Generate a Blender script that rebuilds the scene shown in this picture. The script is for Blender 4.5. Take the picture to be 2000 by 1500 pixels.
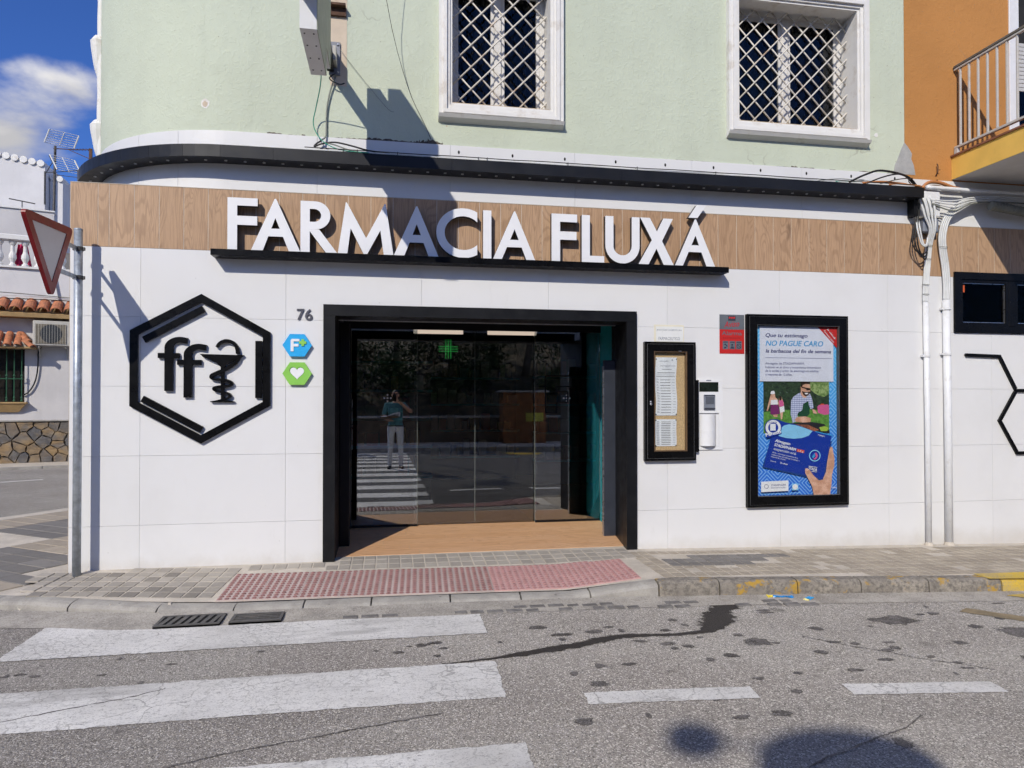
import bpy, bmesh, math, random
from mathutils import Vector, Matrix, noise as mnoise
R = math.radians
sc = bpy.context.scene
col = sc.collection
for o in list(bpy.data.objects):
    bpy.data.objects.remove(o)

# ------------------------------------------------------------------ camera
# world: pharmacy front wall is the plane y = 0, x runs along it to the right,
# z is up and 0 is the pavement at the door; the camera stands in the road.
cam_d = bpy.data.cameras.new('camera')
cam = bpy.data.objects.new('camera', cam_d)
col.objects.link(cam)
cam.location = (0, -6.38, 1.44)
cam.rotation_euler = (R(90.6), 0, R(-10))
cam_d.sensor_width = 36
cam_d.lens = 24.12
cam_d.shift_y = 0.009
cam_d.clip_start = 0.02
cam_d.clip_end = 2000
sc.camera = cam

# ------------------------------------------------------------------ sky, sun, exposure
CLOUD_AT = (25.689, 47.623, 28.890)
SUN = Vector((0.54, 1.0, -0.77)).normalized()
w = bpy.data.worlds.new('World'); sc.world = w; w.use_nodes = True
nt = w.node_tree; nt.nodes.clear()
out = nt.nodes.new('ShaderNodeOutputWorld')
bg = nt.nodes.new('ShaderNodeBackground')
sky = nt.nodes.new('ShaderNodeTexSky')
sky.sky_type = 'NISHITA'; sky.sun_disc = False
sky.sun_elevation = math.asin(-SUN.z)
sky.sun_rotation = R(208.4)
sky.altitude = 300; sky.air_density = 1.0; sky.dust_density = 0.25; sky.ozone_density = 3.0
bg.inputs[1].default_value = 0.15
# cloud over the whole sky; out-of-view part added to lighten the shade
tc = nt.nodes.new('ShaderNodeTexCoord')
def N(t, **k):
    n = nt.nodes.new(t)
    for a, b in k.items():
        setattr(n, a, b)
    return n
mp = N('ShaderNodeMapping'); mp.inputs['Scale'].default_value = (1, 1, 1.9)
mp.inputs['Location'].default_value = CLOUD_AT
nz = N('ShaderNodeTexNoise'); nz.inputs['Scale'].default_value = 3.4; nz.inputs['Detail'].default_value = 9; nz.inputs['Roughness'].default_value = 0.5
nz.inputs['Distortion'].default_value = 0.25
nt.links.new(tc.outputs['Generated'], mp.inputs[0]); nt.links.new(mp.outputs[0], nz.inputs['Vector'])
cr = N('ShaderNodeMapRange', interpolation_type='SMOOTHSTEP'); cr.inputs[1].default_value = 0.505; cr.inputs[2].default_value = 0.65
cr.inputs[3].default_value = 0; cr.inputs[4].default_value = 0.95
nt.links.new(nz.outputs['Fac'], cr.inputs[0])
nz2 = N('ShaderNodeTexNoise', noise_dimensions='4D'); nz2.inputs['W'].default_value = 3.7; nz2.inputs['Scale'].default_value = 4.0; nz2.inputs['Detail'].default_value = 6
nt.links.new(mp.outputs[0], nz2.inputs['Vector'])
cb = N('ShaderNodeMapRange'); cb.inputs[1].default_value = 0.38; cb.inputs[2].default_value = 0.66
nt.links.new(nz2.outputs['Fac'], cb.inputs[0])
cc = N('ShaderNodeMix', data_type='RGBA'); cc.inputs[6].default_value = (2.3, 2.25, 2.25, 1); cc.inputs[7].default_value = (5.7, 5.5, 5.15, 1)
nt.links.new(cb.outputs[0], cc.inputs[0])
mx = N('ShaderNodeMix', data_type='RGBA')
tint = N('ShaderNodeMix', data_type='RGBA', blend_type='MULTIPLY'); tint.inputs[0].default_value = 1; tint.inputs[7].default_value = (0.17, 0.275, 0.52, 1)
nt.links.new(sky.outputs[0], tint.inputs[6])
nt.links.new(cr.outputs[0], mx.inputs[0]); nt.links.new(tint.outputs[2], mx.inputs[6]); nt.links.new(cc.outputs[2], mx.inputs[7])
nt.links.new(mx.outputs[2], bg.inputs[0]); nt.links.new(bg.outputs[0], out.inputs[0])

sl = bpy.data.lights.new('sun', 'SUN'); sl.energy = 2.15; sl.angle = R(0.53); sl.color = (1.0, 0.935, 0.825)
so = bpy.data.objects.new('sun', sl); col.objects.link(so)
so.rotation_euler = SUN.to_track_quat('-Z', 'Y').to_euler()
so.location = (-8, -16, 14)

sc.view_settings.view_transform = 'Standard'; sc.view_settings.look = 'None'
sc.view_settings.exposure = 0.74; sc.view_settings.gamma = 1.0
sc.view_settings.use_curve_mapping = False
sc.render.engine = 'CYCLES'
sc.cycles.use_denoising = True
sc.cycles.use_adaptive_sampling = True; sc.cycles.adaptive_threshold = 0.03; sc.cycles.adaptive_min_samples = 16
sc.cycles.max_bounces = 6; sc.cycles.diffuse_bounces = 2; sc.cycles.glossy_bounces = 3
sc.cycles.transparent_max_bounces = 10; sc.cycles.transmission_bounces = 5
sc.cycles.caustics_reflective = False; sc.cycles.caustics_refractive = False
sc.render.film_transparent = False

# ------------------------------------------------------------------ mesh helpers
class MB:
    def __init__(s): s.v = []; s.f = []; s.mi = []; s.m = 0
    def add(s, vs, fs):
        n = len(s.v); s.v += [tuple(p) for p in vs]
        for f in fs: s.f.append([i + n for i in f]); s.mi.append(s.m)
        return s
    def box(s, x0, x1, y0, y1, z0, z1):
        return s.add([(x0,y0,z0),(x1,y0,z0),(x1,y1,z0),(x0,y1,z0),(x0,y0,z1),(x1,y0,z1),(x1,y1,z1),(x0,y1,z1)],
                     [(0,3,2,1),(4,5,6,7),(0,1,5,4),(1,2,6,5),(2,3,7,6),(3,0,4,7)])
    def bbox(s, x0, x1, y0, y1, z0, z1, b=0.004):
        # box with chamfered edges
        vs = []; 
        for sx, X in ((1, x0), (-1, x1)):
            for sy, Y in ((1, y0), (-1, y1)):
                for sz, Z in ((1, z0), (-1, z1)):
                    vs += [(X, Y+sy*b, Z+sz*b), (X+sx*b, Y, Z+sz*b), (X+sx*b, Y+sy*b, Z)]
        bm = bmesh.new()
        for p in vs: bm.verts.new(p)
        bmesh.ops.convex_hull(bm, input=bm.verts)
        bm.verts.index_update()
        V = [tuple(v.co) for v in bm.verts]; F = [[v.index for v in f.verts] for f in bm.faces]
        bm.free()
        return s.add(V, F)
    def hexa(s, b, t):
        return s.add(list(b) + list(t), [(0,3,2,1),(4,5,6,7),(0,1,5,4),(1,2,6,5),(2,3,7,6),(3,0,4,7)])
    def poly(s, pts, y0, y1):
        # outline in the x-z plane extruded from y0 (front) to y1 (back); pts any winding
        a = sum(pts[i][0]*pts[(i+1) % len(pts)][1] - pts[(i+1) % len(pts)][0]*pts[i][1] for i in range(len(pts)))
        if a < 0: pts = pts[::-1]
        n = len(pts)
        vs = [(x, y0, z) for x, z in pts] + [(x, y1, z) for x, z in pts]
        fs = [tuple(range(n)), tuple(range(2*n-1, n-1, -1))]
        fs += [(i, i+n, (i+1) % n + n, (i+1) % n) for i in range(n)]
        return s.add(vs, fs)
    def ringpoly(s, outer, inner, y0, y1):
        n = len(outer)
        vs = [(x, y0, z) for x, z in outer] + [(x, y0, z) for x, z in inner] + [(x, y1, z) for x, z in outer] + [(x, y1, z) for x, z in inner]
        fs = []
        for i in range(n):
            j = (i+1) % n
            fs += [(i, j, j+n, i+n), (i+2*n, i+3*n, j+3*n, j+2*n), (i, i+2*n, j+2*n, j), (i+n, j+n, j+3*n, i+3*n)]
        return s.add(vs, fs)
    def frame(s, x0, x1, z0, z1, wd, y0, y1, wb=None):
        wb = wd if wb is None else wb
        return s.ringpoly([(x0,z0),(x1,z0),(x1,z1),(x0,z1)], [(x0+wd,z0+wb),(x1-wd,z0+wb),(x1-wd,z1-wd),(x0+wd,z1-wd)], y0, y1)
    def tube(s, pts, r, n=8, cap=True):
        pts = [Vector(p) for p in pts]; m = len(pts)
        rs = r if isinstance(r, (list, tuple)) else [r]*m
        up = None; rings = []
        for i, p in enumerate(pts):
            d = (pts[min(i+1, m-1)] - pts[max(i-1, 0)])
            d = d.normalized() if d.length > 1e-9 else Vector((0,0,1))
            if up is None:
                up = Vector((0,0,1)) if abs(d.z) < 0.9 else Vector((1,0,0))
            a = d.cross(up)
            if a.length < 1e-6: a = d.orthogonal()
            a.normalize(); up = a.cross(d).normalized()
            rings.append([p + (a*math.cos(t) + up*math.sin(t))*rs[i] for t in [2*math.pi*k/n for k in range(n)]])
        vs = [q for rg in rings for q in rg]; fs = []
        for i in range(m-1):
            for k in range(n):
                fs.append((i*n+k, i*n+(k+1) % n, (i+1)*n+(k+1) % n, (i+1)*n+k))
        if cap: fs += [tuple(range(n-1, -1, -1)), tuple(range((m-1)*n, m*n))]
        return s.add(vs, fs)
    def lathe(s, c, prof, n=10, axis='z'):
        # prof: list of (radius, height)
        vs = []; m = len(prof)
        for r, h in prof:
            for k in range(n):
                t = 2*math.pi*k/n
                p = (r*math.cos(t), r*math.sin(t), h)
                if axis == 'y': p = (p[0], -p[2], p[1])
                if axis == 'x': p = (p[2], p[0], p[1])
                vs.append((c[0]+p[0], c[1]+p[1], c[2]+p[2]))
        fs = [(i*n+k, i*n+(k+1) % n, (i+1)*n+(k+1) % n, (i+1)*n+k) for i in range(m-1) for k in range(n)]
        fs += [tuple(range(n-1, -1, -1)), tuple(range((m-1)*n, m*n))]
        return s.add(vs, fs)
    def grid(s, fn, nu, nv):
        vs = [fn(i/nu, j/nv) for j in range(nv+1) for i in range(nu+1)]
        fs = [(j*(nu+1)+i, j*(nu+1)+i+1, (j+1)*(nu+1)+i+1, (j+1)*(nu+1)+i) for j in range(nv) for i in range(nu)]
        return s.add(vs, fs)
    def mesh(s, name, mats, smooth=False):
        me = bpy.data.meshes.new(name); me.from_pydata(s.v, [], s.f)
        for m in (mats if isinstance(mats, (list, tuple)) else [mats]): me.materials.append(m)
        if any(s.mi): me.polygons.foreach_set('material_index', s.mi)
        if smooth: me.polygons.foreach_set('use_smooth', [True]*len(me.polygons))
        me.update(); return me
    def build(s, name, mats, parent=None, smooth=False, **k):
        o = bpy.data.objects.new(name, s.mesh(name, mats, smooth)); col.objects.link(o)
        o.parent = parent
        return tag(o, **k)

def tag(o, label=None, cat=None, group=None, kind=None):
    if label: o['label'] = label
    if cat: o['category'] = cat
    if group: o['group'] = group
    if kind: o['kind'] = kind
    return o
def empty(name, loc=(0,0,0), rz=0, **k):
    o = bpy.data.objects.new(name, None); col.objects.link(o)
    o.location = loc; o.rotation_euler.z = rz; o.empty_display_size = 0.2
    return tag(o, **k)
def inst(name, me, loc, parent=None, rot=(0,0,0), scale=None, **k):
    o = bpy.data.objects.new(name, me); col.objects.link(o); o.location = loc; o.rotation_euler = rot
    if scale: o.scale = scale
    o.parent = parent
    return tag(o, **k)
def sub_rect(r, holes):
    out = [r]
    for h in holes:
        nx = []
        for a in out:
            x0, x1, z0, z1 = a
            if h[0] >= x1 or h[1] <= x0 or h[2] >= z1 or h[3] <= z0: nx.append(a); continue
            if h[0] > x0: nx.append((x0, h[0], z0, z1))
            if h[1] < x1: nx.append((h[1], x1, z0, z1))
            a0, a1 = max(x0, h[0]), min(x1, h[1])
            if h[2] > z0: nx.append((a0, a1, z0, h[2]))
            if h[3] < z1: nx.append((a0, a1, h[3], z1))
        out = nx
    return out
def lerp(a, b, t): return a + (b-a)*t
def clamp(x, a=0., b=1.): return max(a, min(b, x))
def sstep(a, b, x):
    t = clamp((x-a)/(b-a)); return t*t*(3-2*t)
def interp(tab, x):
    if x <= tab[0][0]: return tab[0][1]
    for (a, fa), (b, fb) in zip(tab, tab[1:]):
        if x <= b: return lerp(fa, fb, (x-a)/(b-a))
    return tab[-1][1]
def sag(a, b, drop, n=8):
    a, b = Vector(a), Vector(b)
    return [a.lerp(b, i/n) - Vector((0,0,drop*4*(i/n)*(1-i/n))) for i in range(n+1)]
def smoothpath(pts, n=6):
    pts = [Vector(p) for p in pts]; P = [pts[0]] + pts + [pts[-1]]; out = []
    for i in range(1, len(P)-2):
        p0, p1, p2, p3 = P[i-1:i+3]
        for k in range(n):
            t = k/n
            out.append(0.5*((2*p1) + (p2-p0)*t + (2*p0-5*p1+4*p2-p3)*t*t + (3*p1-p0-3*p2+p3)*t**3))
    out.append(pts[-1]); return out

# ------------------------------------------------------------------ materials
def lin(r, g, b):
    f = lambda c: ((c/255+0.055)/1.055)**2.4 if c > 10 else c/255/12.92
    return (f(r), f(g), f(b))
class MT:
    """small wrapper round a node material"""
    def __init__(s, name):
        s.m = bpy.data.materials.new(name); s.m.use_nodes = True
        s.t = s.m.node_tree; s.b = s.t.nodes['Principled BSDF']; s.o = s.t.nodes['Material Output']
        s.tc = s.n('ShaderNodeTexCoord')
    def n(s, ty, **k):
        x = s.t.nodes.new(ty)
        for a, b in k.items(): setattr(x, a, b)
        return x
    def l(s, a, b): s.t.links.new(a, b)
    def noise(s, scale, detail=4, rough=0.55, vec=None, stretch=None, dist=0.0):
        x = s.n('ShaderNodeTexNoise'); x.inputs['Scale'].default_value = scale; x.inputs['Detail'].default_value = min(detail, 4)
        x.inputs['Roughness'].default_value = rough; x.inputs['Distortion'].default_value = dist
        v = vec or s.tc.outputs['Object']
        if stretch:
            mpn = s.n('ShaderNodeMapping'); mpn.inputs['Scale'].default_value = stretch; s.l(v, mpn.inputs[0]); v = mpn.outputs[0]
        s.l(v, x.inputs['Vector']); return x.outputs['Fac']
    def voro(s, scale, feature='F1', vec=None, stretch=None, rnd=1.0):
        x = s.n('ShaderNodeTexVoronoi', feature=feature); x.inputs['Scale'].default_value = scale
        x.inputs['Randomness'].default_value = rnd
        v = vec or s.tc.outputs['Object']
        if stretch:
            mpn = s.n('ShaderNodeMapping'); mpn.inputs['Scale'].default_value = stretch; s.l(v, mpn.inputs[0]); v = mpn.outputs[0]
        s.l(v, x.inputs['Vector']); return x
    def ramp(s, fac, a, b, va=0.0, vb=1.0, smooth=True):
        x = s.n('ShaderNodeMapRange')
        if smooth: x.interpolation_type = 'SMOOTHSTEP'
        x.inputs[1].default_value = a; x.inputs[2].default_value = b; x.inputs[3].default_value = va; x.inputs[4].default_value = vb
        s.l(fac, x.inputs[0]); return x.outputs[0]
    def mix(s, fac, a, b, mode='MIX'):
        x = s.n('ShaderNodeMix', data_type='RGBA', blend_type=mode)
        for sock, val in ((0, fac), (6, a), (7, b)):
            if isinstance(val, (int, float)): x.inputs[sock].default_value = val
            elif isinstance(val, tuple): x.inputs[sock].default_value = (*val[:3], 1)
            else: s.l(val, x.inputs[sock])
        return x.outputs[2]
    def math(s, op, a, b=0.0):
        x = s.n('ShaderNodeMath', operation=op)
        for i, val in enumerate((a, b)):
            if isinstance(val, (int, float)): x.inputs[i].default_value = val
            else: s.l(val, x.inputs[i])
        return x.outputs[0]
    def color(s, c):
        if isinstance(c, tuple): s.b.inputs['Base Color'].default_value = (*c[:3], 1)
        else: s.l(c, s.b.inputs['Base Color'])
        return s
    def rough(s, r):
        if isinstance(r, (int, float)): s.b.inputs['Roughness'].default_value = r
        else: s.l(r, s.b.inputs['Roughness'])
        return s
    def spec(s, v): s.b.inputs['Specular IOR Level'].default_value = v; return s
    def metal(s, v): s.b.inputs['Metallic'].default_value = v; return s
    def bump(s, h, strength=0.3, dist=0.01):
        x = s.n('ShaderNodeBump'); x.inputs['Strength'].default_value = strength; x.inputs['Distance'].default_value = dist
        s.l(h, x.inputs['Height']); s.l(x.outputs[0], s.b.inputs['Normal']); return s
    def rnd(s):
        return s.n('ShaderNodeObjectInfo').outputs['Random']

def simple(name, c, rough=0.5, var=0.12, scale=6.0, spec=0.4, metal=0.0, bump=0.0, bscale=60.0, dirt=None):
    m = MT(name)
    f = m.noise(scale, 5)
    hi = tuple(min(1, x*(1+var)) for x in c); lo = tuple(x*(1-var) for x in c)
    colr = m.mix(m.ramp(f, 0.3, 0.7), lo, hi)
    if dirt:
        d = m.ramp(m.noise(dirt[1], 6, 0.65), 0.52, 0.72, 0, dirt[2])
        colr = m.mix(d, colr, dirt[0])
    m.color(colr).rough(m.ramp(m.noise(scale*2.3, 3), 0.2, 0.8, max(0.02, rough-0.08), min(1, rough+0.08))).spec(spec).metal(metal)
    if bump: m.bump(m.noise(bscale, 4), bump, 0.004)
    return m.m

M = {}
def whitetile():
    m = MT('white_tile'); c0 = (0.745, 0.745, 0.742)
    c = m.mix(m.rnd(), tuple(x*0.972 for x in c0), c0)
    c = m.mix(m.ramp(m.noise(1.3, 6, 0.62), 0.48, 0.72, 0, 0.35), c, (0.655, 0.65, 0.64))
    c = m.mix(m.ramp(m.noise(9, 5, 0.7, None, (1, 1, 0.25)), 0.60, 0.78, 0, 0.25), c, (0.60, 0.585, 0.565))
    sep = m.n('ShaderNodeSeparateXYZ'); m.l(m.tc.outputs['Object'], sep.inputs[0])
    low = m.ramp(m.math('ADD', sep.outputs[2], m.math('MULTIPLY', m.noise(5, 5, 0.65), 0.22)), 0.02, 0.24, 0.55, 0)   # splashed dirt at the foot of the wall
    c = m.mix(low, c, (0.50, 0.46, 0.40))
    c = m.mix(m.ramp(m.voro(5.0).outputs['Distance'], 0.02, 0.035, 0.35, 0), c, (0.40, 0.38, 0.36))
    m.color(c).rough(m.ramp(m.noise(4, 3), 0.2, 0.8, 0.28, 0.42)).spec(0.4); return m.m
M['white_tile'] = whitetile()
M['grout'] = simple('grout', (0.745, 0.74, 0.735), 0.9, 0.1)
M['black_metal'] = simple('black_metal', (0.008, 0.0085, 0.010), 0.45, 0.2, 3, 0.22, dirt=((0.03, 0.029, 0.028), 9, 0.2))
M['fascia_metal'] = simple('fascia_metal', (0.010, 0.011, 0.014), 0.42, 0.2, 3, 0.3)
M['black_gloss'] = simple('black_gloss', (0.0045, 0.0045, 0.005), 0.3, 0.2, 4, 0.15)
M['letter_white'] = simple('letter_white', (0.80, 0.805, 0.82), 0.38, 0.02, 5, 0.35)
M['letter_side'] = simple('letter_side', (0.05, 0.05, 0.055), 0.5, 0.1)
M['white_paint'] = simple('white_paint', (0.76, 0.75, 0.72), 0.55, 0.04, 5, 0.35, bump=0.15, bscale=40, dirt=((0.46, 0.40, 0.32), 5, 0.5))
M['white_wood'] = simple('white_wood', (0.70, 0.68, 0.65), 0.5, 0.05, 6, dirt=((0.4, 0.36, 0.3), 8, 0.4))
M['sill_ochre'] = simple('sill_ochre', (0.50, 0.39, 0.25), 0.8, 0.2, 10)
M['grille'] = simple('grille_paint', (0.72, 0.68, 0.61), 0.5, 0.05, 10, dirt=((0.33, 0.17, 0.07), 6, 0.75))
M['galv'] = simple('galvanised', (0.42, 0.46, 0.50), 0.45, 0.18, 22, 0.5, metal=0.55, bump=0.1, bscale=80, dirt=((0.25, 0.26, 0.27), 14, 0.4))
M['red'] = simple('sign_red', (0.22, 0.014, 0.018), 0.4, 0.12, 9, dirt=((0.12, 0.02, 0.02), 12, 0.4))
M['sign_white'] = simple('sign_white', (0.62, 0.60, 0.60), 0.45, 0.03)
M['pvc'] = simple('white_conduit', (0.76, 0.77, 0.78), 0.4, 0.04, 8, dirt=((0.45, 0.42, 0.38), 9, 0.35))
M['cable_white'] = simple('cable_white', (0.68, 0.69, 0.68), 0.5, 0.06, 10, dirt=((0.35, 0.33, 0.28), 7, 0.3))
M['cable_black'] = simple('cable_black', (0.012, 0.012, 0.013), 0.5, 0.2)
M['cable_green'] = simple('cable_green', (0.04, 0.30, 0.20), 0.5, 0.1)
M['cable_orange'] = simple('cable_orange', (0.42, 0.17, 0.06), 0.55, 0.15)
M['cable_grey'] = simple('cable_grey', (0.22, 0.23, 0.20), 0.6, 0.15)
M['blue_badge'] = simple('blue_badge', (0.03, 0.40, 0.80), 0.35, 0.03)
M['green_badge'] = simple('green_badge', (0.26, 0.58, 0.10), 0.35, 0.03)
M['grey_plate'] = simple('grey_plate', (0.13, 0.145, 0.165), 0.42, 0.1, 5)
M['steel'] = simple('steel', (0.5, 0.5, 0.52), 0.3, 0.08, 9, 0.5, metal=0.9)
M['teal'] = simple('teal_paint', (0.010, 0.33, 0.40), 0.4, 0.05)
M['cork'] = simple('cork', (0.52, 0.37, 0.20), 0.9, 0.25, 90, bump=0.3, bscale=160)
M['paper'] = simple('paper', (0.70, 0.73, 0.77), 0.85, 0.04, 14)
M['card'] = simple('card', (0.74, 0.75, 0.73), 0.7, 0.03)
M['card_edge'] = simple('card_edge', (0.74, 0.70, 0.56), 0.7, 0.05)
M['ink'] = simple('ink', (0.04, 0.045, 0.06), 0.8, 0.1)
M['ink_grey'] = simple('ink_grey', (0.20, 0.22, 0.27), 0.8, 0.1)
M['intercom_grey'] = simple('intercom_grey', (0.20, 0.22, 0.26), 0.4, 0.1)
M['white_plastic'] = simple('white_plastic', (0.76, 0.765, 0.77), 0.32, 0.02)
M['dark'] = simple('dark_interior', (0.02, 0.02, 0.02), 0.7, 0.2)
M['yellow_slab'] = simple('yellow_slab', (0.80, 0.50, 0.11), 0.85, 0.06, 4, bump=0.3, bscale=30, dirt=((0.5, 0.3, 0.08), 3, 0.3))
M['terracotta_edge'] = simple('terracotta_edge', (0.22, 0.09, 0.05), 0.8, 0.15)
M['soffit'] = simple('soffit_white', (0.55, 0.54, 0.53), 0.85, 0.05)
M['rail'] = simple('rail_paint', (0.52, 0.50, 0.47), 0.45, 0.06, 9, dirt=((0.3, 0.24, 0.18), 9, 0.4))
M['rail_dark'] = simple('rail_dark', (0.13, 0.12, 0.105), 0.5, 0.1)
M['alu'] = simple('aluminium', (0.55, 0.55, 0.56), 0.35, 0.05, 9, 0.5, metal=0.6)
M['shutter'] = simple('shutter', (0.55, 0.55, 0.54), 0.5, 0.05)
M['clay'] = simple('clay_tile', (0.46, 0.175, 0.085), 0.8, 0.22, 9, bump=0.3, bscale=50, dirt=((0.25, 0.14, 0.09), 7, 0.6))
M['beige'] = simple('beige_stone', (0.42, 0.28, 0.13), 0.85, 0.1, 8, bump=0.2)
M['green_iron'] = simple('green_iron', (0.025, 0.10, 0.05), 0.45, 0.15)
M['ac'] = simple('ac_casing', (0.50, 0.48, 0.43), 0.5, 0.05, 5, dirt=((0.3, 0.27, 0.22), 8, 0.4))
M['pink_cloth'] = simple('pink_cloth', (0.55, 0.03, 0.11), 0.9, 0.15)
M['white_cloth'] = simple('white_cloth', (0.65, 0.66, 0.70), 0.9, 0.1)
M['rust'] = simple('rust', (0.10, 0.05, 0.03), 0.8, 0.3, 20)
M['iron'] = simple('cast_iron', (0.075, 0.072, 0.07), 0.55, 0.2, 15, 0.4, metal=0.2, bump=0.2, dirt=((0.16, 0.14, 0.12), 9, 0.6))
M['hole'] = simple('hole_shade', (0.006, 0.006, 0.006), 0.9, 0.1)
M['navy'] = simple('curtain_navy', (0.010, 0.014, 0.030), 0.8, 0.5, 14)
M['red_plate'] = simple('red_plate', (0.50, 0.022, 0.02), 0.4, 0.05)
M['bare_cream'] = simple('cream_board', (0.62, 0.52, 0.40), 0.8, 0.07, 8, dirt=((0.35, 0.25, 0.16), 5, 0.4))  # cream tone of the bare render strip and scar
def flat(name, c, rough=0.6): return simple(name, c, rough, 0.03, 10, 0.3)

# oak-look porcelain plank: grain runs along the plank (local z for cladding, x for the floor)
def wood(name, axis, base, dark, light):
    m = MT(name); g = m.tc.outputs['Object']
    add = m.n('ShaderNodeVectorMath', operation='ADD'); m.l(g, add.inputs[0])
    r = m.n('ShaderNodeVectorMath', operation='SCALE'); r.inputs[0].default_value = (37., 53., 71.); m.l(m.rnd(), r.inputs['Scale']); m.l(r.outputs[0], add.inputs[1])
    v = add.outputs[0]
    st = (1, 1, 0.13) if axis == 'z' else (0.13, 1, 1)
    big = m.noise(5.5, 2, 0.4, v, (1, 1, 0.16) if axis == 'z' else (0.16, 1, 1), 0.5)
    rings = m.n('ShaderNodeMath', operation='SINE'); m.l(m.math('MULTIPLY', big, 120), rings.inputs[0])
    fine = m.noise(150, 4, 0.7, v, (1, 1, 0.035) if axis == 'z' else (0.035, 1, 1))
    knots = m.ramp(m.noise(5, 2, 0.5, v, (1, 1, 0.5) if axis == 'z' else (0.5, 1, 1)), 0.70, 0.80)
    tone = m.ramp(m.rnd(), 0, 1, 0.0, 0.5)
    c = m.mix(tone, base, light)
    c = m.mix(m.ramp(rings.outputs[0], 0.1, 1.0, 0, 0.38), c, dark)
    c = m.mix(m.ramp(fine, 0.42, 0.7, 0, 0.55), c, dark)
    c = m.mix(m.math('MULTIPLY', knots, 0.7), c, tuple(x*0.6 for x in dark))
    haze = m.ramp(m.noise(1.6, 5, 0.6), 0.58, 0.76, 0, 0.2)     # cement haze left on the tiles
    c = m.mix(haze, c, (0.56, 0.52, 0.48))
    m.color(c).rough(0.5).spec(0.35); m.bump(fine, 0.15, 0.002)
    return m.m
M['wood'] = wood('oak_tile', 'z', (0.46, 0.295, 0.175), (0.24, 0.14, 0.08), (0.54, 0.36, 0.225))
M['deck'] = wood('oak_floor_tile', 'x', (0.70, 0.41, 0.215), (0.46, 0.24, 0.115), (0.78, 0.49, 0.285))

# painted render with cracks and flaking
def plaster(name, base, var, flake=(0.52, 0.36, 0.24), crack=0.55, flk=0.9):
    m = MT(name)
    a = m.mix(m.ramp(m.noise(0.9, 5, 0.6), 0.35, 0.68), tuple(x*(1-var) for x in base), tuple(x*(1+var*0.5) for x in base))
    a = m.mix(m.ramp(m.noise(7, 5, 0.6), 0.55, 0.8, 0, 0.25), a, tuple(x*0.82 for x in base))
    wob = m.n('ShaderNodeVectorMath', operation='ADD'); nv = m.n('ShaderNodeTexNoise'); nv.inputs['Scale'].default_value = 3.0; nv.inputs['Detail'].default_value = 5
    m.l(m.tc.outputs['Object'], nv.inputs['Vector'])
    scn = m.n('ShaderNodeVectorMath', operation='SCALE'); scn.inputs['Scale'].default_value = 0.35; m.l(nv.outputs['Color'], scn.inputs[0])
    m.l(m.tc.outputs['Object'], wob.inputs[0]); m.l(scn.outputs[0], wob.inputs[1])
    vo = m.voro(1.1, 'DISTANCE_TO_EDGE', wob.outputs[0])
    line = m.ramp(vo.outputs['Distance'], 0.0, 0.009, 1, 0)
    gate = m.ramp(m.noise(0.75, 3), 0.55, 0.66)
    ck = m.math('MULTIPLY', m.math('MULTIPLY', line, gate), crack)
    a = m.mix(ck, a, (0.22, 0.20, 0.16))
    st_ = m.ramp(m.noise(2.2, 5, 0.6, None, (1, 1, 0.12)), 0.52, 0.74, 0, 0.22)
    a = m.mix(st_, a, tuple(x*0.72 for x in base))
    fl = m.ramp(m.noise(3.2, 7, 0.62), 0.735, 0.752, 0, flk)
    a = m.mix(fl, a, flake)
    pits = m.ramp(m.voro(9.0).outputs['Distance'], 0.035, 0.05, 0.6, 0)
    a = m.mix(pits, a, (0.2, 0.18, 0.14))
    m.color(a).rough(0.85).spec(0.2)
    h = m.math('ADD', m.noise(14, 6, 0.6), m.math('MULTIPLY', m.math('ADD', ck, fl), -0.8))
    h = m.math('ADD', h, m.math('MULTIPLY', m.ramp(m.noise(26, 3, 0.5, None, (1, 1, 0.8), 1.2), 0.5, 0.62), 0.35))
    m.bump(h, 0.32, 0.012)
    return m.m
M['green_render'] = plaster('green_render', (0.575, 0.625, 0.50), 0.05)
M['orange_render'] = plaster('orange_render', (0.50, 0.235, 0.075), 0.08, (0.36, 0.2, 0.1), 0.3, 0.2)
M['white_render'] = plaster('white_render', (0.70, 0.69, 0.69), 0.07, (0.5, 0.47, 0.43), 0.25, 0.4)
M['house_wall'] = plaster('house_wall', (0.62, 0.60, 0.59), 0.08, (0.5, 0.47, 0.43), 0.25, 0.4)

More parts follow.
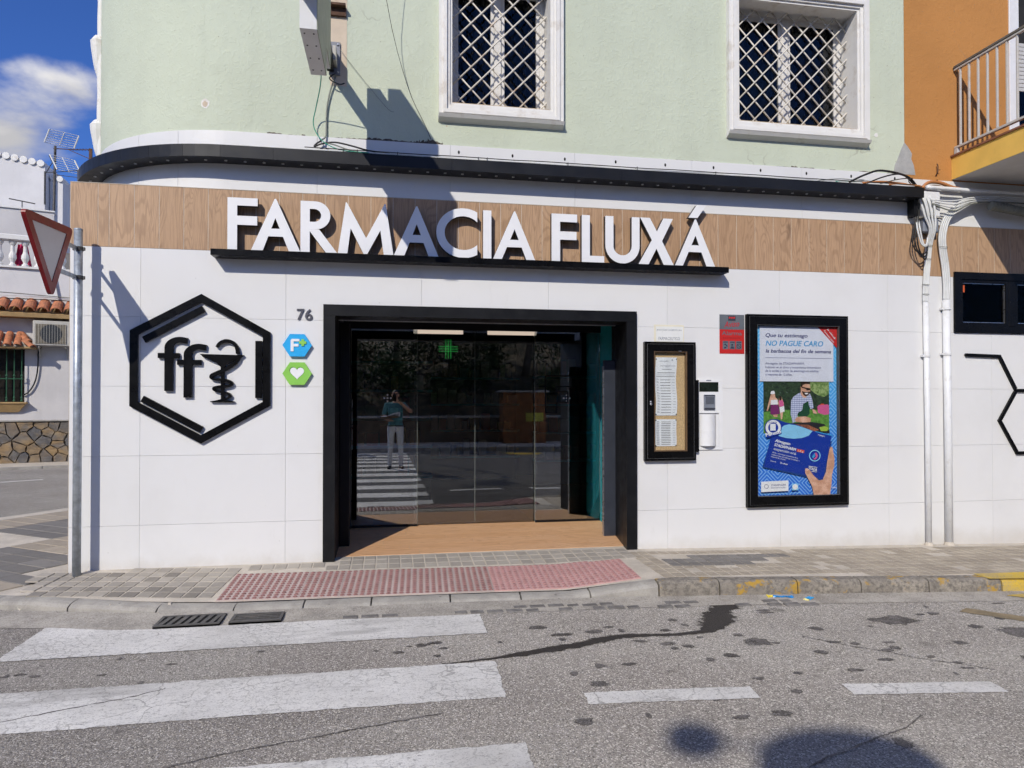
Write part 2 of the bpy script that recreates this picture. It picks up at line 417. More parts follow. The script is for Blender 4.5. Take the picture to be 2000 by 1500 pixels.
# asphalt: grey aggregate, worn, with oil spots
def asphalt():
    m = MT('asphalt')
    sp = m.noise(95, 3, 0.75); sp2 = m.noise(210, 2, 0.6)
    big = m.noise(0.55, 5, 0.6); mid = m.noise(3.1, 5, 0.6)
    c = m.mix(m.ramp(big, 0.32, 0.68), (0.225, 0.205, 0.190), (0.300, 0.284, 0.262))
    c = m.mix(m.ramp(mid, 0.5, 0.75, 0, 0.35), c, (0.20, 0.182, 0.17))
    trk = m.noise(0.9, 5, 0.6, None, (0.22, 1.3, 1)); c = m.mix(m.ramp(trk, 0.50, 0.72, 0, 0.5), c, (0.165, 0.152, 0.143)); c = m.mix(m.ramp(trk, 0.28, 0.44, 0.45, 0), c, (0.36, 0.34, 0.312))
    chip = m.voro(150, 'F1'); chipv = m.n('ShaderNodeSeparateColor'); m.l(chip.outputs['Color'], chipv.inputs[0])
    c = m.mix(m.ramp(chipv.outputs[0], 0.0, 0.34, 0.72, 0), c, (0.06, 0.056, 0.052))
    c = m.mix(m.ramp(chipv.outputs[1], 0.66, 1.0, 0, 0.85), c, (0.56, 0.53, 0.49))
    c = m.mix(m.ramp(sp, 0.56, 0.68, 0, 0.7), c, (0.07, 0.065, 0.06))
    c = m.mix(m.ramp(sp2, 0.60, 0.72, 0, 0.6), c, (0.55, 0.52, 0.48))
    v = m.voro(1.7, 'F1'); g = m.ramp(m.noise(0.5, 2), 0.45, 0.6)
    spot = m.ramp(m.math('ADD', v.outputs['Distance'], m.math('MULTIPLY', m.noise(9, 3), 0.10)), 0.12, 0.17, 0.55, 0)
    c = m.mix(m.math('MULTIPLY', spot, g), c, (0.05, 0.045, 0.042))
    v2 = m.voro(5.5, 'F1')
    s2 = m.ramp(m.math('ADD', v2.outputs['Distance'], m.math('MULTIPLY', m.noise(22, 3), 0.12)), 0.13, 0.19, 0.5, 0)
    c = m.mix(m.math('MULTIPLY', s2, m.ramp(m.noise(0.9, 3), 0.46, 0.6)), c, (0.07, 0.062, 0.058))
    m.b.inputs['Diffuse Roughness'].default_value = 1.0; m.color(c).rough(0.92).spec(0.15); m.bump(m.math('ADD', sp, m.math('MULTIPLY', chip.outputs['Distance'], -0.6)), 0.9, 0.008)
    return m.m
M['asphalt'] = asphalt()
def roadpaint(name, c, wear=0.5):
    m = MT(name)
    base = m.mix(m.ramp(m.noise(2.0, 5), 0.3, 0.7), tuple(x*0.86 for x in c), c)
    base = m.mix(m.ramp(m.noise(60, 4, 0.7), 0.55, 0.75, 0, 0.4), base, tuple(x*0.45 for x in c))
    wob = m.n('ShaderNodeVectorMath', operation='ADD'); nv = m.n('ShaderNodeTexNoise'); nv.inputs['Scale'].default_value = 5.0; nv.inputs['Detail'].default_value = 5
    m.l(m.tc.outputs['Object'], nv.inputs['Vector'])
    scn = m.n('ShaderNodeVectorMath', operation='SCALE'); scn.inputs['Scale'].default_value = 0.22; m.l(nv.outputs['Color'], scn.inputs[0])
    m.l(m.tc.outputs['Object'], wob.inputs[0]); m.l(scn.outputs[0], wob.inputs[1])
    e1 = m.ramp(m.voro(4.2, 'DISTANCE_TO_EDGE', wob.outputs[0]).outputs['Distance'], 0.0, 0.026, 1, 0)
    e2 = m.ramp(m.voro(15, 'DISTANCE_TO_EDGE', wob.outputs[0]).outputs['Distance'], 0.0, 0.07, 0.9, 0)
    g1 = m.ramp(m.noise(0.9, 3), 0.44, 0.60); g2 = m.ramp(m.noise(1.4, 3), 0.47, 0.66)
    ck = m.math('MAXIMUM', m.math('MULTIPLY', e1, g1), m.math('MULTIPLY', e2, g2))
    base = m.mix(m.math('MULTIPLY', ck, 0.6), base, (0.14, 0.13, 0.12))
    lost = m.ramp(m.noise(40, 6, 0.8, None, (0.55, 1, 1)), 0.56, 0.66, 0, wear)
    base = m.mix(lost, base, (0.20, 0.19, 0.175))
    rub = m.ramp(m.noise(2.6, 6, 0.7, None, (0.3, 1.4, 1)), 0.52, 0.72, 0, 0.55)
    base = m.mix(rub, base, (0.27, 0.255, 0.235))
    pit = m.ramp(m.voro(55).outputs['Distance'], 0.12, 0.22, 0.5, 0); base = m.mix(m.math('MULTIPLY', pit, m.ramp(m.noise(3, 3), 0.45, 0.6)), base, (0.16, 0.15, 0.14))
    base = m.mix(m.ramp(m.noise(1.1, 6, 0.65), 0.45, 0.75, 0, 0.5), base, (0.36, 0.34, 0.31))
    chip = m.voro(150, 'F1'); cv = m.n('ShaderNodeSeparateColor'); m.l(chip.outputs['Color'], cv.inputs[0])
    base = m.mix(m.ramp(cv.outputs[0], 0.0, 0.3, 0.45, 0), base, (0.30, 0.285, 0.265))
    m.color(base).rough(0.75).spec(0.25); m.bump(m.noise(95, 3, 0.75), 0.4, 0.005)
    return m.m
M['zebra'] = roadpaint('road_paint_white', (0.76, 0.74, 0.70), 0.7)
M['yellow_paint'] = roadpaint('road_paint_yellow', (0.70, 0.47, 0.03), 0.7)
def concrete(name, c, var=0.2, sc_=5, stain=(0.16, 0.14, 0.11), st=0.5, bump=0.35, grit=0.15):
    m = MT(name)
    a = m.mix(m.ramp(m.noise(sc_, 6, 0.65), 0.3, 0.7), tuple(x*(1-var) for x in c), tuple(x*(1+var) for x in c))
    a = m.mix(m.ramp(m.noise(1.1, 5, 0.6), 0.5, 0.75, 0, st), a, stain)
    a = m.mix(m.ramp(m.noise(120, 3, 0.7), 0.55, 0.75, 0, 0.4), a, tuple(x*0.55 for x in c))
    a = m.mix(m.ramp(m.voro(7).outputs['Distance'], 0.05, 0.09, 0.55, 0), a, (0.07, 0.065, 0.06))
    cv = m.n('ShaderNodeSeparateColor'); m.l(m.voro(130).outputs['Color'], cv.inputs[0])
    a = m.mix(m.ramp(cv.outputs[0], 0.0, 0.35, grit, 0), a, tuple(x*0.35 for x in c)); a = m.mix(m.ramp(cv.outputs[1], 0.7, 1.0, 0, grit), a, tuple(min(1, x*1.5) for x in c))
    m.color(a).rough(0.9).spec(0.2); m.bump(m.noise(90, 4, 0.7), bump, 0.004)
    return m.m
M['pavement'] = concrete('pavement_mortar', (0.56, 0.505, 0.425), 0.12, 4, (0.33, 0.285, 0.225), 0.5)
M['kerb'] = concrete('kerb_concrete', (0.36, 0.34, 0.305), 0.16, 6, (0.15, 0.14, 0.125), 0.6)
M['gutter'] = concrete('gutter_concrete', (0.39, 0.36, 0.315), 0.2, 5, (0.24, 0.21, 0.175), 0.7, 0.5, 0.5)
M['sett'] = concrete('setts', (0.19, 0.18, 0.17), 0.3, 14, (0.30, 0.275, 0.24), 0.7)
def paver(name, c, spread=0.25):
    m = MT(name)
    a = m.mix(m.rnd(), tuple(x*(1-spread) for x in c), tuple(x*(1+spread) for x in c))
    a = m.mix(m.ramp(m.noise(9, 6, 0.65), 0.45, 0.75, 0, 0.4), a, tuple(x*0.6 for x in c))
    a = m.mix(m.ramp(m.noise(110, 3, 0.7), 0.5, 0.75, 0, 0.35), a, tuple(min(1, x*1.5) for x in c))
    m.color(a).rough(0.85).spec(0.2); m.bump(m.noise(70, 4, 0.7), 0.3, 0.003)
    return m.m
M['paver'] = paver('paver_grey', (0.285, 0.26, 0.225))
M['paver_light'] = paver('paver_light', (0.38, 0.345, 0.295), 0.14)
M['paver_dark'] = paver('paver_slate', (0.205, 0.193, 0.178), 0.15)
M['paver_tan'] = paver('paver_tan', (0.36, 0.31, 0.245), 0.12)
M['tactile_red'] = paver('tactile_red', (0.52, 0.325, 0.305), 0.08)
M['tactile_worn'] = paver('tactile_worn', (0.46, 0.375, 0.345), 0.12)
M['dome_red'] = simple('tactile_dome', (0.27, 0.135, 0.122), 0.85, 0.25, 30)
M['dome_pink'] = simple('tactile_dome_pink', (0.38, 0.20, 0.188), 0.85, 0.2, 30)
M['kerb_yellow'] = (lambda: None)()
def kerbyellow():
    m = MT('kerb_worn_yellow')
    a = m.mix(m.ramp(m.noise(24, 6, 0.75), 0.35, 0.65), (0.16, 0.145, 0.125), (0.40, 0.36, 0.30))
    a = m.mix(m.ramp(m.noise(3.0, 5, 0.7), 0.4, 0.65, 0, 0.6), a, (0.20, 0.18, 0.155))
    y = m.ramp(m.noise(4.5, 6, 0.72), 0.55, 0.64, 0, 0.85)
    a = m.mix(y, a, (0.50, 0.30, 0.035))
    m.color(a).rough(0.9).spec(0.2); m.bump(m.noise(60, 5, 0.75), 0.8, 0.01); return m.m
M['kerb_yellow'] = kerbyellow()
def stone():
    m = MT('rubble_stone'); r = m.rnd()
    a = m.mix(m.ramp(r, 0.30, 0.75), (0.13, 0.13, 0.135), (0.34, 0.235, 0.125)); a = m.mix(m.ramp(m.noise(2.6, 4, 0.6, None, (1, 1, 1.6)), 0.44, 0.62, 0, 0.75), a, (0.19, 0.185, 0.18)); a = m.mix(m.ramp(m.noise(5, 4, 0.6), 0.5, 0.7, 0, 0.6), a, (0.36, 0.27, 0.16))
    s_ = m.noise(3, 6, 0.65, None, (1, 1, 5))
    a = m.mix(m.ramp(s_, 0.4, 0.7, 0, 0.55), a, (0.09, 0.075, 0.06))
    a = m.mix(m.ramp(m.noise(2.3, 4), 0.5, 0.7, 0, 0.4), a, (0.36, 0.25, 0.13))
    m.color(a).rough(0.85).spec(0.25); m.bump(m.noise(12, 6, 0.7, None, (1, 1, 4)), 0.8, 0.03); return m.m
M['stone'] = stone()
M['mortar'] = concrete('mortar', (0.19, 0.16, 0.125), 0.2, 9)
M['far_asphalt'] = M['asphalt']

def glass(name, ior, tint, rough=0.0):
    m = bpy.data.materials.new(name); m.use_nodes = True; t = m.node_tree; t.nodes.clear()
    o = t.nodes.new('ShaderNodeOutputMaterial'); mxs = t.nodes.new('ShaderNodeMixShader')
    fr = t.nodes.new('ShaderNodeFresnel'); fr.inputs['IOR'].default_value = ior
    tr = t.nodes.new('ShaderNodeBsdfTransparent'); tr.inputs[0].default_value = (*tint, 1)
    gl = t.nodes.new('ShaderNodeBsdfGlossy'); gl.inputs['Roughness'].default_value = rough; gl.inputs['Color'].default_value = (1, 1, 1, 1)
    t.links.new(fr.outputs[0], mxs.inputs[0]); t.links.new(tr.outputs[0], mxs.inputs[1]); t.links.new(gl.outputs[0], mxs.inputs[2])
    t.links.new(mxs.outputs[0], o.inputs[0]); return m
M['glass_door'] = glass('glass_door', 2.25, (0.86, 0.89, 0.89))
M['glass_side'] = glass('glass_side_panel', 3.1, (0.80, 0.84, 0.86))
M['glass_case'] = glass('glass_case', 1.2, (0.985, 0.99, 0.99))
M['glass_window'] = glass('glass_window', 1.32, (0.5, 0.52, 0.55))
def emit(name, c, s):
    m = bpy.data.materials.new(name); m.use_nodes = True; b = m.node_tree.nodes['Principled BSDF']
    b.inputs['Base Color'].default_value = (*c, 1); b.inputs['Emission Color'].default_value = (*c, 1); b.inputs['Emission Strength'].default_value = s
    return m
M['led_green'] = emit('led_green', (0.05, 0.9, 0.15), 0.16)
M['glow_clamp'] = emit('glow_clamp', (0.75, 0.62, 0.50), 0.45)  # glow added to the pane clamps, no known lamp

# lettering
def text_mesh(name, body, mats, size=1.0, shear=0.0, bold=0.0, width=None, height=None, space=1.0, extrude=0.0):
    c = bpy.data.curves.new(name, 'FONT'); c.body = body; c.size = 1.0; c.shear = shear; c.space_character = space
    c.resolution_u = 3; c.extrude = extrude; c.fill_mode = 'FRONT' if extrude == 0 else 'BOTH'
    o = bpy.data.objects.new(name, c); col.objects.link(o)
    bpy.context.view_layer.update()
    dg = bpy.context.evaluated_depsgraph_get()
    me = bpy.data.meshes.new_from_object(o.evaluated_get(dg))
    bpy.data.objects.remove(o); bpy.data.curves.remove(c)
    xs = [v.co.x for v in me.vertices] or [0]; ys = [v.co.y for v in me.vertices] or [0]
    sx = (width/(max(xs)-min(xs))) if width else size
    sy = (height/(max(ys)-min(ys))) if height else (sx if not width else sx)
    if width and size != 1.0 and not height: sy = size
    x0 = min(xs); y0 = 0 if not height else min(ys)
    for v in me.vertices:
        v.co = Vector(((v.co.x-x0)*sx, -v.co.z*1.0, (v.co.y-y0)*sy))
    if bold:
        # heavier strokes: two more copies, shifted a little and each a hair further forward
        bm = bmesh.new(); bm.from_mesh(me); g0 = list(bm.verts) + list(bm.edges) + list(bm.faces)
        for q, (dx, dz) in enumerate(((1.6, 0.0), (-1.6, 0.0), (0.0, 1.2))):
            d = bmesh.ops.duplicate(bm, geom=g0); vv = [e for e in d['geom'] if isinstance(e, bmesh.types.BMVert)]
            for e in vv: e.co += Vector((dx*bold*sy, -0.00008*(q+1), dz*bold*sy))
        bm.to_mesh(me); bm.free()
    me.materials.clear(); me.materials.append(mats); me.update()
    me.name = name
    return me
def put_text(name, body, mat_, x, y, z, parent, **k):
    rot = k.pop('rot', 0.0); lab = k.pop('label', None)
    me = text_mesh(name, body, mat_, **k)
    o = bpy.data.objects.new(name, me); col.objects.link(o); o.location = (x, y, z); o.rotation_euler = (0, rot, 0); o.parent = parent
    return tag(o, lab)
# ================================================================== GROUND
KERB = [(-5.3, 2.9), (-5.35, 1.7), (-4.8, 0.45), (-3.8, -0.38), (-2.75, -0.74), (-1.9, -0.95), (-1.25, -1.03), (0.7, -1.11), (2.0, -1.2), (4.8, -1.38), (9.0, -1.66), (24.0, -2.7)]
FRONT = [(-2.75, -0.74), (-1.9, -0.95), (-1.25, -1.03), (0.7, -1.11), (2.0, -1.2), (4.8, -1.38), (9.0, -1.66), (24.0, -2.7)]
def kerb_y(x): return interp(FRONT, x)
def base_z(x): return -0.023*clamp(x-2.3, 0, 12)
def drop(x): return interp([(-3.2, 0.25), (-2.6, 0.5), (-1.6, 0.92), (-1.2, 1.0), (1.4, 1.0), (2.05, 0.12), (2.3, 0.0)], x)
def side_z(x, y):
    return base_z(x) - 0.085*drop(x)*clamp(-y/max(0.3, -kerb_y(max(x, -2.75))))
def road_z(x, y=0):
    return -0.125 - 0.018*clamp(x-2.0, 0, 14) + (0.02*sstep(-1.5, -6.5, y) - 0.03*sstep(-7.5, -12.0, y))
# road: one sheet out to the horizon, finer near the camera
xs = [-900, -300, -120, -60, -30, -18, -12] + [-9 + 0.75*i for i in range(33)] + [17, 20, 26, 40, 80, 200, 900]
ys = [-900, -300, -120, -60, -30, -20, -15, -13] + [-12 + 0.75*i for i in range(24)] + [7, 9, 12, 18, 30, 60, 120, 300, 900]
rm = MB(); nx, ny = len(xs), len(ys)
rm.add([(x, y, road_z(x, y) + 0.006*mnoise.noise((x*0.7, y*0.7, 0))*(1 if abs(x) < 17 and abs(y) < 13 else 0)) for y in ys for x in xs],
       [(j*nx+i, j*nx+i+1, (j+1)*nx+i+1, (j+1)*nx+i) for j in range(ny-1) for i in range(nx-1)])
road = rm.build('road', M['asphalt'], kind='structure', smooth=True)
def rz(x, y):
    # height of the road mesh itself (bilinear on its own cells)
    i = max(k for k in range(nx-1) if xs[k] <= x); j = max(k for k in range(ny-1) if ys[k] <= y)
    tx = (x-xs[i])/(xs[i+1]-xs[i]); ty = (y-ys[j])/(ys[j+1]-ys[j]); v = rm.v
    z = lambda a, b: v[b*nx+a][2]
    return lerp(lerp(z(i, j), z(i+1, j), tx), lerp(z(i, j+1), z(i+1, j+1), tx), ty)

# pavement (mortar bed), bounded by the kerb line
def inner(p, q, d):  # offset of kerb point towards the building
    t = Vector((q[0]-p[0], q[1]-p[1])).normalized(); return Vector((-t.y, t.x))*d
def offset_line(line, d):
    o = []
    for i, p in enumerate(line):
        a = line[max(i-1, 0)]; b = line[min(i+1, len(line)-1)]
        n = inner(a, b, d); o.append((p[0]+n.x, p[1]+n.y))
    return o
def fine(line, st):
    o = []
    for p, q in zip(line, line[1:]):
        n = max(1, int(math.hypot(q[0]-p[0], q[1]-p[1])/st))
        o += [(lerp(p[0], q[0], k/n), lerp(p[1], q[1], k/n)) for k in range(n)]
    return o + [line[-1]]
KF = fine(KERB, 0.16)
KIN = offset_line(KF, 0.13)
pv = MB()
def back_pt(p):
    # matching point under the building / far along the side street
    if p[0] > -2.6: return (p[0], 1.6)
    return (-1.6 + 0.1*p[1], 2.2 + 0.1*p[0])
rows = 18
BP = [back_pt(p) for p in KIN]
for i, p in enumerate(KIN):
    for k in range(rows+1):
        t = k/rows; x = lerp(p[0], BP[i][0], t); y = lerp(p[1], BP[i][1], t)
        z = side_z(x, min(0, y)) if p[0] > -2.76 else -0.042
        pv.v.append((x, y, z - 0.0045))
for i in range(len(KIN)-1):
    for k in range(rows):
        a = i*(rows+1)+k; pv.f.append([a, a+rows+1, a+rows+2, a+1]); pv.mi.append(0)
# side-street pavement running back along the building
pv.add([(-5.2, 2.9, -0.0505), (-1.6, 2.0, -0.0505), (10.0, 18.7, -0.0505), (6.8, 20.7, -0.0505)], [(0, 1, 2, 3)])
pavement = pv.build('pavement', M['pavement'], kind='structure')
side_kerb = MB()
for k in range(22):
    a = Vector((-5.3, 2.9)) + Vector((0.562, 0.827))*k*1.0; b = a + Vector((0.562, 0.827))*0.985; n = Vector((0.827, -0.562))*0.13
    side_kerb.hexa([(a.x, a.y, -0.3), (b.x, b.y, -0.3), (b.x+n.x, b.y+n.y, -0.3), (a.x+n.x, a.y+n.y, -0.3)],
                   [(a.x, a.y, -0.06), (b.x, b.y, -0.06), (b.x+n.x, b.y+n.y, -0.05), (a.x+n.x, a.y+n.y, -0.05)])
side_kerb.build('kerb_run', M['kerb'], pavement)

# kerb stones, one by one
kerb = empty('kerb', (0, 0, 0), kind='structure')
lens = []; s = 0; random.seed(4)
def kpt(s):
    for p, q in zip(KERB, KERB[1:]):
        L = math.hypot(q[0]-p[0], q[1]-p[1])
        if s <= L: return Vector((lerp(p[0], q[0], s/L), lerp(p[1], q[1], s/L)))
        s -= L
    return Vector(KERB[-1])
total = sum(math.hypot(q[0]-p[0], q[1]-p[1]) for p, q in zip(KERB, KERB[1:]))
while s < 19:
    L = random.choice([0.55, 0.6, 0.66, 0.5]) if s > 4 else 0.8
    a, b = kpt(s+0.006), kpt(min(total, s+L-0.006)); t = (b-a).normalized(); n = Vector((-t.y, t.x))
    mid = (a+b)/2; st = MB()
    hi = mid.x > 2.02
    pts = []
    nseg = 4
    secs = []
    for k in range(nseg+1):
        p = a.lerp(b, k/nseg); zi = side_z(max(-2.75, p.x), p.y) if p.x > -2.76 else -0.044
        zr_ = rz(p.x, p.y-0.03) - 0.08
        j = 0.004*mnoise.noise((p.x*3, p.y*3, 1.7))
        if hi:
            prof = [(0.13, zi+0.001+j), (0.035, zi+j), (0.008, zi-0.018+j), (0.0, zi-0.05), (-0.004, zr_)]
        else:
            face = max(0.028, min(0.05, zi-rz(p.x, p.y)+0.005))
            prof = [(0.13, zi+j), (0.075, zi-0.004+j), (0.035, zi-0.014+j), (0.008, zi-0.034+j), (-0.004, zr_)]
        secs.append([(p.x+n.x*d, p.y+n.y*d, z) for d, z in prof] + [(p.x+n.x*0.13, p.y+n.y*0.13, zr_)])
    m_ = len(secs[0]); vs = [q for sct in secs for q in sct]
    fs = [(i*m_+k, (i+1)*m_+k, (i+1)*m_+(k+1) % m_, i*m_+(k+1) % m_) for i in range(nseg) for k in range(m_)]
    fs += [tuple(range(m_)), tuple(range(nseg*m_+m_-1, nseg*m_-1, -1))]
    st.add(vs, fs)
    o = st.build('kerb_stone', M['kerb_yellow'] if hi and mid.x < 5.0 else M['yellow_paint'] if hi and mid.x < 6.4 else M['kerb'], kerb)
    s += L
# broken mortar lumps between the dropped stones
for (x, y, r) in ((-2.72, -0.70, 0.05), (-2.32, -0.78, 0.04), (-2.05, -0.83, 0.03), (-1.62, -0.89, 0.02)):
    lump = MB(); random.seed(int(x*-100))
    pts = [(x+r*random.uniform(-1, 1)*0.8, y+r*random.uniform(-1, .9), rz(x, y)+0.03+random.uniform(-.03, .032)) for _ in range(14)]
    bm = bmesh.new(); [bm.verts.new(p) for p in pts]; bmesh.ops.convex_hull(bm, input=bm.verts); bm.verts.index_update()
    lump.add([tuple(v.co) for v in bm.verts], [[v.index for v in f.verts] for f in bm.faces]); bm.free()
    lump.build('mortar_lump', M['pavement'], kerb)

# gutter: concrete strip with two rows of worn setts and two drains
gm = MB(); st = 0.2
gx = [-4.6+st*i for i in range(int(13.6/st))]
def gut_in(x): return (kerb_y(x) if x > -2.75 else interp([(-4.8, 0.45), (-3.8, -0.38), (-2.75, -0.74)], x)) - 0.002
gw = lambda x: interp([(-4.6, 0.34), (-2.3, 0.34), (-1.6, 0.335), (-0.75, 0.27), (0.6, 0.28), (2.0, 0.23), (6, 0.22)], x) + 0.02*mnoise.noise((x*2, 3, 0))
for x in gx:
    yi = gut_in(x)
    for k in range(3):
        y = yi - gw(x)*k/2; gm.v.append((x, y, rz(x, y) + (0.016, 0.009, 0.003)[k]))
for i in range(len(gx)-1):
    for k in range(2):
        a = i*3+k; gm.f.append([a, a+1, a+4, a+3]); gm.mi.append(0)
gutter = gm.build('gutter', M['gutter'], kind='structure')
random.seed(9)
for row, (dy, x0, x1, pr) in enumerate(((0.235, -0.35, 3.4, 0.62), (0.15, 0.9, 3.6, 0.3))):
    x = x0
    while x < x1:
        L = random.uniform(0.11, 0.15)
        if random.random() < pr:
            y = gut_in(x) - dy + random.uniform(-0.008, 0.008); sb = MB()
            zt = rz(x+L/2, y) + random.uniform(0.0095, 0.0135)
            sk = 0.0
            b = [(x+0.008, y-0.035, zt-0.05), (x+L-0.008, y-0.035, zt-0.05), (x+L-0.008, y+0.032, zt-0.05), (x+0.008, y+0.032, zt-0.05)]
            tp = [(x+0.014, y-0.028, zt+random.uniform(-.002, .002)), (x+L-0.014, y-0.028, zt), (x+L-0.014, y+0.026, zt), (x+0.014, y+0.026, zt+random.uniform(-.002, .002))]
            sb.hexa(b, tp).build('sett', M['sett'], gutter)
        x += L
# drains
def drain(name, x0, x1, y0, y1, bars, along, label):
    d = empty(name, ((x0+x1)/2, (y0+y1)/2, 0), label=label, cat='drain')
    z = rz((x0+x1)/2, (y0+y1)/2) + 0.024; cx, cy = (x0+x1)/2, (y0+y1)/2
    p = MB(); p.box(x0-cx, x1-cx, y0-cy, y1-cy, z-0.03, z-0.007); p.build('pit', M['hole'], d)  # shallow near-black slab; shade of a deep pit put into its colour
    f = MB(); wf = 0.022
    f.box(x0-cx, x1-cx, y0-cy, y0-cy+wf, z-0.03, z); f.box(x0-cx, x1-cx, y1-cy-wf, y1-cy, z-0.03, z)
    f.box(x0-cx, x0-cx+wf, y0-cy+wf, y1-cy-wf, z-0.03, z); f.box(x1-cx-wf, x1-cx, y0-cy+wf, y1-cy-wf, z-0.03, z)
    f.build('rim', M['iron'], d)
    if along == 'y':
        n = bars; wdt = (x1-x0-2*wf)
        for k in range(n):
            c = x0 - cx + wf + wdt*(k+0.5)/n - 0.02*0
            b = MB(); b.hexa([(c-wdt/n*0.29-0.012, y0-cy+wf, z-0.03), (c+wdt/n*0.29-0.012, y0-cy+wf, z-0.03), (c+wdt/n*0.29+0.012, y1-cy-wf, z-0.03), (c-wdt/n*0.29+0.012, y1-cy-wf, z-0.03)],
                             [(c-wdt/n*0.29-0.012, y0-cy+wf, z-0.001), (c+wdt/n*0.29-0.012, y0-cy+wf, z-0.001), (c+wdt/n*0.29+0.012, y1-cy-wf, z-0.001), (c-wdt/n*0.29+0.012, y1-cy-wf, z-0.001)])
            b.build('bar', M['iron'], d)
    else:
        for k in range(bars):
            c = y0 - cy + wf + (y1-y0-2*wf)*(k+0.5)/bars
            b = MB(); b.box(x0-cx+wf, x1-cx-wf, c-0.009, c+0.009, z-0.03, z-0.002); b.build('bar', M['iron'], d)
        for k in range(7):
            c = x0 - cx + wf + (x1-x0-2*wf)*(k+0.5)/7
            b = MB(); b.box(c-0.004, c+0.004, y0-cy+wf, y1-cy-wf, z-0.03, z-0.006); b.build('cross_bar', M['iron'], d)
drain('gutter_drain', -1.60, -1.17, -1.33, -1.10, 7, 'y', 'cast iron gutter drain with slanted slots beside the zebra crossing')
drain('gutter_drain', -1.11, -0.76, -1.325, -1.135, 4, 'x', 'narrow gutter drain with fine grid, right of the slotted one')

# road markings: thin worn sheets draped on the road
def marking(name, quad, m_, nu, nv, lift=0.004, jag=0.006, seed=0):
    p = [Vector(q) for q in quad]
    def fn(u, v):
        a = p[0].lerp(p[1], u); b = p[3].lerp(p[2], u); c = a.lerp(b, v)
        e = 1.0 if (v in (0.0, 1.0) or u in (0.0, 1.0)) else 0.0
        x = c.x + e*jag*(mnoise.noise((c.x*14+seed, c.y*14, 5))+0.7*mnoise.noise((c.x*45+seed, c.y*45, 2))); y = c.y + e*jag*(mnoise.noise((c.x*14, c.y*14+seed, 9))+0.7*mnoise.noise((c.x*45, c.y*45+seed, 3)))
        return (x, y, rz(x, y) + lift)
    b = MB(); b.grid(fn, nu, nv)
    o = b.build(name, m_, smooth=True); o['kind'] = 'structure'; return o
def stripe1(u_, v_):
    x = lerp(-2.33, 0.64, u_); yt = gut_in(x) - gw(x) + 0.012*mnoise.noise((x*5, 0, 2)) + 0.008*mnoise.noise((x*40, 0, 2)); yb = -1.80 + 0.012*mnoise.noise((x*11, 4, 0)) + 0.010*mnoise.noise((x*43, 4, 0))
    if u_ in (0.0, 1.0): x += 0.012*mnoise.noise((v_*14, 2, u_))
    y = lerp(yb, yt, v_); return (x, y, rz(x, y) + 0.005)
s1 = MB(); s1.grid(stripe1, 170, 20); s1.build('zebra_stripe', M['zebra'], kind='structure', smooth=True)
for k in range(1, 11):
    y1 = -1.30 - 1.0*k; y0 = y1 - 0.5
    marking('zebra_stripe', [(-2.33, y0), (0.615-0.015*k, y0), (0.63-0.015*k, y1), (-2.33, y1)], M['zebra'], 150 if k < 4 else 40, 28 if k < 4 else 8, 0.004, 0.012, k)
marking('lane_dash', [(1.005, -2.965), (1.91, -3.05), (1.93, -2.905), (1.015, -2.825)], M['zebra'], 60, 10, 0.004, 0.006)
marking('lane_dash', [(2.43, -3.09), (3.30, -3.17), (3.32, -3.03), (2.45, -2.95)], M['zebra'], 60, 10, 0.004, 0.006, 3)
for k in range(2, 12):
    marking('lane_dash', [(1.0+1.42*k, -3.0-.05*k), (1.9+1.42*k, -3.05-.05*k), (1.92+1.42*k, -2.91-.05*k), (1.02+1.42*k, -2.86-.05*k)], M['zebra'], 24, 4, 0.004, 0.006, k)
# faded yellow parking line and freshly painted yellow kerb corner
marking('yellow_line', [(4.25, -1.83), (5.6, -3.05), (5.70, -2.97), (4.38, -1.75)], concrete('old_yellow', (0.26, 0.205, 0.125), 0.2, 9), 50, 5, 0.004, 0.012, 8)
marking('yellow_line', [(5.0, -1.50), (5.9, -2.25), (6.25, -2.0), (5.5, -1.44)], M['yellow_paint'], 30, 12, 0.0125, 0.012, 5)
marking('yellow_line', [(3.2, -11.75), (4.6, -11.75), (4.3, -11.0), (3.6, -11.0)], M['yellow_paint'], 10, 5)
marking('side_street_line', [(-9.8, 6.4), (-6.75, 8.55), (-6.80, 8.66), (-9.8, 6.52)], M['zebra'], 20, 3)
yk = MB()
def ykf(u, v):
    x = lerp(4.95, 6.3, u); y = lerp(kerb_y(x)+0.002, kerb_y(x)+lerp(0.17, 0.3, u), v); return (x, y, side_z(x, y)+0.005)
yk.grid(ykf, 16, 5); yk.build('yellow_kerb_paint', M['yellow_paint'], kind='structure')

# damp trail where water ran from the kerb
def wet():
    m = MT('damp_asphalt'); sp = m.noise(95, 3, 0.75); sp2 = m.noise(210, 2, 0.6)
    c = m.mix(m.ramp(sp, 0.45, 0.66), (0.05, 0.043, 0.038), (0.022, 0.019, 0.017)); c = m.mix(m.ramp(sp2, 0.58, 0.72, 0, 0.5), c, (0.16, 0.15, 0.14))
    m.color(c).rough(0.7).spec(0.3); m.bump(sp, 0.6, 0.005); return m.m
M['wet'] = wet()
def oil():
    m = MT('oil_stain'); chip = m.voro(150); cv = m.n('ShaderNodeSeparateColor'); m.l(chip.outputs['Color'], cv.inputs[0])
    c = m.mix(m.ramp(m.noise(9, 4), 0.35, 0.65), (0.085, 0.076, 0.069), (0.17, 0.155, 0.145)); c = m.mix(m.ramp(cv.outputs[0], 0, 0.35, 0.6, 0), c, (0.03, 0.027, 0.025)); c = m.mix(m.ramp(cv.outputs[1], 0.75, 1.0, 0, 0.6), c, (0.34, 0.32, 0.30))
    m.color(c).rough(0.8).spec(0.25); return m.m
M['oil'] = oil()
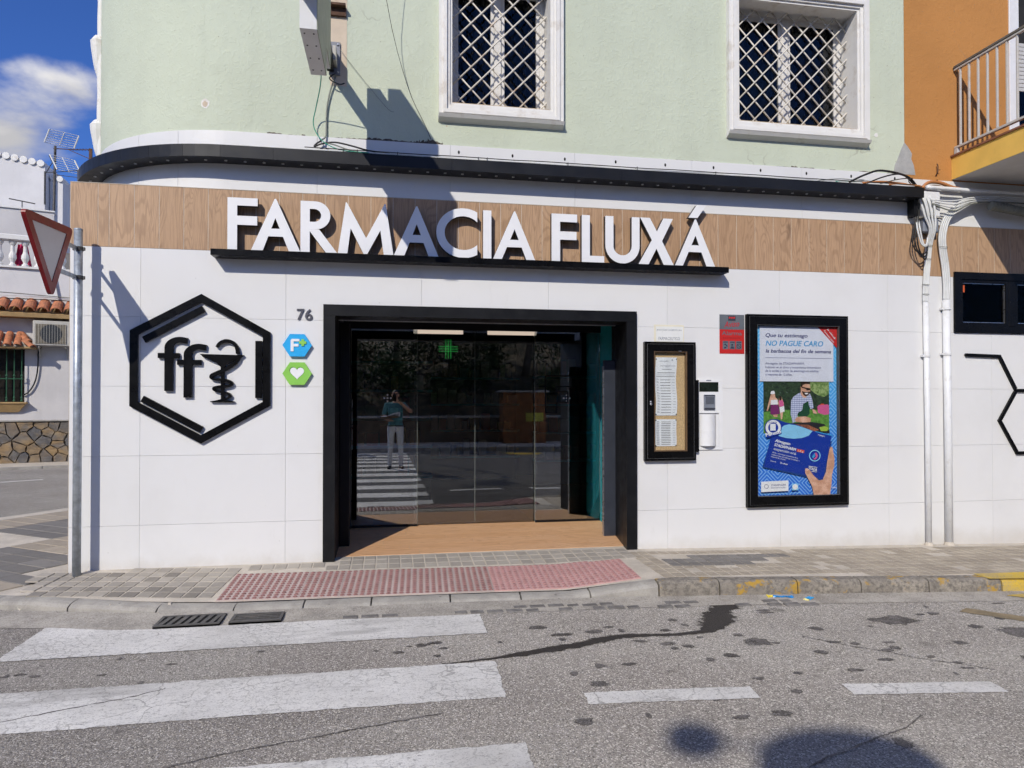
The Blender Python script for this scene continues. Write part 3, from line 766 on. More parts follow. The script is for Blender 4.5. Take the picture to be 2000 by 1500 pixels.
trail = [(2.62, -1.405, 0.10), (2.52, -1.48, 0.105), (2.42, -1.58, 0.085), (2.36, -1.70, 0.12), (2.27, -1.82, 0.11), (2.17, -1.95, 0.08), (2.05, -2.02, 0.035), (1.9, -2.04, 0.03), (1.7, -2.03, 0.03), (1.5, -2.02, 0.045), (1.35, -2.06, 0.055), (1.2, -2.12, 0.05), (1.05, -2.15, 0.055), (0.9, -2.19, 0.045), (0.75, -2.22, 0.035), (0.62, -2.25, 0.02), (0.45, -2.275, 0.012), (0.3, -2.29, 0.004)]
tp = smoothpath([(a, b, c) for a, b, c in trail], 14)
def fade(mt_):
    # stain sheets thin out towards their rim: coverage = rim distance broken up by noise
    t = mt_.node_tree; o = t.nodes['Material Output']; bs = t.nodes['Principled BSDF']
    at_ = t.nodes.new('ShaderNodeAttribute'); at_.attribute_name = 'cover'
    nz_ = t.nodes.new('ShaderNodeTexNoise'); nz_.inputs['Scale'].default_value = 26; nz_.inputs['Detail'].default_value = 6
    tcn = t.nodes.new('ShaderNodeTexCoord'); t.links.new(tcn.outputs['Object'], nz_.inputs['Vector'])
    ad_ = t.nodes.new('ShaderNodeMath'); ad_.operation = 'ADD'; t.links.new(at_.outputs['Fac'], ad_.inputs[0]); t.links.new(nz_.outputs['Fac'], ad_.inputs[1])
    mr = t.nodes.new('ShaderNodeMapRange'); mr.interpolation_type = 'SMOOTHSTEP'; mr.inputs[1].default_value = 0.72; mr.inputs[2].default_value = 1.05; mr.inputs[4].default_value = 0.95; t.links.new(ad_.outputs[0], mr.inputs[0])
    tr = t.nodes.new('ShaderNodeBsdfTransparent'); mxs = t.nodes.new('ShaderNodeMixShader')
    t.links.new(mr.outputs[0], mxs.inputs[0]); t.links.new(tr.outputs[0], mxs.inputs[1]); t.links.new(bs.outputs[0], mxs.inputs[2]); t.links.new(mxs.outputs[0], o.inputs[0])
fade(M['wet']); fade(M['oil'])
def cover(o, vals):
    a_ = o.data.attributes.new('cover', 'FLOAT', 'POINT'); a_.data.foreach_set('value', vals)
wm = MB(); cv_ = []
ACR = (-1.5, -0.9, -0.4, 0.0, 0.4, 0.9, 1.5)
for i, p in enumerate(tp):
    q = tp[min(i+1, len(tp)-1)]; o_ = tp[max(i-1, 0)]
    d = Vector((q.x-o_.x, q.y-o_.y)).normalized(); n = Vector((-d.y, d.x)); rr = max(0.012, p.z)
    for s_ in ACR:
        e = rr*s_*(1 + 0.45*mnoise.noise((p.x*13, p.y*13, s_*2.0)))
        x, y = p.x+n.x*e, p.y+n.y*e*0.9
        wm.v.append((x, y, rz(x, y)+0.0035)); cv_.append(max(0.0, 1.0-abs(s_)/1.5)*(1 if p.z > 0.01 else 0.6))
for i in range(len(tp)-1):
    for k in range(6): wm.f.append([7*i+k, 7*i+k+1, 7*i+7+k+1, 7*i+7+k]); wm.mi.append(0)
cover(wm.build('damp_trail', M['wet'], kind='structure'), cv_)
# oil and dirt spots, faded at the rim
random.seed(21)
spots = [(2.35, -2.25, .14, .07), (2.9, -2.05, .07, .04), (3.6, -1.95, .26, .10), (1.35, -1.9, .09, .04), (4.35, -2.3, .26, .12), (1.9, -2.5, .04, .03), (3.9, -2.75, .09, .06), (4.1, -2.85, .09, .06), (1.75, -2.2, .08, .03), (2.05, -2.45, .07, .04), (0.2, -1.95, .07, .03), (0.05, -2.05, .05, .03), (1.0, -1.75, .09, .04), (3.1, -2.5, .07, .035), (2.3, -3.6, .06, .05), (1.45, -3.9, .06, .06)]
for k in range(70):
    x = random.uniform(0.8, 5.6); spots.append((x, random.uniform(-3.3, -1.6), random.uniform(.025, .085), random.uniform(.018, .04)))
for k in range(16):
    spots.append((random.uniform(-2.2, 0.9), random.uniform(-2.3, -1.85), random.uniform(.02, .06), random.uniform(.015, .03)))
for i, (x, y, a, b) in enumerate(spots):
    sm = MB(); n = 12; vs = [(x, y, rz(x, y)+0.003)]; cc_ = [1.0]
    for ri, (f_, cval) in enumerate(((0.5, 0.62), (1.0, 0.0))):
        for k in range(n):
            t = 2*math.pi*k/n; e = f_*(1 + 0.4*mnoise.noise((math.cos(t)*1.8+i*3, math.sin(t)*1.8, i)))
            px, py = x+a*0.95*e*math.cos(t), y+b*1.3*e*math.sin(t); vs.append((px, py, rz(px, py)+0.003)); cc_.append(cval)
    sm.add(vs, [(0, 1+k, 1+(k+1) % n) for k in range(n)] + [(1+k, 1+n+k, 1+n+(k+1) % n, 1+(k+1) % n) for k in range(n)])
    cover(sm.build('oil_spot', M['oil'], kind='structure'), cc_)
# old seams in the surface, open hairline joints
for (p0, p1, wv) in (((-0.95, -3.25), (0.25, -2.93), 0.03), ((1.15, -4.0), (2.6, -3.35), 0.05), ((-2.0, -2.72), (-1.2, -2.40), 0.03), ((2.7, -2.2), (3.5, -2.9), 0.06)):
    sm = MB(); cc_ = []; nn_ = 60
    for k in range(nn_+1):
        t = k/nn_; x = lerp(p0[0], p1[0], t); y = lerp(p0[1], p1[1], t) + wv*mnoise.noise((x*3, y*3, 4)) + 0.012*mnoise.noise((x*20, y*20, 6)); wd_ = 0.010*(0.5+abs(mnoise.noise((x*8, 1, 1))))
        for s_ in (-1.6, 0, 1.6): sm.v.append((x, y+s_*wd_, rz(x, y+s_*wd_)+0.0045)); cc_.append(0.75 if s_ == 0 else 0.0)
    for k in range(nn_):
        for j in range(2): sm.f.append([3*k+j, 3*k+3+j, 3*k+4+j, 3*k+1+j]); sm.mi.append(0)
    cover(sm.build('road_seam', M['oil'], kind='structure'), cc_)

# ------------------------------------------------------------------ paving pieces
def pad(x0, x1, y0, y1, fn, th=0.010, b=0.006):
    p = MB(); cs = [(x0, y0), (x1, y0), (x1, y1), (x0, y1)]
    ci = [(x0+b, y0+b), (x1-b, y0+b), (x1-b, y1-b), (x0+b, y1-b)]
    A = [fn(*c) for c in cs]; B = [fn(*c) for c in ci]
    vs = [(a[0], a[1], a[2]-0.014) for a in A] + [(a[0], a[1], a[2]-0.003) for a in A] + [(q[0], q[1], q[2]) for q in B]
    p.add(vs, [(0,1,5,4),(1,2,6,5),(2,3,7,6),(3,0,4,7),(4,5,9,8),(5,6,10,9),(6,7,11,10),(7,4,8,11),(8,9,10,11)])
    return p
random.seed(12)
ca, sa = math.cos(R(-7)), math.sin(R(-7))
def rotL(u, v):
    x = -1.36 + u*ca - v*sa; y = -0.93 + u*sa + v*ca
    return (x, y, side_z(x, y) + 0.001)
pw, ph = 0.115, 0.118
npv = 0
for j in range(9):
    for i in range(1, 18):
        u1 = -i*pw + j*0.0; v0 = j*ph + 0.012*i*0
        x, y, _ = rotL(u1+pw/2, v0+ph/2)
        if y > -0.05 or x < -2.76 - 0.25*(y+0.6) or y < kerb_y(max(-2.75, x))+0.17: continue
        d = random.random()
        near = sstep(-0.35, -0.85, y)
        mt_ = M['paver_light'] if random.random() > 0.25+0.75*near else M['paver']
        pad(u1+0.007, u1+pw-0.007, v0+0.007, v0+ph-0.007, rotL, b=0.003).build('paver', mt_, pavement); npv += 1
# three rows of pads at the threshold, laid square to the wall
def sq(x, y): return (x, y, side_z(x, y) + 0.001)
for j in range(3):
    for i in range(26):
        x0 = -0.56 + i*0.1075 ; y0 = 0.125 - (j+1)*0.134 - 0.004*i
        if x0 < -0.49 and y0 > -0.2: continue
        pad(x0+0.006, x0+0.1015, y0+0.007, y0+0.127, sq, b=0.003).build('paver', M['paver_light'], pavement); npv += 1
for i in range(6):
    x0 = -1.21 + i*0.107
    pad(x0+0.006, x0+0.101, -0.185, -0.055, sq, b=0.003).build('paver', M['paver_light'], pavement); npv += 1
# slate patch to the right of the door and tan pads round it
for j in range(3):
    for i in range(10 if j else 8):
        x0 = 2.42 + (0.30 if j == 2 else 0) + i*0.10 - 0.0; y0 = -0.72 + j*0.135
        pad(x0+0.005, x0+0.095, y0+0.005, y0+0.130, sq, b=0.003).build('paver', M['paver_dark'], pavement); npv += 1
rest = MB()
for j in range(9):
    for i in range(0, 52):
        x0 = 2.2 + i*0.10; y0 = -1.34 + j*0.135
        ky = kerb_y(x0+0.05)+0.145
        if y0 < ky-0.02 or y0+0.13 > -0.13 or random.random() < 0.06: continue
        if 2.4 < x0 < 3.45 and -0.73 < y0 < -0.33: continue
        m0 = pad(x0+0.005, x0+0.095, y0+0.005, y0+0.130, sq, b=0.003)
        rest.add([(v[0], v[1], v[2]-0.0025 + 0.0012*mnoise.noise((v[0]*4, v[1]*4, 0))) for v in m0.v], m0.f)
rest.build('paver_field', concrete('old_pavers', (0.385, 0.335, 0.265), 0.16, 5, (0.25, 0.21, 0.165), 0.5), pavement, kind='stuff')
# striped pavers round the corner in the side street
DS = Vector((0.562, 0.827)); NS = Vector((0.827, -0.562))
def sideP(u, v):
    p = Vector((-5.12, 2.9)) + DS*u + NS*v
    return (p.x, p.y, -0.041)
def cornP(u, v):
    p = Vector((-4.05, 0.2)) + DS*u + NS*v
    return (p.x, p.y, -0.0385)
for i in range(0, 14):
    for j in range(3):
        a = sideP(-0.1+0.31*i, 0.35+j*0.95)
        pad(-0.1+0.24*i, -0.1+0.24*i+0.222, 0.2+j*0.65, 0.2+j*0.65+0.635, sideP, b=0.003).build('paver', M['paver_tan'] if j == 0 else M['paver_dark'] if (i+j) % 9 else M['paver_tan'], pavement); npv += 1
for i in range(-1, 8):
    for j in range(4):
        u0, v0 = 0.21*i + 0.05, -0.45 + j*0.42
        x, y, z = cornP(u0+.1, v0+.2)
        if x > -2.83 or y < -0.42 - (x+2.9)*0.25 - 0.0*i or x < -5.0: continue
        if y > 0.0 and x > -2.9: continue
        pad(u0+0.008, u0+0.202, v0+0.004, v0+0.416, cornP, b=0.003).build('paver', M['paver_dark'] if 1 <= i <= 4 else M['paver_tan'], pavement); npv += 1

# tactile warning tiles: 30 cm tiles with 6 x 6 domes
def tile_mesh(name, mt_, dm):
    b = MB(); b.bbox(0.0005, 0.3015, 0.0005, 0.3015, -0.02, 0.0, 0.001); b.m = 1
    for i in range(6):
        for j in range(6):
            cx_, cy_ = 0.025+0.05*i, 0.025+0.05*j; vs = []
            for r, h in ((0.0195, 0.0), (0.014, 0.0055)):
                vs += [(cx_+r*math.cos(math.pi*k/4), cy_+r*math.sin(math.pi*k/4), h) for k in range(8)]
            b.add(vs, [(k, (k+1) % 8, (k+1) % 8+8, k+8) for k in range(8)] + [tuple(range(8, 16))])
    return b.mesh(name, [mt_, dm])
tm = {0: tile_mesh('tactile_tile', M['tactile_worn'], M['dome_red']), 1: tile_mesh('tactile_tile_new', M['tactile_red'], M['dome_pink'])}
ang = math.atan2(-0.14, 3.35)
e1 = Vector((math.cos(ang), math.sin(ang), 0))
for i in range(11):
    for j in range(2):
        o_ = Vector((-1.30, -0.885, 0)) + e1*0.302*i + Vector((0.075*0-math.sin(ang), math.cos(ang), 0))*0.302*j
        c_ = o_ + e1*0.15 + Vector((0, 0.15, 0))
        z0 = side_z(o_.x, o_.y); zx = side_z(o_.x+0.3, o_.y-0.01); zy = side_z(o_.x, o_.y+0.3)
        X = (e1*0.3 + Vector((0, 0, zx-z0))).normalized(); Y = (Vector((-e1.y, e1.x, 0))*0.3 + Vector((0, 0, zy-z0))).normalized()
        Z = X.cross(Y).normalized(); Y = Z.cross(X)
        t_ = inst('tactile_tile', tm[1 if i >= 7 else 0], (0, 0, 0), pavement)
        mt4 = Matrix((X, Y, Z)).transposed().to_4x4(); mt4.translation = Vector((o_.x, o_.y, z0+0.004)); t_.matrix_world = mt4
        npv += 1
# ================================================================== PHARMACY BUILDING
bld = empty('pharmacy_building', (0, 0, 0), label='corner pharmacy with white tiled ground floor and pale green upper floor', cat='building')
RC = 1.55; XC = -1.4; AEND = R(125)
def wall_pt(s, o=0.0):
    # s: distance left from x = 5.34 along the wall line; o: outward offset
    L0 = 5.34 - XC
    if s <= L0: return (5.34 - s, -o)
    a = (s-L0)/RC
    if a <= AEND: return (XC - (RC+o)*math.sin(a), RC - (RC+o)*math.cos(a))
    e = s - L0 - RC*AEND
    p = (XC - (RC+o)*math.sin(AEND), RC - (RC+o)*math.cos(AEND))
    return (p[0] - math.cos(AEND)*e, p[1] + math.sin(AEND)*e)
def strip(mb, s0, s1, o0, o1, z0, z1, step=0.12):
    # slab following the wall line between offsets o0 (outer) and o1 (inner)
    n = max(1, int(math.ceil((s1-s0)/step))); vs = []
    for k in range(n+1):
        s_ = lerp(s0, s1, k/n); a = wall_pt(s_, o0); b = wall_pt(s_, o1)
        vs += [(a[0], a[1], z0), (a[0], a[1], z1), (b[0], b[1], z1), (b[0], b[1], z0)]
    fs = []
    for k in range(n):
        i = 4*k
        fs += [(i+1, i, i+4, i+5), (i+2, i+1, i+5, i+6), (i+3, i+2, i+6, i+7), (i, i+3, i+7, i+4)]
    fs += [(0, 1, 2, 3), (4*n+3, 4*n+2, 4*n+1, 4*n)]
    mb.add(vs, fs); return mb
LSTR = 5.34 - XC

# --- white wall tiles of the ground floor
DOOR = (-0.600, 2.352, -1, 2.305)
RWIN = (5.905, 7.35, 2.16, 2.812)
cols_ = [-2.687, -2.13, -0.927, 0.277, 1.477, 2.677, 3.885, 5.12, 6.375, 7.6, 8.8]
rows_ = [-0.28, 0.365, 0.963, 1.562, 2.161, 2.757]
for i in range(len(cols_)-1):
    for j in range(len(rows_)-1):
        rr = sub_rect((cols_[i]+0.001, cols_[i+1]-0.001, rows_[j]+0.001, rows_[j+1]-0.001), [DOOR, RWIN])
        if not rr: continue
        t = MB()
        for (x0, x1, z0, z1) in rr:
            if x1-x0 > 0.004 and z1-z0 > 0.004: t.box(x0, x1, 0.0, 0.012, z0, z1)
        if t.v: t.build('wall_tile', M['white_tile'], bld)
# grout bed / thin wing wall that carries the tiles past the rounded corner
g = MB()
for (x0, x1, z0, z1) in sub_rect((-2.684, 8.8, -0.28, 3.298), [(DOOR[0]+0.02, DOOR[1]-0.02, -1, 2.29), (RWIN[0]+0.02, RWIN[1]-0.02, RWIN[2]+0.02, RWIN[3]-0.02)]):
    g.box(x0, x1, 0.0115, 0.055, z0, z1)
g.build('tile_backing', M['grout'], bld)
edge = MB(); edge.box(-2.690, -2.6845, 0.0005, 0.05, -0.28, 3.30); edge.build('tile_edge_trim', simple('edge_beige', (0.45, 0.37, 0.28), 0.7, 0.1), bld)
# --- oak-look planks
pm = {}
x = -2.687; ws = [0.215, 0.088] + [0.2]*60; random.seed(2)
for wdt in ws:
    if x > 8.6: break
    if wdt not in pm:
        b = MB(); b.box(0.0024, wdt-0.0024, -0.0015, 0.012, 0.0, 0.540); pm[wdt] = b.mesh('plank', M['wood'])
    inst('plank', pm[wdt], (x, 0, 2.7585), bld); x += wdt
gl_ = MB(); gl_.box(-2.687, 8.6, 0.0002, 0.0118, 2.759, 3.298); gl_.build('plank_grout', simple('grout_light', (0.60, 0.54, 0.46), 0.9, 0.05), bld)
cap = MB(); cap.box(-2.69, 8.6, -0.004, 0.058, 3.2985, 3.304); cap.build('wing_cap', simple('cap_grey', (0.5, 0.44, 0.36), 0.7, 0.05), bld)
# --- curved core of the ground floor and the filler on top of the wing
c = MB(); strip(c, LSTR-0.9, LSTR+RC*AEND+6, -0.06, -0.3, -0.3, 3.29)
c.build('corner_wall', M['white_render'], bld)
# --- white tile band that follows the rounded corner above the planks
ss = [0.0]; 
while ss[-1] < 7.0: ss.append(ss[-1] + 1.2)
ss += [ss[-1] + 0.42*k for k in range(1, 9)]
for a, b in zip(ss, ss[1:]):
    t = MB(); strip(t, a+0.0012, b-0.0012, 0.0, -0.012, 3.306, 3.822, 0.07); t.build('band_tile', M['white_tile'], bld, smooth=False)
t = MB(); t.box(5.341, 8.8, 0.0, 0.012, 3.306, 3.78); t.build('band_tile', M['white_tile'], bld)
k_ = MB(); strip(k_, 0.0, LSTR+RC*AEND+5, -0.012, -0.2, 3.3055, 3.8205, 0.1); k_.box(5.341, 8.8, 0.0125, 0.2, 3.3055, 3.78); k_.build('band_backing', M['grout'], bld)
first = [o for o in bld.children if o.name.startswith('band_tile')]
# screw holes left along the band
for i in range(11):
    x = 0.62 + i*0.51
    h = MB(); n = 8; cz = 3.757 + 0.0015*i + 0.006*mnoise.noise((x, 0, 0))
    h.poly([(x+0.010*math.cos(2*math.pi*k/n), cz+0.017*math.sin(2*math.pi*k/n)) for k in range(n)], -0.0015, 0.004)
    h.build('screw_hole', M['hole'], bld)

# --- pale green upper wall with two window openings
W1 = (0.55, 1.50, 4.205, 5.50); W2 = (3.434, 4.768, 4.245, 5.52)
u = MB()
for (x0, x1, z0, z1) in sub_rect((XC, 5.335, 3.823, 8.6), [W1, W2]):
    u.box(x0, x1, 0.010, 0.30, z0, z1)
strip(u, LSTR, LSTR+RC*AEND+6, -0.010, -0.30, 3.823, 8.6, 0.06)
upper = u.build('upper_wall', M['green_render'], bld)
# ragged lower edge of the render, where the tiles were cut in
rg = MB(); random.seed(5); x = -1.3
while x < 5.3:
    L = random.uniform(0.03, 0.16); hgt = random.uniform(0.004, 0.016) * (3.2 if -0.36 < x < 0.45 else 1.0)
    if random.random() < (1.0 if -0.36 < x < 0.45 else 0.45):
        pts = [(x, 3.8225)] + [(x+L*k/6, 3.8225+hgt*random.uniform(0.3, 1.0)) for k in range(0, 7)] + [(x+L, 3.8225)]
        rg.poly(pts, 0.0045, 0.0096)
    x += L + (0.0 if -0.36 < x < 0.45 else random.uniform(0.0, 0.1))
rg.build('broken_render_edge', simple('broken_render', (0.12, 0.10, 0.075), 0.9, 0.5, 30, bump=0.5), bld, kind='stuff')
# scar of exposed undercoat and loose flakes
for (cx_, cz_, r_, mt_) in ((-1.62, 4.06, 0.042, 'white_paint'), (-1.622, 4.055, 0.026, 'bare_cream'), (5.0, 4.22, 0.022, 'white_paint')):
    n = 14; f = MB(); yy = 0.0085 if mt_ == 'white_paint' else 0.0075
    pts = []
    for k in range(n):
        a = 2*math.pi*k/n; e = 1+0.35*mnoise.noise((math.cos(a)*2+cx_, math.sin(a)*2, cz_)); pts.append((cx_+r_*e*math.cos(a)*0.9, cz_+r_*e*math.sin(a)))
    if cx_ < XC:   # on the bend: put it on the curved wall
        vs = []
        for px, pz in pts:
            a = math.asin(clamp((XC-px)/RC, -1, 1)); rr_ = RC-0.010+(0.001 if mt_ == 'white_paint' else 0.002)
            vs.append((XC-rr_*math.sin(a), RC-rr_*math.cos(a), pz))
        f.add(vs, [tuple(range(n))])
    else: f.poly(pts, yy, 0.0098)
    f.build('render_scar', M[mt_], bld)
# grey repair at the joint with the orange house
f = MB(); random.seed(8)
f.poly([(5.20, 3.824), (5.46, 3.824), (5.44, 3.93), (5.41, 3.99), (5.42, 4.05), (5.37, 4.12), (5.33, 4.16), (5.29, 4.08), (5.25, 3.98), (5.22, 3.92)], 0.003, 0.0095)
f.build('cement_patch', concrete('cement_patch', (0.40, 0.40, 0.39), 0.1, 8), bld)
# old white edge moulding down the far side of the rounded corner
em = MB(); sA = LSTR + RC*R(72)
prof = []
zz = 3.86
while zz < 8.5:
    prof.append((zz, 0.036 + 0.012*abs(mnoise.noise((zz*2.2, 1, 1))))); zz += 0.08
for ox, wz in ((0.0, 0.10), (0.06, 0.07)):
    pts = []
    for zz, wv in prof: 
        p = wall_pt(sA+0.10+ox, 0.0); pts.append((p[0], p[1], zz))
    em.tube(pts, [wv*(1.0 if ox == 0 else 0.8) for _, wv in prof], 8)
em.build('corner_moulding', M['white_paint'], bld, smooth=True)
for (z0, hh) in ((3.98, 0.36), (4.80, 0.40)):
    b = MB(); p = wall_pt(sA+0.13, 0.02)
    b.lathe((p[0], p[1], z0-0.06), [(0.02, -0.02), (0.045, 0.06), (0.062, 0.16), (0.078, hh*0.7), (0.082, hh*0.86), (0.045, hh)], 12)
    b.build('corbel', M['white_paint'], bld)

# --- black fascia that follows the bend, with a row of little downlights
FZ0, FZ1, FP = 3.528, 3.632, 0.185
segs = [0.0 - 0.06, 1.6, 3.2, 4.8, 6.35, 6.78] + [6.78+0.28*k for k in range(1, 12)]
for a, b in zip(segs, segs[1:]):
    f = MB(); n = 1 if b < 6.8 else 3
    strip(f, a+0.0008, b-0.0008, FP, 0.0005, FZ0, FZ1, (b-a)/n+1e-6)
    f.build('fascia_panel', M['fascia_metal'], bld)
dl = MB(); dl.lathe((0, 0, 0), [(0.013, -0.006), (0.013, 0.001), (0.010, 0.003)], 8); dlm = dl.mesh('downlight', M['alu'])
s_ = 0.10
while s_ < LSTR + 2.2:
    p = wall_pt(s_, 0.095); inst('downlight', dlm, (p[0], p[1], FZ0-0.0005), bld); s_ += 0.1585
fe = MB(); fe.box(5.355, 5.40, -0.10, -0.002, 3.36, 3.62); fe.build('fascia_end_bracket', M['black_metal'], bld)

# --- windows on the upper floor
def upper_window(op, zbot, label_, pitch, seed):
    x0, x1, z0, z1 = op
    wn = MB(); mo = 0.118
    # moulded surround: three stepped rings and a projecting sill
    X0, X1, Z0, Z1 = x0-mo, x1+mo, z0-0.14, z1+0.09
    root = bpy.data.objects.new('window', None); col.objects.link(root); root.parent = bld; root['label'] = label_
    a = MB(); a.frame(X0, X1, Z0, Z1, 0.040, -0.050, 0.02); a.build('surround_moulding', M['white_paint'], root)
    a = MB(); a.frame(X0+0.040, X1-0.040, Z0+0.040, Z1-0.040, 0.032, -0.066, 0.02); a.build('surround_moulding', M['white_paint'], root)
    a = MB(); a.frame(X0+0.072, X1-0.072, Z0+0.072, Z1-0.072, 0.028, -0.040, 0.02, 0.050); a.build('surround_moulding', M['white_paint'], root)
    a = MB(); a.frame(X0+0.100, X1-0.100, Z0+0.122, Z1-0.100, 0.024, -0.022, 0.2985, 0.024); a.build('reveal', M['white_paint'], root)
    a = MB(); a.add([(X0-0.004, -0.055, Z0-0.002), (X1+0.004, -0.055, Z0-0.002), (X1+0.004, 0.009, Z0-0.03), (X0-0.004, 0.009, Z0-0.03), (X0-0.004, -0.075, Z0+0.026), (X1+0.004, -0.075, Z0+0.026), (X1+0.004, 0.009, Z0+0.026), (X0-0.004, 0.009, Z0+0.026)],
                    [(0,3,2,1),(4,5,6,7),(0,1,5,4),(1,2,6,5),(2,3,7,6),(3,0,4,7)]); a.build('sill', M['white_paint'], root)
    a = MB(); a.box(x0+0.0065, x1-0.0065, -0.015, 0.244, z0+0.0065, z0+0.014); a.build('sill_top', M['sill_ochre'], root)
    # casement frames and panes
    a = MB(); a.frame(x0+0.0065, x1-0.0065, z0+0.015, z1-0.0065, 0.05, 0.245, 0.295); a.build('casement_frame', M['white_wood'], root)
    mid = (x0+x1)/2
    a = MB(); a.bbox(mid-0.036, mid+0.036, 0.235, 0.29, z0+0.066, z1-0.058, 0.006); a.build('mullion', M['white_wood'], root)
    for (a0, a1) in ((x0+0.057, mid-0.037), (mid+0.037, x1-0.057)):
        a = MB(); a.frame(a0+0.001, a1-0.001, z0+0.066, z1-0.058, 0.03, 0.25, 0.285); a.build('sash', M['white_wood'], root)
        a = MB(); a.box(a0+0.03, a1-0.03, 0.264, 0.268, z0+0.09, z1-0.08); a.build('pane', M['glass_window'], root)
    # curtain close behind the panes
    a = MB(); nn = 60
    a.grid(lambda u_, v_: (lerp(x0, x1, u_), 0.34 + 0.02*math.sin(u_*60), lerp(z0, z1, v_)), nn, 1); a.build('curtain', M['navy'], root, smooth=True)
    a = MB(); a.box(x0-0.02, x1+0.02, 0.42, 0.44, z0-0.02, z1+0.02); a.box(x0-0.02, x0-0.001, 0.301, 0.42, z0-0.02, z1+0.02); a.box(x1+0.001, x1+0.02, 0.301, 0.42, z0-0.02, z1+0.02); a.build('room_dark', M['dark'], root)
    # lattice grille: two layers of round bars
    for fam, yy in ((1, 0.150), (-1, 0.166)):
        c0 = z0 + 0.02; k = -20
        while k < 40:
            off = k*pitch
            # line z = c0 + off + fam*(x-x0)
            p = []
            for xx in (x0+0.005, x1-0.005):
                p.append((xx, c0 + off + fam*(xx-x0)*1.03))
            (xa, za), (xb, zb) = p
            zl, zh = z0+0.014, z1-0.004
            def clip(xa, za, xb, zb):
                t0, t1 = 0.0, 1.0; dz = zb-za
                for lim, sgn in ((zl, 1), (zh, -1)):
                    fa = sgn*(za-lim); fb = sgn*(zb-lim)
                    if fa < 0 and fb < 0: return None
                    if fa < 0: t0 = max(t0, fa/(fa-fb))
                    elif fb < 0: t1 = min(t1, fa/(fa-fb))
                if t1-t0 < 0.02: return None
                return (lerp(xa, xb, t0), lerp(za, zb, t0), lerp(xa, xb, t1), lerp(za, zb, t1))
            q = clip(xa, za, xb, zb)
            if q and math.hypot(q[2]-q[0], q[3]-q[1]) > 0.05:
                b = MB(); b.tube([(q[0], yy, q[1]), (q[2], yy, q[3])], 0.0082, 6); b.build('lattice_bar', M['grille'], root, smooth=True)
            k += 1
    return root
upper_window(W1, 4.06, 'narrow window with diamond lattice grille, nearer the cross sign', 0.212, 1)
upper_window(W2, 4.11, 'wide window with rusty diamond lattice grille, beside the orange house', 0.190, 2)

# --- ground-floor window at the right
rw = bpy.data.objects.new('window', None); col.objects.link(rw); rw.parent = bld; rw['label'] = 'low wide window with thick black frame at the right end'
a = MB(); a.frame(5.907, 7.35, 2.163, 2.811, 0.075, -0.022, 0.08); a.build('window_frame', M['black_gloss'], rw)
a = MB(); a.bbox(6.585, 6.665, -0.012, 0.07, 2.239, 2.735, 0.004); a.build('mullion', M['black_gloss'], rw)
for (a0, a1) in ((5.983, 6.584), (6.666, 7.274)):
    a = MB(); a.frame(a0, a1, 2.240, 2.734, 0.034, -0.008, 0.05); a.build('sash', M['black_gloss'], rw)
    a = MB(); a.frame(a0+0.035, a1-0.035, 2.275, 2.699, 0.006, 0.004, 0.03); a.build('glazing_bead', M['steel'], rw)
    a = MB(); a.box(a0+0.036, a1-0.036, 0.022, 0.026, 2.276, 2.698); a.build('pane', glass('glass_dark_window', 1.12, (0.25, 0.25, 0.2)), rw)
a = MB(); a.box(5.93, 7.33, 0.09, 0.10, 2.18, 2.79); a.build('blind', simple('brown_blind', (0.035, 0.032, 0.02), 0.6, 0.3, 20), rw)
a = MB(); a.box(6.022, 6.060, 0.015, 0.0175, 2.60, 2.676); a.build('sticker', simple('orange_sticker', (0.55, 0.10, 0.03), 0.6), rw)

# --- door surround, porch and glass
ds = MB()
ds.box(-0.600, -0.497, -0.030, 0.62, -0.02, 2.203); ds.build('door_jamb', M['black_metal'], bld)
ds = MB(); ds.hexa([(2.247, -0.030, -0.05), (2.352, -0.030, -0.05), (2.352, 0.60, -0.05), (2.335, 0.60, -0.05)], [(2.247, -0.030, 2.203), (2.352, -0.030, 2.203), (2.352, 0.60, 2.203), (2.335, 0.60, 2.203)]); ds.build('door_jamb', M['black_metal'], bld)
ds = MB(); ds.box(-0.600, 2.352, -0.031, 0.30, 2.2035, 2.304); ds.build('door_head', M['black_metal'], bld)
ds = MB(); ds.box(-0.49, 2.24, 0.280, 0.2985, 2.193, 2.2028); ds.build('head_bright_line', M['alu'], bld)  # pale metal strip added to imitate the bright gap line under the head
# porch walls, ceiling
p = MB(); p.box(-0.62, -0.505, 0.625, 1.40, -0.02, 2.60); p.build('porch_wall', M['black_metal'], bld)
p = MB(); p.box(2.394, 2.50, 0.70, 1.40, -0.02, 2.60); p.build('porch_wall', M['teal'], bld)
p = MB(); p.box(2.336, 2.50, 0.603, 0.699, -0.02, 2.60); p.build('porch_return', M['black_metal'], bld)
p = MB(); p.box(-0.504, 2.3935, 0.335, 1.40, 2.36, 2.42); p.build('porch_ceiling', M['black_metal'], bld)
p = MB(); p.box(2.382, 2.3935, 0.78, 1.27, 0.0, 0.14); p.build('skirting', M['teal'], bld)
# guide post at the right of the porch
gp = MB(); gp.bbox(2.205, 2.330, 0.545, 0.602, 0.0, 1.862, 0.004); gp.build('guide_post', simple('post_grey', (0.035, 0.041, 0.056), 0.4, 0.1), bld)
gp = MB(); gp.bbox(2.196, 2.2045, 0.552, 0.60, 0.0, 1.80, 0.001); gp.build('post_strip', M['steel'], bld)
gp = MB(); gp.bbox(2.09, 2.20, 0.60, 0.68, 0.001, 0.006, 0.001); gp.build('floor_plate', M['steel'], bld)
gp = MB(); gp.bbox(-0.496, -0.40, 0.50, 0.60, 0.0, 2.20, 0.004); gp.build('guide_post', M['black_metal'], bld)
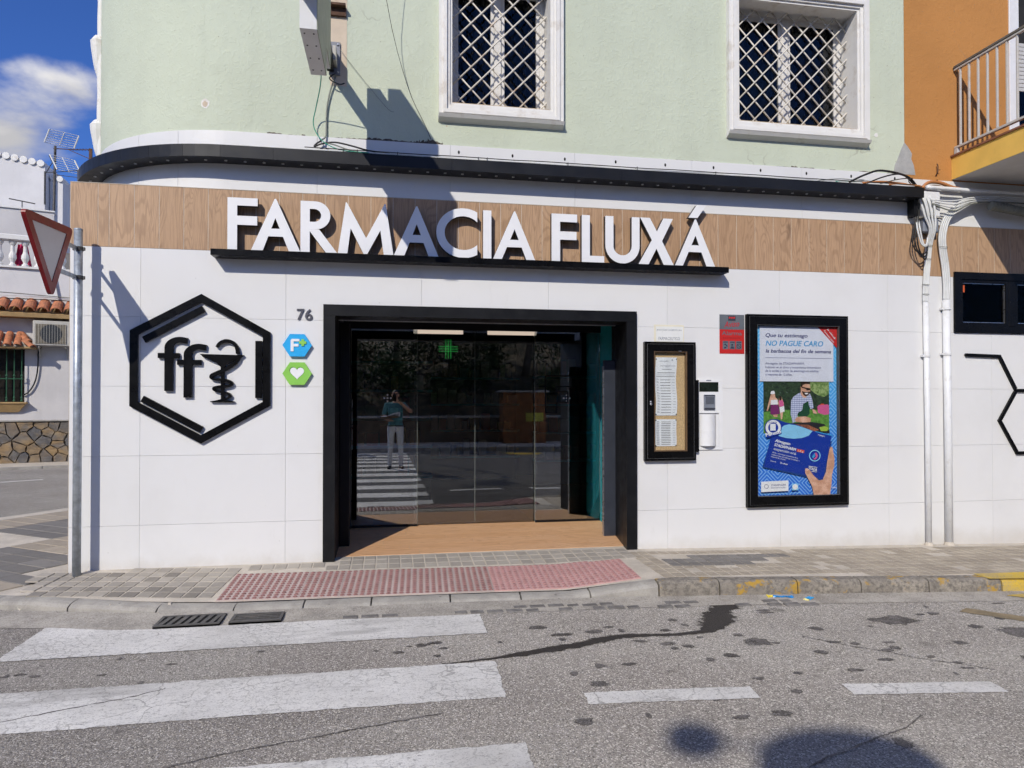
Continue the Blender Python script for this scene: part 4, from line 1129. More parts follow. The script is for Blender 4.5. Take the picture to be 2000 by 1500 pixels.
# plank floor of the porch, boards run along the front
fl = empty('porch_floor', (0, 0, 0), kind='structure')
fm = {}; SLP = 0.05/1.17
random.seed(31); y = 0.135; r_ = 0
while y < 1.38:
    x = -0.62 - random.uniform(0, 0.9)
    while x < 2.6:
        L = 0.90; xa, xb = max(x, -0.61), min(x+L, 2.49)
        if xb-xa > 0.05:
            yb = min(y+0.183, 1.40)
            b = MB(); b.box(xa+0.0015-xa, xb-0.0015-xa, 0.0015, yb-y-0.0015, -0.012, 0.0)
            # cut the boards back where they meet the splayed threshold
            o = b.build('floor_board', M['deck'], fl); o.location = (xa, y, 0.0015+SLP*(y-0.135)); o.rotation_euler.x = math.atan(SLP)
        x += L
    y += 0.1835; r_ += 1
b = MB(); b.hexa([(-0.615, 0.132, -0.05), (2.5, 0.132, -0.05), (2.5, 1.41, -0.05), (-0.615, 1.41, -0.05)], [(-0.615, 0.132, -0.002), (2.5, 0.132, -0.002), (2.5, 1.41, 0.0525), (-0.615, 1.41, 0.0525)]); b.build('floor_bed', simple('floor_grout', (0.50, 0.40, 0.30), 0.9), fl)

# sliding glass entrance
ge = bpy.data.objects.new('glass_entrance', None); col.objects.link(ge); ge.parent = bld
GZ0, GZ1 = 0.060, 2.222
b = MB(); b.box(-0.504, 2.3935, 1.27, 1.39, 2.226, 2.3595); b.build('door_track', M['black_metal'], ge)
for (x0, x1, yy, mt_) in ((-0.425, 0.285, 1.282, 'glass_side'), (0.255, 0.931, 1.322, 'glass_door'), (0.935, 1.640, 1.322, 'glass_door'), (1.617, 2.386, 1.282, 'glass_side')):
    b = MB(); b.box(x0, x1, yy, yy+0.01, GZ0, GZ1); b.build('glass_pane', M[mt_], ge)
    e = MB(); e.box(x0-0.0025, x0-0.0002, yy, yy+0.01, GZ0, GZ1); e.box(x1+0.0002, x1+0.0025, yy, yy+0.01, GZ0, GZ1); e.build('pane_edge', simple('glass_edge', (0.32, 0.36, 0.33), 0.3), ge)
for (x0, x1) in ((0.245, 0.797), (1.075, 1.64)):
    b = MB(); b.bbox(x0, x1, 1.300, 1.316, 2.184, 2.2255, 0.002); b.build('glow_clamp', M['glow_clamp'], ge)  # clamps at the pane heads, given an added glow
for (a0, a1) in ((1.617, 2.386), (-0.425, 0.285)):
    b = MB(); b.box(a0, a1, 1.276, 1.30, 0.045, 0.075); b.build('bottom_rail', M['black_metal'], ge)
b = MB(); b.bbox(-0.5045, -0.4275, 1.23, 1.30, 0.0015, 2.2255, 0.004); b.build('side_post', M['black_metal'], ge)
b = MB(); b.box(-0.418, -0.412, 1.268, 1.276, 0.9, 1.45); b.build('pull_handle', M['steel'], ge)
for cx_ in (-0.038, 1.99):
    d = MB()
    for (dx, dz) in ((0, 0), (0.035, 0), (-0.035, 0), (0, 0.035), (0, -0.035)):
        d.poly([(cx_+dx+0.010*math.cos(k*math.pi/4), 1.465+dz+0.010*math.sin(k*math.pi/4)) for k in range(8)], 1.2795, 1.2815)
    d.build('warning_dots', M['white_plastic'], ge)
# outline F and plus printed on the right-hand pane
ol = MB(); base_x, base_z0 = 1.74, 1.30
for pts in ([(0.0, 0.0), (0.0, 0.42), (0.30, 0.42), (0.30, 0.30), (0.13, 0.30), (0.13, 0.24), (0.26, 0.24), (0.26, 0.12), (0.13, 0.12), (0.13, 0.0)],):
    P_ = [(base_x+a_, base_z0+b_) for a_, b_ in pts]
    for (p0, p1) in zip(P_, P_[1:]+P_[:1]):
        ol.tube([(p0[0], 1.2795, p0[1]), (p1[0], 1.2795, p1[1])], 0.009, 5)
ol.build('pane_logo', M['black_metal'], ge)

# --- shop interior seen dimly through the glass
it = MB()
IX0, IX1, IY1, IZ1 = -1.5, 5.6, 6.2, 2.75
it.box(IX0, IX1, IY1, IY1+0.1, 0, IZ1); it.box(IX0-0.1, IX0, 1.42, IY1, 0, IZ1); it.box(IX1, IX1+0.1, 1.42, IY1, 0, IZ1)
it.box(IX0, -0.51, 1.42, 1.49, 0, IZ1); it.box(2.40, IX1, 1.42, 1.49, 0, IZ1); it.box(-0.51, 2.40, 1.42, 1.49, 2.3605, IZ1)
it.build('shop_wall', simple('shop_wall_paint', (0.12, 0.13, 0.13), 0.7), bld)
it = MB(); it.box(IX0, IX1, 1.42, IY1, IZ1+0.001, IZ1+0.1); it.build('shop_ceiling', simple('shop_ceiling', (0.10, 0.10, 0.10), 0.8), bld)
it = MB(); it.box(IX0, IX1, 1.412, IY1, -0.05, 0.050); it.build('shop_floor', M['deck'], bld)
it = MB(); it.box(-0.2, 1.60, 1.43, 2.55, 0.0505, 0.058); it.build('entrance_mat', simple('mat_grey', (0.42, 0.43, 0.44), 0.9, 0.15, 40, bump=0.3), bld)
random.seed(17)
boxcol = [simple('carton_%d' % i, c, 0.5, 0.08) for i, c in enumerate([(0.55, 0.47, 0.18), (0.6, 0.6, 0.58), (0.42, 0.06, 0.05), (0.06, 0.22, 0.30), (0.5, 0.28, 0.1), (0.2, 0.35, 0.2)])]
def shelf_unit(x0, x1, y, zs, label_, dx, turn=0):
    u_ = empty('shelf_unit', ((x0+x1)/2, y, 0.05), label=label_, cat='shelf', group='shelves inside the shop')
    L = x1-x0
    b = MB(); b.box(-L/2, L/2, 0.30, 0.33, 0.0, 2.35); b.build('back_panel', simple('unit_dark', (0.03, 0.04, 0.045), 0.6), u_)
    for z in zs:
        b = MB(); b.box(-L/2, L/2, -0.05, 0.30, z, z+0.035); b.build('shelf_board', M['teal'], u_)
        x = -L/2 + 0.05
        while x < L/2 - 0.15:
            w_ = random.uniform(0.07, 0.16); h_ = random.uniform(0.12, 0.28)
            if random.random() < 0.8:
                k = inst('medicine_box', BOXM[random.randrange(len(BOXM))], (u_.location.x+x, y+0.02, z+0.0852), None, scale=(w_, 0.12, h_))
                tag(k, 'small packaged product on the teal shop shelves behind the glass', 'box', 'boxes on the shop shelves')
            x += w_ + random.uniform(0.005, 0.06)
BOXM = []
for mt_ in boxcol:
    b = MB(); b.box(0, 1, 0, 1, 0, 1); BOXM.append(b.mesh('medicine_box', mt_))
shelf_unit(-0.85, 0.55, 2.95, (0.35, 0.75, 1.12, 1.5, 1.88), 'teal product shelves near the glass, left of the photographer reflection', 0)
shelf_unit(0.6, 2.2, 5.4, (0.4, 0.85, 1.3, 1.75), 'teal product shelves on the far shop wall, middle', 0)
shelf_unit(2.3, 4.0, 4.4, (0.4, 0.85, 1.3, 1.75), 'teal product shelves deep in the shop, at the right', 0)
lc = empty('led_cross', (0.68, 1.9, 2.06), label='small green light cross hanging behind the shop glass', cat='cross sign')
b = MB()
for k in range(5): b.box(-0.115, 0.115, -0.004, 0.004, -0.056+0.028*k-0.004, -0.056+0.028*k+0.004) if 1 <= k <= 3 else None
for k in range(3): b.box(-0.03+0.03*k-0.004, -0.03+0.03*k+0.004, 0.006, 0.014, -0.115, 0.115)
b.build('light_rows', M['led_green'], lc)
b = MB(); b.tube([(0, 0.01, 0.115), (0, 0.01, 0.74)], 0.004, 5); b.build('hanger', M['black_metal'], lc)
# ================================================================== SIGNS ON THE FRONT
def T(p): return (p[0]*1.0055, 1.44+(p[1]-1.44)*1.0055)
def letter(name, polys, y0, y1, mats, parent, label=None, tr=T):
    b = MB()
    for pl in polys:
        i0 = len(b.mi); b.poly([tr(q) for q in pl], y0, y1)
        for k in range(i0+1, len(b.mi)): b.mi[k] = 1
    return b.build(name, mats, parent, label=label)
def arc(cx_, cz_, rx, rz_, a0, a1, n=16): return [(cx_+rx*math.cos(R(lerp(a0, a1, k/n))), cz_+rz_*math.sin(R(lerp(a0, a1, k/n)))) for k in range(n+1)]
sg = empty('pharmacy_sign', (0, 0, 2.7), label='white raised FARMACIA FLUXÁ letters on a black shelf over the door', cat='sign')
for o_ in (): pass
def signpart(o): o.location.z -= 2.7; return o
b = MB(); b.bbox(-1.526, 3.250, -0.160, -0.0005, 2.688, 2.742, 0.002); signpart(b.build('sign_shelf', M['black_gloss'], sg))
ZB = 2.738
def A_(x0, xi0, cb0, cbz0, ap, apz, cl, clz, cai, cb1, xi1, x1):
    m = ap
    return None
def makeA(xl, xli, xr, xri, ap, zt, bar0, bar1, ctop):
    # legs outer/inner feet, apex, crossbar bottom/top, counter apex
    def xo(z, l): return lerp(xl if l else xr, ap, (z-ZB)/(zt-ZB))
    def xin(z, l):  # inner edge from inner foot to counter apex line
        f = xli if l else xri; return lerp(f, ap, (z-ZB)/(ctop-ZB))
    L = [(xl, ZB), (xli, ZB), (xin(bar0, 1), bar0), (ap, bar0), (ap, bar1), (xin(bar1, 1), bar1), (ap, ctop), (ap, zt), (ap-0.006, zt)]
    Rr = [(xr, ZB), (ap+0.006, zt), (ap, zt), (ap, ctop), (xin(bar1, 0), bar1), (ap, bar1), (ap, bar0), (xin(bar0, 0), bar0), (xri, ZB)]
    return [L, Rr]
LM = [M['letter_white'], M['letter_side']]
F1 = lambda d: [[(-1.403+d, ZB), (-1.323+d, ZB), (-1.323+d, 2.964), (-1.157+d, 2.964), (-1.157+d, 3.043), (-1.323+d, 3.043), (-1.323+d, 3.132), (-1.154+d, 3.132), (-1.154+d, 3.2), (-1.403+d, 3.2)]]
glyphs = [('F', F1(0.006)),
 ('A', makeA(-1.207, -1.108, -0.785, -0.882, -1.0, 3.205, 2.874, 2.943, 3.036)),
 ('R', [[(-0.788, ZB), (-0.709, ZB), (-0.709, 3.2), (-0.788, 3.2)],
        [(-0.709, 3.2)] + arc(-0.660, 3.076, 0.127, 0.124, 90, -90) + [(-0.709, 2.952), (-0.709, 3.018)] + arc(-0.672, 3.075, 0.060, 0.057, -90, 90, 10) + [(-0.709, 3.132)],
        [(-0.709, 2.9515), (-0.628, 2.9515), (-0.466, ZB), (-0.564, ZB), (-0.709, 2.934)]]),
 ('M', [[(-0.470, ZB), (-0.387, ZB), (-0.357, 2.974), (-0.24, ZB+0.004), (-0.222, ZB+0.004), (-0.222, 2.893), (-0.391, 3.205), (-0.400, 3.205)],
        [(-0.222, 2.893), (-0.222, ZB+0.004), (-0.216, ZB+0.004), (-0.097, 2.967), (-0.066, ZB), (0.020, ZB), (-0.050, 3.205), (-0.060, 3.205)]]),
 ('A', makeA(0.018, 0.112, 0.428, 0.336, 0.227, 3.2, 2.869, 2.939, 3.037)),
 ('C', [arc(0.651, 2.974, 0.248, 0.228, 59, 301, 34) + arc(0.651, 2.974, 0.172, 0.155, 318, 42, 28)]),
 ('I', [[(0.833, ZB), (0.910, ZB), (0.910, 3.194), (0.833, 3.194)]]),
 ('A', makeA(0.921, 1.004, 1.327, 1.243, 1.128, 3.197, 2.862, 2.931, 3.03)),
 ('F', [[(1.480, ZB), (1.563, ZB), (1.563, 2.952), (1.722, 2.952), (1.722, 3.030), (1.563, 3.030), (1.563, 3.120), (1.728, 3.120), (1.728, 3.195), (1.480, 3.195)]]),
 ('L', [[(1.773, ZB), (1.994, ZB), (1.994, 2.811), (1.853, 2.811), (1.853, 3.195), (1.773, 3.195)]]),
 ('U', [[(2.005, 3.197), (2.005, 2.92)] + arc(2.176, 2.92, 0.171, 0.172, 180, 360, 22)[1:-1] + [(2.347, 2.92), (2.347, 3.197), (2.268, 3.197), (2.268, 2.92)] + arc(2.176, 2.92, 0.092, 0.094, 360, 180, 18)[1:-1] + [(2.086, 2.92), (2.086, 3.197)]]),
 ('X', [[(2.353, 3.198), (2.451, 3.198), (2.523, 3.070), (2.588, 3.198), (2.686, 3.198), (2.575, 2.978), (2.700, ZB), (2.596, ZB), (2.518, 2.902), (2.432, ZB), (2.330, ZB), (2.471, 2.984)]]),
 ('Á', makeA(2.702, 2.783, 3.127, 3.036, 2.919, 3.205, 2.884, 2.952, 3.045) + [[(2.846, 3.218), (2.94, 3.218), (3.031, 3.345), (2.932, 3.345)]])]
for i, (ch, pl) in enumerate(glyphs):
    signpart(letter('letter', pl, -0.088, -0.035, LM, sg, 'white letter %s' % ch))

# hexagon emblem with ff and the cup and snake
hx = empty('emblem', (-1.63, 0, 1.72), label='large black hexagon emblem with ff, cup and snake left of the door', cat='emblem')
def hp(o): o.location = (1.63, 0, -1.72); return o
def hexpts(cx_, cz_, rx, rz_, pointy=True):
    return [(cx_+rx*math.cos(R(90+60*k)), cz_+rz_*math.sin(R(90+60*k))) for k in range(6)]
E0, E1 = -0.030, -0.001
b = MB(); b.ringpoly(hexpts(-1.630, 1.717, 0.665, 0.652)[::-1], hexpts(-1.630, 1.717, 0.592, 0.580)[::-1], E0, E1); hp(b.build('hexagon_ring', M['black_gloss'], hx))
def rodpoly(a, c, w_):
    d = Vector((c[0]-a[0], c[1]-a[1])).normalized(); n = Vector((-d.y, d.x))*w_/2
    return [(a[0]+n.x, a[1]+n.y), (c[0]+n.x, c[1]+n.y), (c[0]-n.x, c[1]-n.y), (a[0]-n.x, a[1]-n.y)]
for a_, c_ in (((-2.095, 1.962), (-1.612, 2.240)), ((-1.152, 1.965), (-1.152, 1.462)), ((-2.105, 1.455), (-1.625, 1.185))):
    b = MB(); b.poly(rodpoly(a_, c_, 0.056), E0, E1); hp(b.build('inner_bar', M['black_gloss'], hx))
for (cx_, z0, zt) in ((-1.8935, 1.522, 1.985), (-1.738, 1.465, 1.927)):
    w_ = 0.068; hook = [(cx_-w_/2, z0), (cx_+w_/2, z0), (cx_+w_/2, zt-0.085)] + arc(cx_+w_/2+0.052, zt-0.085, 0.052, 0.042, 180, 70, 8) + [(cx_+0.145, zt-0.052), (cx_+0.152, zt-0.003)] + arc(cx_+w_/2+0.056, zt-0.09, 0.124, 0.096, 72, 180, 12)
    b = MB(); b.poly(hook, E0, E1); hp(b.build('letter_f', M['black_gloss'], hx))
    zc = z0+0.306
    b = MB(); b.poly([(cx_-0.088, zc-0.022), (cx_-w_/2-0.0004, zc-0.022), (cx_-w_/2-0.0004, zc+0.022), (cx_-0.088, zc+0.022)], E0, E1)
    hp(b.build('f_crossbar', M['black_gloss'], hx)); b = MB(); b.poly([(cx_+w_/2+0.0004, zc-0.022), (cx_+0.085 if cx_ < -1.8 else cx_+0.11, zc-0.022), (cx_+0.085 if cx_ < -1.8 else cx_+0.11, zc+0.022), (cx_+w_/2+0.0004, zc+0.022)], E0, E1); hp(b.build('f_crossbar', M['black_gloss'], hx))
# cup: bowl, stem, foot
cx_ = -1.457
b = MB(); b.poly([(-1.640, 1.845), (-1.275, 1.838), (-1.30, 1.815), (-1.36, 1.787), (-1.42, 1.755), (-1.437, 1.732), (-1.437, 1.723), (-1.468, 1.723), (-1.470, 1.735), (-1.50, 1.765), (-1.57, 1.797), (-1.615, 1.82)], E0, E1); hp(b.build('cup_bowl', M['black_gloss'], hx))
b = MB(); b.poly([(-1.468, 1.7225), (-1.437, 1.7225), (-1.440, 1.452), (-1.466, 1.452)], E0, E1); hp(b.build('cup_stem', M['black_gloss'], hx))
b = MB(); b.poly([(-1.466, 1.4515), (-1.440, 1.4515), (-1.40, 1.440), (-1.352, 1.430), (-1.365, 1.424), (-1.55, 1.424), (-1.556, 1.432), (-1.49, 1.443)], E0, E1); hp(b.build('cup_foot', M['black_gloss'], hx))
# snake: one flat ribbon winding round the stem, drawn 3 mm proud of the cup
spine = [(-1.502, 1.905, .030), (-1.478, 1.940, .036), (-1.430, 1.962, .040), (-1.375, 1.950, .042), (-1.338, 1.912, .044), (-1.325, 1.850, .046)]
coil = [(-1.318, 1.815, .040), (-1.345, 1.772, .040), (-1.41, 1.722, .040), (-1.49, 1.684, .044), (-1.545, 1.655, .040), (-1.535, 1.628, .028), (-1.47, 1.622, .030), (-1.405, 1.610, .034), (-1.375, 1.588, .036), (-1.405, 1.568, .034), (-1.48, 1.560, .032), (-1.525, 1.548, .030), (-1.515, 1.527, .024), (-1.45, 1.512, .026), (-1.40, 1.497, .028), (-1.388, 1.478, .026), (-1.42, 1.458, .020), (-1.47, 1.445, .012), (-1.51, 1.438, .004)]
def ribbon(name, sp):
    q = smoothpath([(a_, c_, d_*0.72) for a_, c_, d_ in sp], 6); b = MB(); n = len(q)
    Lp, Rp = [], []
    for i, p in enumerate(q):
        d = Vector((q[min(i+1, n-1)].x-q[max(i-1, 0)].x, q[min(i+1, n-1)].y-q[max(i-1, 0)].y)).normalized(); nn = Vector((-d.y, d.x))*p.z/2
        Lp.append((p.x+nn.x, p.y+nn.y)); Rp.append((p.x-nn.x, p.y-nn.y))
    vs = [(x, E0-0.004, z) for x, z in Lp] + [(x, E0-0.004, z) for x, z in Rp] + [(x, E1-0.002, z) for x, z in Lp] + [(x, E1-0.002, z) for x, z in Rp]
    fs = []
    for i in range(n-1): fs += [(i, n+i, n+i+1, i+1), (i, i+1, 2*n+i+1, 2*n+i), (n+i, 3*n+i, 3*n+i+1, n+i+1), (2*n+i, 2*n+i+1, 3*n+i+1, 3*n+i)]
    fs += [(0, 2*n, 3*n, n), (n-1, 2*n-1, 4*n-1, 3*n-1)]
    b.add(vs, fs); hp(b.build(name, M['black_gloss'], hx))
ribbon('snake_head', spine); ribbon('snake_coil', coil)

# house number
hn = empty('house_number', (-0.77, 0, 2.16), label='small grey house number 76 on the white wall', cat='number')
gm_ = simple('brushed_grey', (0.13, 0.13, 0.15), 0.35, 0.1, 20, metal=0.5)
for ch, x, wd in (('7', -0.829, 0.060), ('6', -0.758, 0.060)):
    o = put_text('digit', ch, gm_, x+0.77, -0.006, 0.0, hn, width=wd, height=0.098, bold=0.012, extrude=0.006)
# hexagon badges
def badge(name, cz_, mt_, label):
    r = empty(name, (-0.8245, 0, cz_), label=label, cat='badge', group=None)
    pts = [(0.126*math.cos(R(60*k)), 0.1155*math.sin(R(60*k))) for k in range(6)]
    b = MB(); b.poly(pts, -0.032, -0.004); b.build('plate', mt_, r); return r
bb = badge('hexagon_badge', 1.9315, M['blue_badge'], 'blue hexagon badge with a white F and green plus')
b = MB(); b.poly([(-0.055, -0.055), (-0.030, -0.055), (-0.030, -0.012), (0.012, -0.012), (0.012, 0.012), (-0.030, 0.012), (-0.030, 0.034), (0.020, 0.034), (0.020, 0.056), (-0.045, 0.056), (-0.055, 0.046)], -0.038, -0.0325); b.build('letter_f', M['letter_white'], bb)
b = MB(); c_ = (0.048, 0.024)
b.poly([(c_[0]+dx*0.9, c_[1]+dz*0.9) for dx, dz in ((-.012, -.034), (.012, -.034), (.014, -.014), (.034, -.012), (.034, .012), (.014, .014), (.012, .034), (-.012, .034), (-.014, .014), (-.034, .012), (-.034, -.012), (-.014, -.014))], -0.040, -0.0325); b.build('plus', M['green_badge'], bb)
gb = badge('hexagon_badge', 1.679, M['green_badge'], 'green hexagon badge with a white heart')
hpts = []
for k in range(28):
    t_ = 2*math.pi*k/28; hpts.append((0.060*math.sin(t_)**3, 0.0038*(13*math.cos(t_)-5*math.cos(2*t_)-2*math.cos(3*t_)-math.cos(4*t_))+0.008))
b = MB(); b.poly([(0.064*math.sin(2*math.pi*k/28)**3-0.004, 0.0041*(13*math.cos(2*math.pi*k/28)-5*math.cos(4*math.pi*k/28)-2*math.cos(6*math.pi*k/28)-math.cos(8*math.pi*k/28))+0.012) for k in range(28)], -0.0332, -0.0325); b.build('heart_recess', simple('green_dark', (0.12, 0.30, 0.05), 0.5), gb)
b = MB(); b.poly(hpts, -0.036, -0.0333); b.build('heart', M['letter_white'], gb)

# honeycomb strips at the far right
hc = empty('honeycomb_strip', (6.45, 0, 1.4), label='thin black honeycomb outline on the wall below the right window', cat='wall decoration')
V_ = {'a': (6.05, 1.925), 'b': (6.455, 1.915), 'c': (6.665, 1.548), 'd': (6.455, 1.222), 'e': (6.672, 0.872), 'f': (7.10, 1.548), 'g': (7.10, 0.872), 'h': (7.32, 1.21)}
for p, q in (('a', 'b'), ('b', 'c'), ('c', 'd'), ('d', 'e'), ('c', 'f'), ('e', 'g'), ('f', 'h'), ('h', 'g')):
    b = MB(); d = Vector((V_[q][0]-V_[p][0], V_[q][1]-V_[p][1])).normalized()*0.0165
    b.poly(rodpoly((V_[p][0]+d.x-6.45, V_[p][1]+d.y-1.4), (V_[q][0]-d.x-6.45, V_[q][1]-d.y-1.4), 0.034), -0.024, -0.001); b.build('strip', M['black_gloss'], hc)
for k, (x, z) in V_.items():
    b = MB(); b.poly([(x-6.45+0.0195*math.cos(R(60*i)), z-1.4+0.0195*math.sin(R(60*i))) for i in range(6)], -0.0245, -0.001); b.build('joint', M['black_gloss'], hc)

# name card above the notice board
cd = empty('name_card', (2.695, 0, 2.10), label='small white pharmacist name card taped above the notice board', cat='card')
b = MB(); b.box(-0.156, 0.156, -0.0030, -0.0005, -0.084, 0.084); b.build('sheet', M['card_edge'], cd)
b = MB(); b.box(-0.136, 0.146, -0.0042, -0.0031, -0.080, 0.066); b.build('print_area', M['card'], cd)
put_text('print_line', 'JUAN JOSE NUÑEZ FLUXA', M['ink_grey'], -0.130, -0.0047, 0.020, cd, width=0.262, height=0.024)
put_text('print_line', 'FARMACEUTICO', M['ink_grey'], -0.110, -0.0047, -0.066, cd, width=0.222, height=0.030)

# notice board
nb = empty('notice_board', (2.69, 0, 0.85), label='tall black framed notice case with cork back, right of the door', cat='notice board')
def at(o, c): o.location = (-c[0], 0, -c[1]); return o
cN = (2.69, 0.85)
b = MB(); b.frame(2.427, 2.953, 0.852, 2.012, 0.024, -0.048, -0.001); at(b.build('outer_frame', M['black_gloss'], nb), cN)
b = MB(); b.frame(2.4515, 2.9285, 0.8765, 1.9875, 0.066, -0.056, -0.002); at(b.build('door_frame', M['black_gloss'], nb), cN)
b = MB(); b.frame(2.449, 2.931, 0.874, 1.990, 0.0022, -0.0575, -0.0485); at(b.build('joint_line', simple('joint_grey', (0.10, 0.10, 0.10), 0.4), nb), cN)
b = MB(); b.frame(2.518, 2.862, 0.943, 1.921, 0.010, -0.050, -0.004); at(b.build('inner_trim', simple('bronze_trim', (0.13, 0.08, 0.045), 0.4), nb), cN)
b = MB(); b.box(2.519, 2.861, -0.010, -0.004, 0.944, 1.920); at(b.build('cork_panel', M['cork'], nb), cN)
b = MB(); b.box(2.5285, 2.8515, -0.0445, -0.042, 0.954, 1.910); at(b.build('glass_pane', M['glass_case'], nb), cN)
b = MB(); b.bbox(2.954, 2.986, -0.046, -0.001, 0.935, 1.640, 0.002); at(b.build('hinge_bar', M['black_gloss'], nb), cN)
b = MB(); b.lathe((2.482, -0.056, 1.425), [(0.010, 0.0), (0.010, 0.008), (0.006, 0.010)], 10, 'y'); b.lathe((2.484, -0.056, 1.402), [(0.011, 0.0), (0.011, 0.008), (0.007, 0.010)], 10, 'y'); at(b.build('lock', M['steel'], nb), cN)
b = MB(); b.bbox(2.77, 2.80, -0.0575, -0.056, 1.918, 1.925, 0.0005); at(b.build('maker_plate', M['steel'], nb), cN)
def notice(name, x0, x1, z0, z1, lines, label, wav):
    r = empty(name, ((x0+x1)/2, -0.012, z0), label=label, cat='paper')
    w_, h_ = x1-x0, z1-z0
    b = MB(); f = lambda u_, v_: (lerp(-w_/2, w_/2, u_) + wav*0.006*math.sin(v_*8), -0.002-0.010*wav*(0.5+0.5*math.sin(u_*7+v_*5))*(v_*0.8+0.2), v_*h_)
    b.grid(f, 8, 16); b.build('sheet', M['paper'], r, smooth=True)
    for (u0, u1, v0, th, mt_) in lines:
        b = MB(); g_ = lambda a, c: (lambda q: (q[0], q[1]-0.0012, q[2]))(f(lerp(u0, u1, a), v0+th*c/h_)); b.grid(g_, 5, 1); b.build('print_line', M[mt_], r)
    for (u_, v_) in ((0.02, 0.02), (0.97, 0.02), (0.02, 0.97), (0.97, 0.97)):
        q = f(u_, v_); b = MB(); b.lathe((q[0], q[1], q[2]), [(0.006, 0.0), (0.006, 0.005), (0.003, 0.008)], 8, 'y'); b.build('pin', M['ink'], r)
random.seed(40)
ln = []
for k in range(13): 
    v_ = 0.045 + k*0.0385*1.22
    ln += [(0.25, 0.72, v_, 0.0045, 'ink'), (0.07, 0.20, v_+0.004, 0.003, 'ink_grey'), (0.80, 0.93, v_+0.003, 0.003, 'ink_grey'), (0.07, 0.16, v_+0.02, 0.003, 'ink_grey')]
ln += [(0.07, 0.93, 0.665, 0.004, 'ink'), (0.07, 0.9, 0.695, 0.003, 'ink_grey'), (0.1, 0.93, 0.73, 0.005, 'ink'), (0.3, 0.75, 0.79, 0.005, 'ink_grey'), (0.2, 0.93, 0.85, 0.004, 'ink_grey'), (0.45, 0.6, 0.835, 0.003, 'ink_grey'), (0.17, 0.58, 0.93, 0.005, 'ink_grey'), (0.74, 0.80, 0.945, 0.012, 'ink_grey')]
notice('notice_sheet', 2.546, 2.766, 1.292, 1.862, ln, 'curled white duty list, upper sheet in the notice board', 1.0)
ln = []
for k in range(14):
    v_ = 0.06 + k*0.064
    ln += [(0.28, 0.72, v_, 0.0045, 'ink'), (0.06, 0.20, v_, 0.003, 'ink_grey'), (0.82, 0.95, v_, 0.003, 'ink_grey'), (0.06, 0.17, v_+0.025, 0.003, 'ink_grey')]
notice('notice_sheet', 2.544, 2.764, 0.992, 1.255, ln, 'flat white duty list, lower sheet in the notice board', 0.25)

# night hatch with intercom
ic = empty('night_hatch', (3.12, 0, 0.95), label='white recessed night service hatch with intercom beside the notice board', cat='night hatch')
cI = (3.12, 0.95)
b = MB()
for (x0, x1, z0, z1) in sub_rect((2.990, 3.256, 0.950, 1.650), [(3.006, 3.212, 1.525, 1.622), (3.006, 3.215, 0.985, 1.315)]): b.box(x0, x1, -0.012, -0.0006, z0, z1)
at(b.build('panel', M['white_plastic'], ic), cI)
b = MB(); b.box(3.0065, 3.2115, -0.004, -0.0006, 1.5255, 1.6215); at(b.build('view_pane', simple('dark_pane', (0.012, 0.018, 0.014), 0.08, 0.3, 8, 0.6), ic), cI)
b = MB(); b.bbox(3.049, 3.171, -0.026, -0.0125, 1.345, 1.497, 0.006); at(b.build('intercom', M['intercom_grey'], ic), cI)
for k in range(7):
    b = MB(); b.box(3.067, 3.157, -0.0285, -0.0265, 1.405+k*0.0105, 1.4095+k*0.0105); at(b.build('speaker_slot', M['ink'], ic), cI)
for (z0, z1) in ((1.350, 1.366), (1.482, 1.493)):
    b = MB(); b.box(3.053, 3.167, -0.0285, -0.0265, z0, z1); at(b.build('intercom_band', M['ink'], ic), cI)
b = MB(); n = 14; x0, x1 = 3.010, 3.178
vs = []
for k in range(n+1):
    t_ = k/n; xx = lerp(x0, x1, t_); yy = -0.012 - 0.05*math.sin(math.pi*t_)**0.7
    vs += [(xx, yy, 0.990), (xx, yy, 1.303)]
b.add(vs, [(2*k, 2*k+2, 2*k+3, 2*k+1) for k in range(n)] + [tuple(range(1, 2*n+3, 2)), tuple(range(2*n, -1, -2))]); at(b.build('turn_drum', M['white_plastic'], ic, smooth=False), cI)
b = MB(); b.box(3.0065, 3.2145, -0.003, -0.0006, 0.9855, 1.3145); at(b.build('recess_back', simple('recess_grey', (0.35, 0.35, 0.37), 0.6), ic), cI)
b = MB(); b.bbox(3.182, 3.214, -0.011, -0.0032, 0.986, 1.30, 0.001); at(b.build('recess_side', M['white_plastic'], ic), cI)
b = MB(); b.box(3.08, 3.132, -0.0132, -0.0122, 1.632, 1.643); at(b.build('maker_mark', M['ink_grey'], ic), cI)

# alarm notice
al = empty('alarm_sign', (3.362, 0, 2.10), label='grey and red alarm warning plate touching the poster case', cat='sign')
b = MB(); b.box(-0.134, 0.132, -0.004, -0.0006, 0.050, 0.199); b.build('grey_plate', M['grey_plate'], al)
b = MB(); b.box(-0.134, 0.132, -0.004, -0.0006, -0.192, 0.0495); b.build('red_plate', M['red_plate'], al)
b = MB(); b.box(-0.042, 0.038, -0.0046, -0.0042, 0.137, 0.185); b.build('logo_panel', M['ink'], al)
for k in range(3):
    b = MB(); b.poly([(-0.026+0.024*k+0.0105*math.cos(R(45*i)), 0.168+0.0105*math.sin(R(45*i))) for i in range(8)], -0.0052, -0.0047); b.build('logo_dot', simple('dot_red', (0.55, 0.03, 0.03), 0.5), al)
put_text('script_text', 'Aviso', simple('script_red', (0.45, 0.03, 0.04), 0.5), -0.085, -0.0047, 0.066, al, width=0.165, height=0.058, shear=0.35, bold=0.01, rot=R(-6))
put_text('warning_text', 'Alarma', M['grey_plate'], -0.110, -0.0047, -0.008, al, width=0.215, height=0.040, bold=0.01)
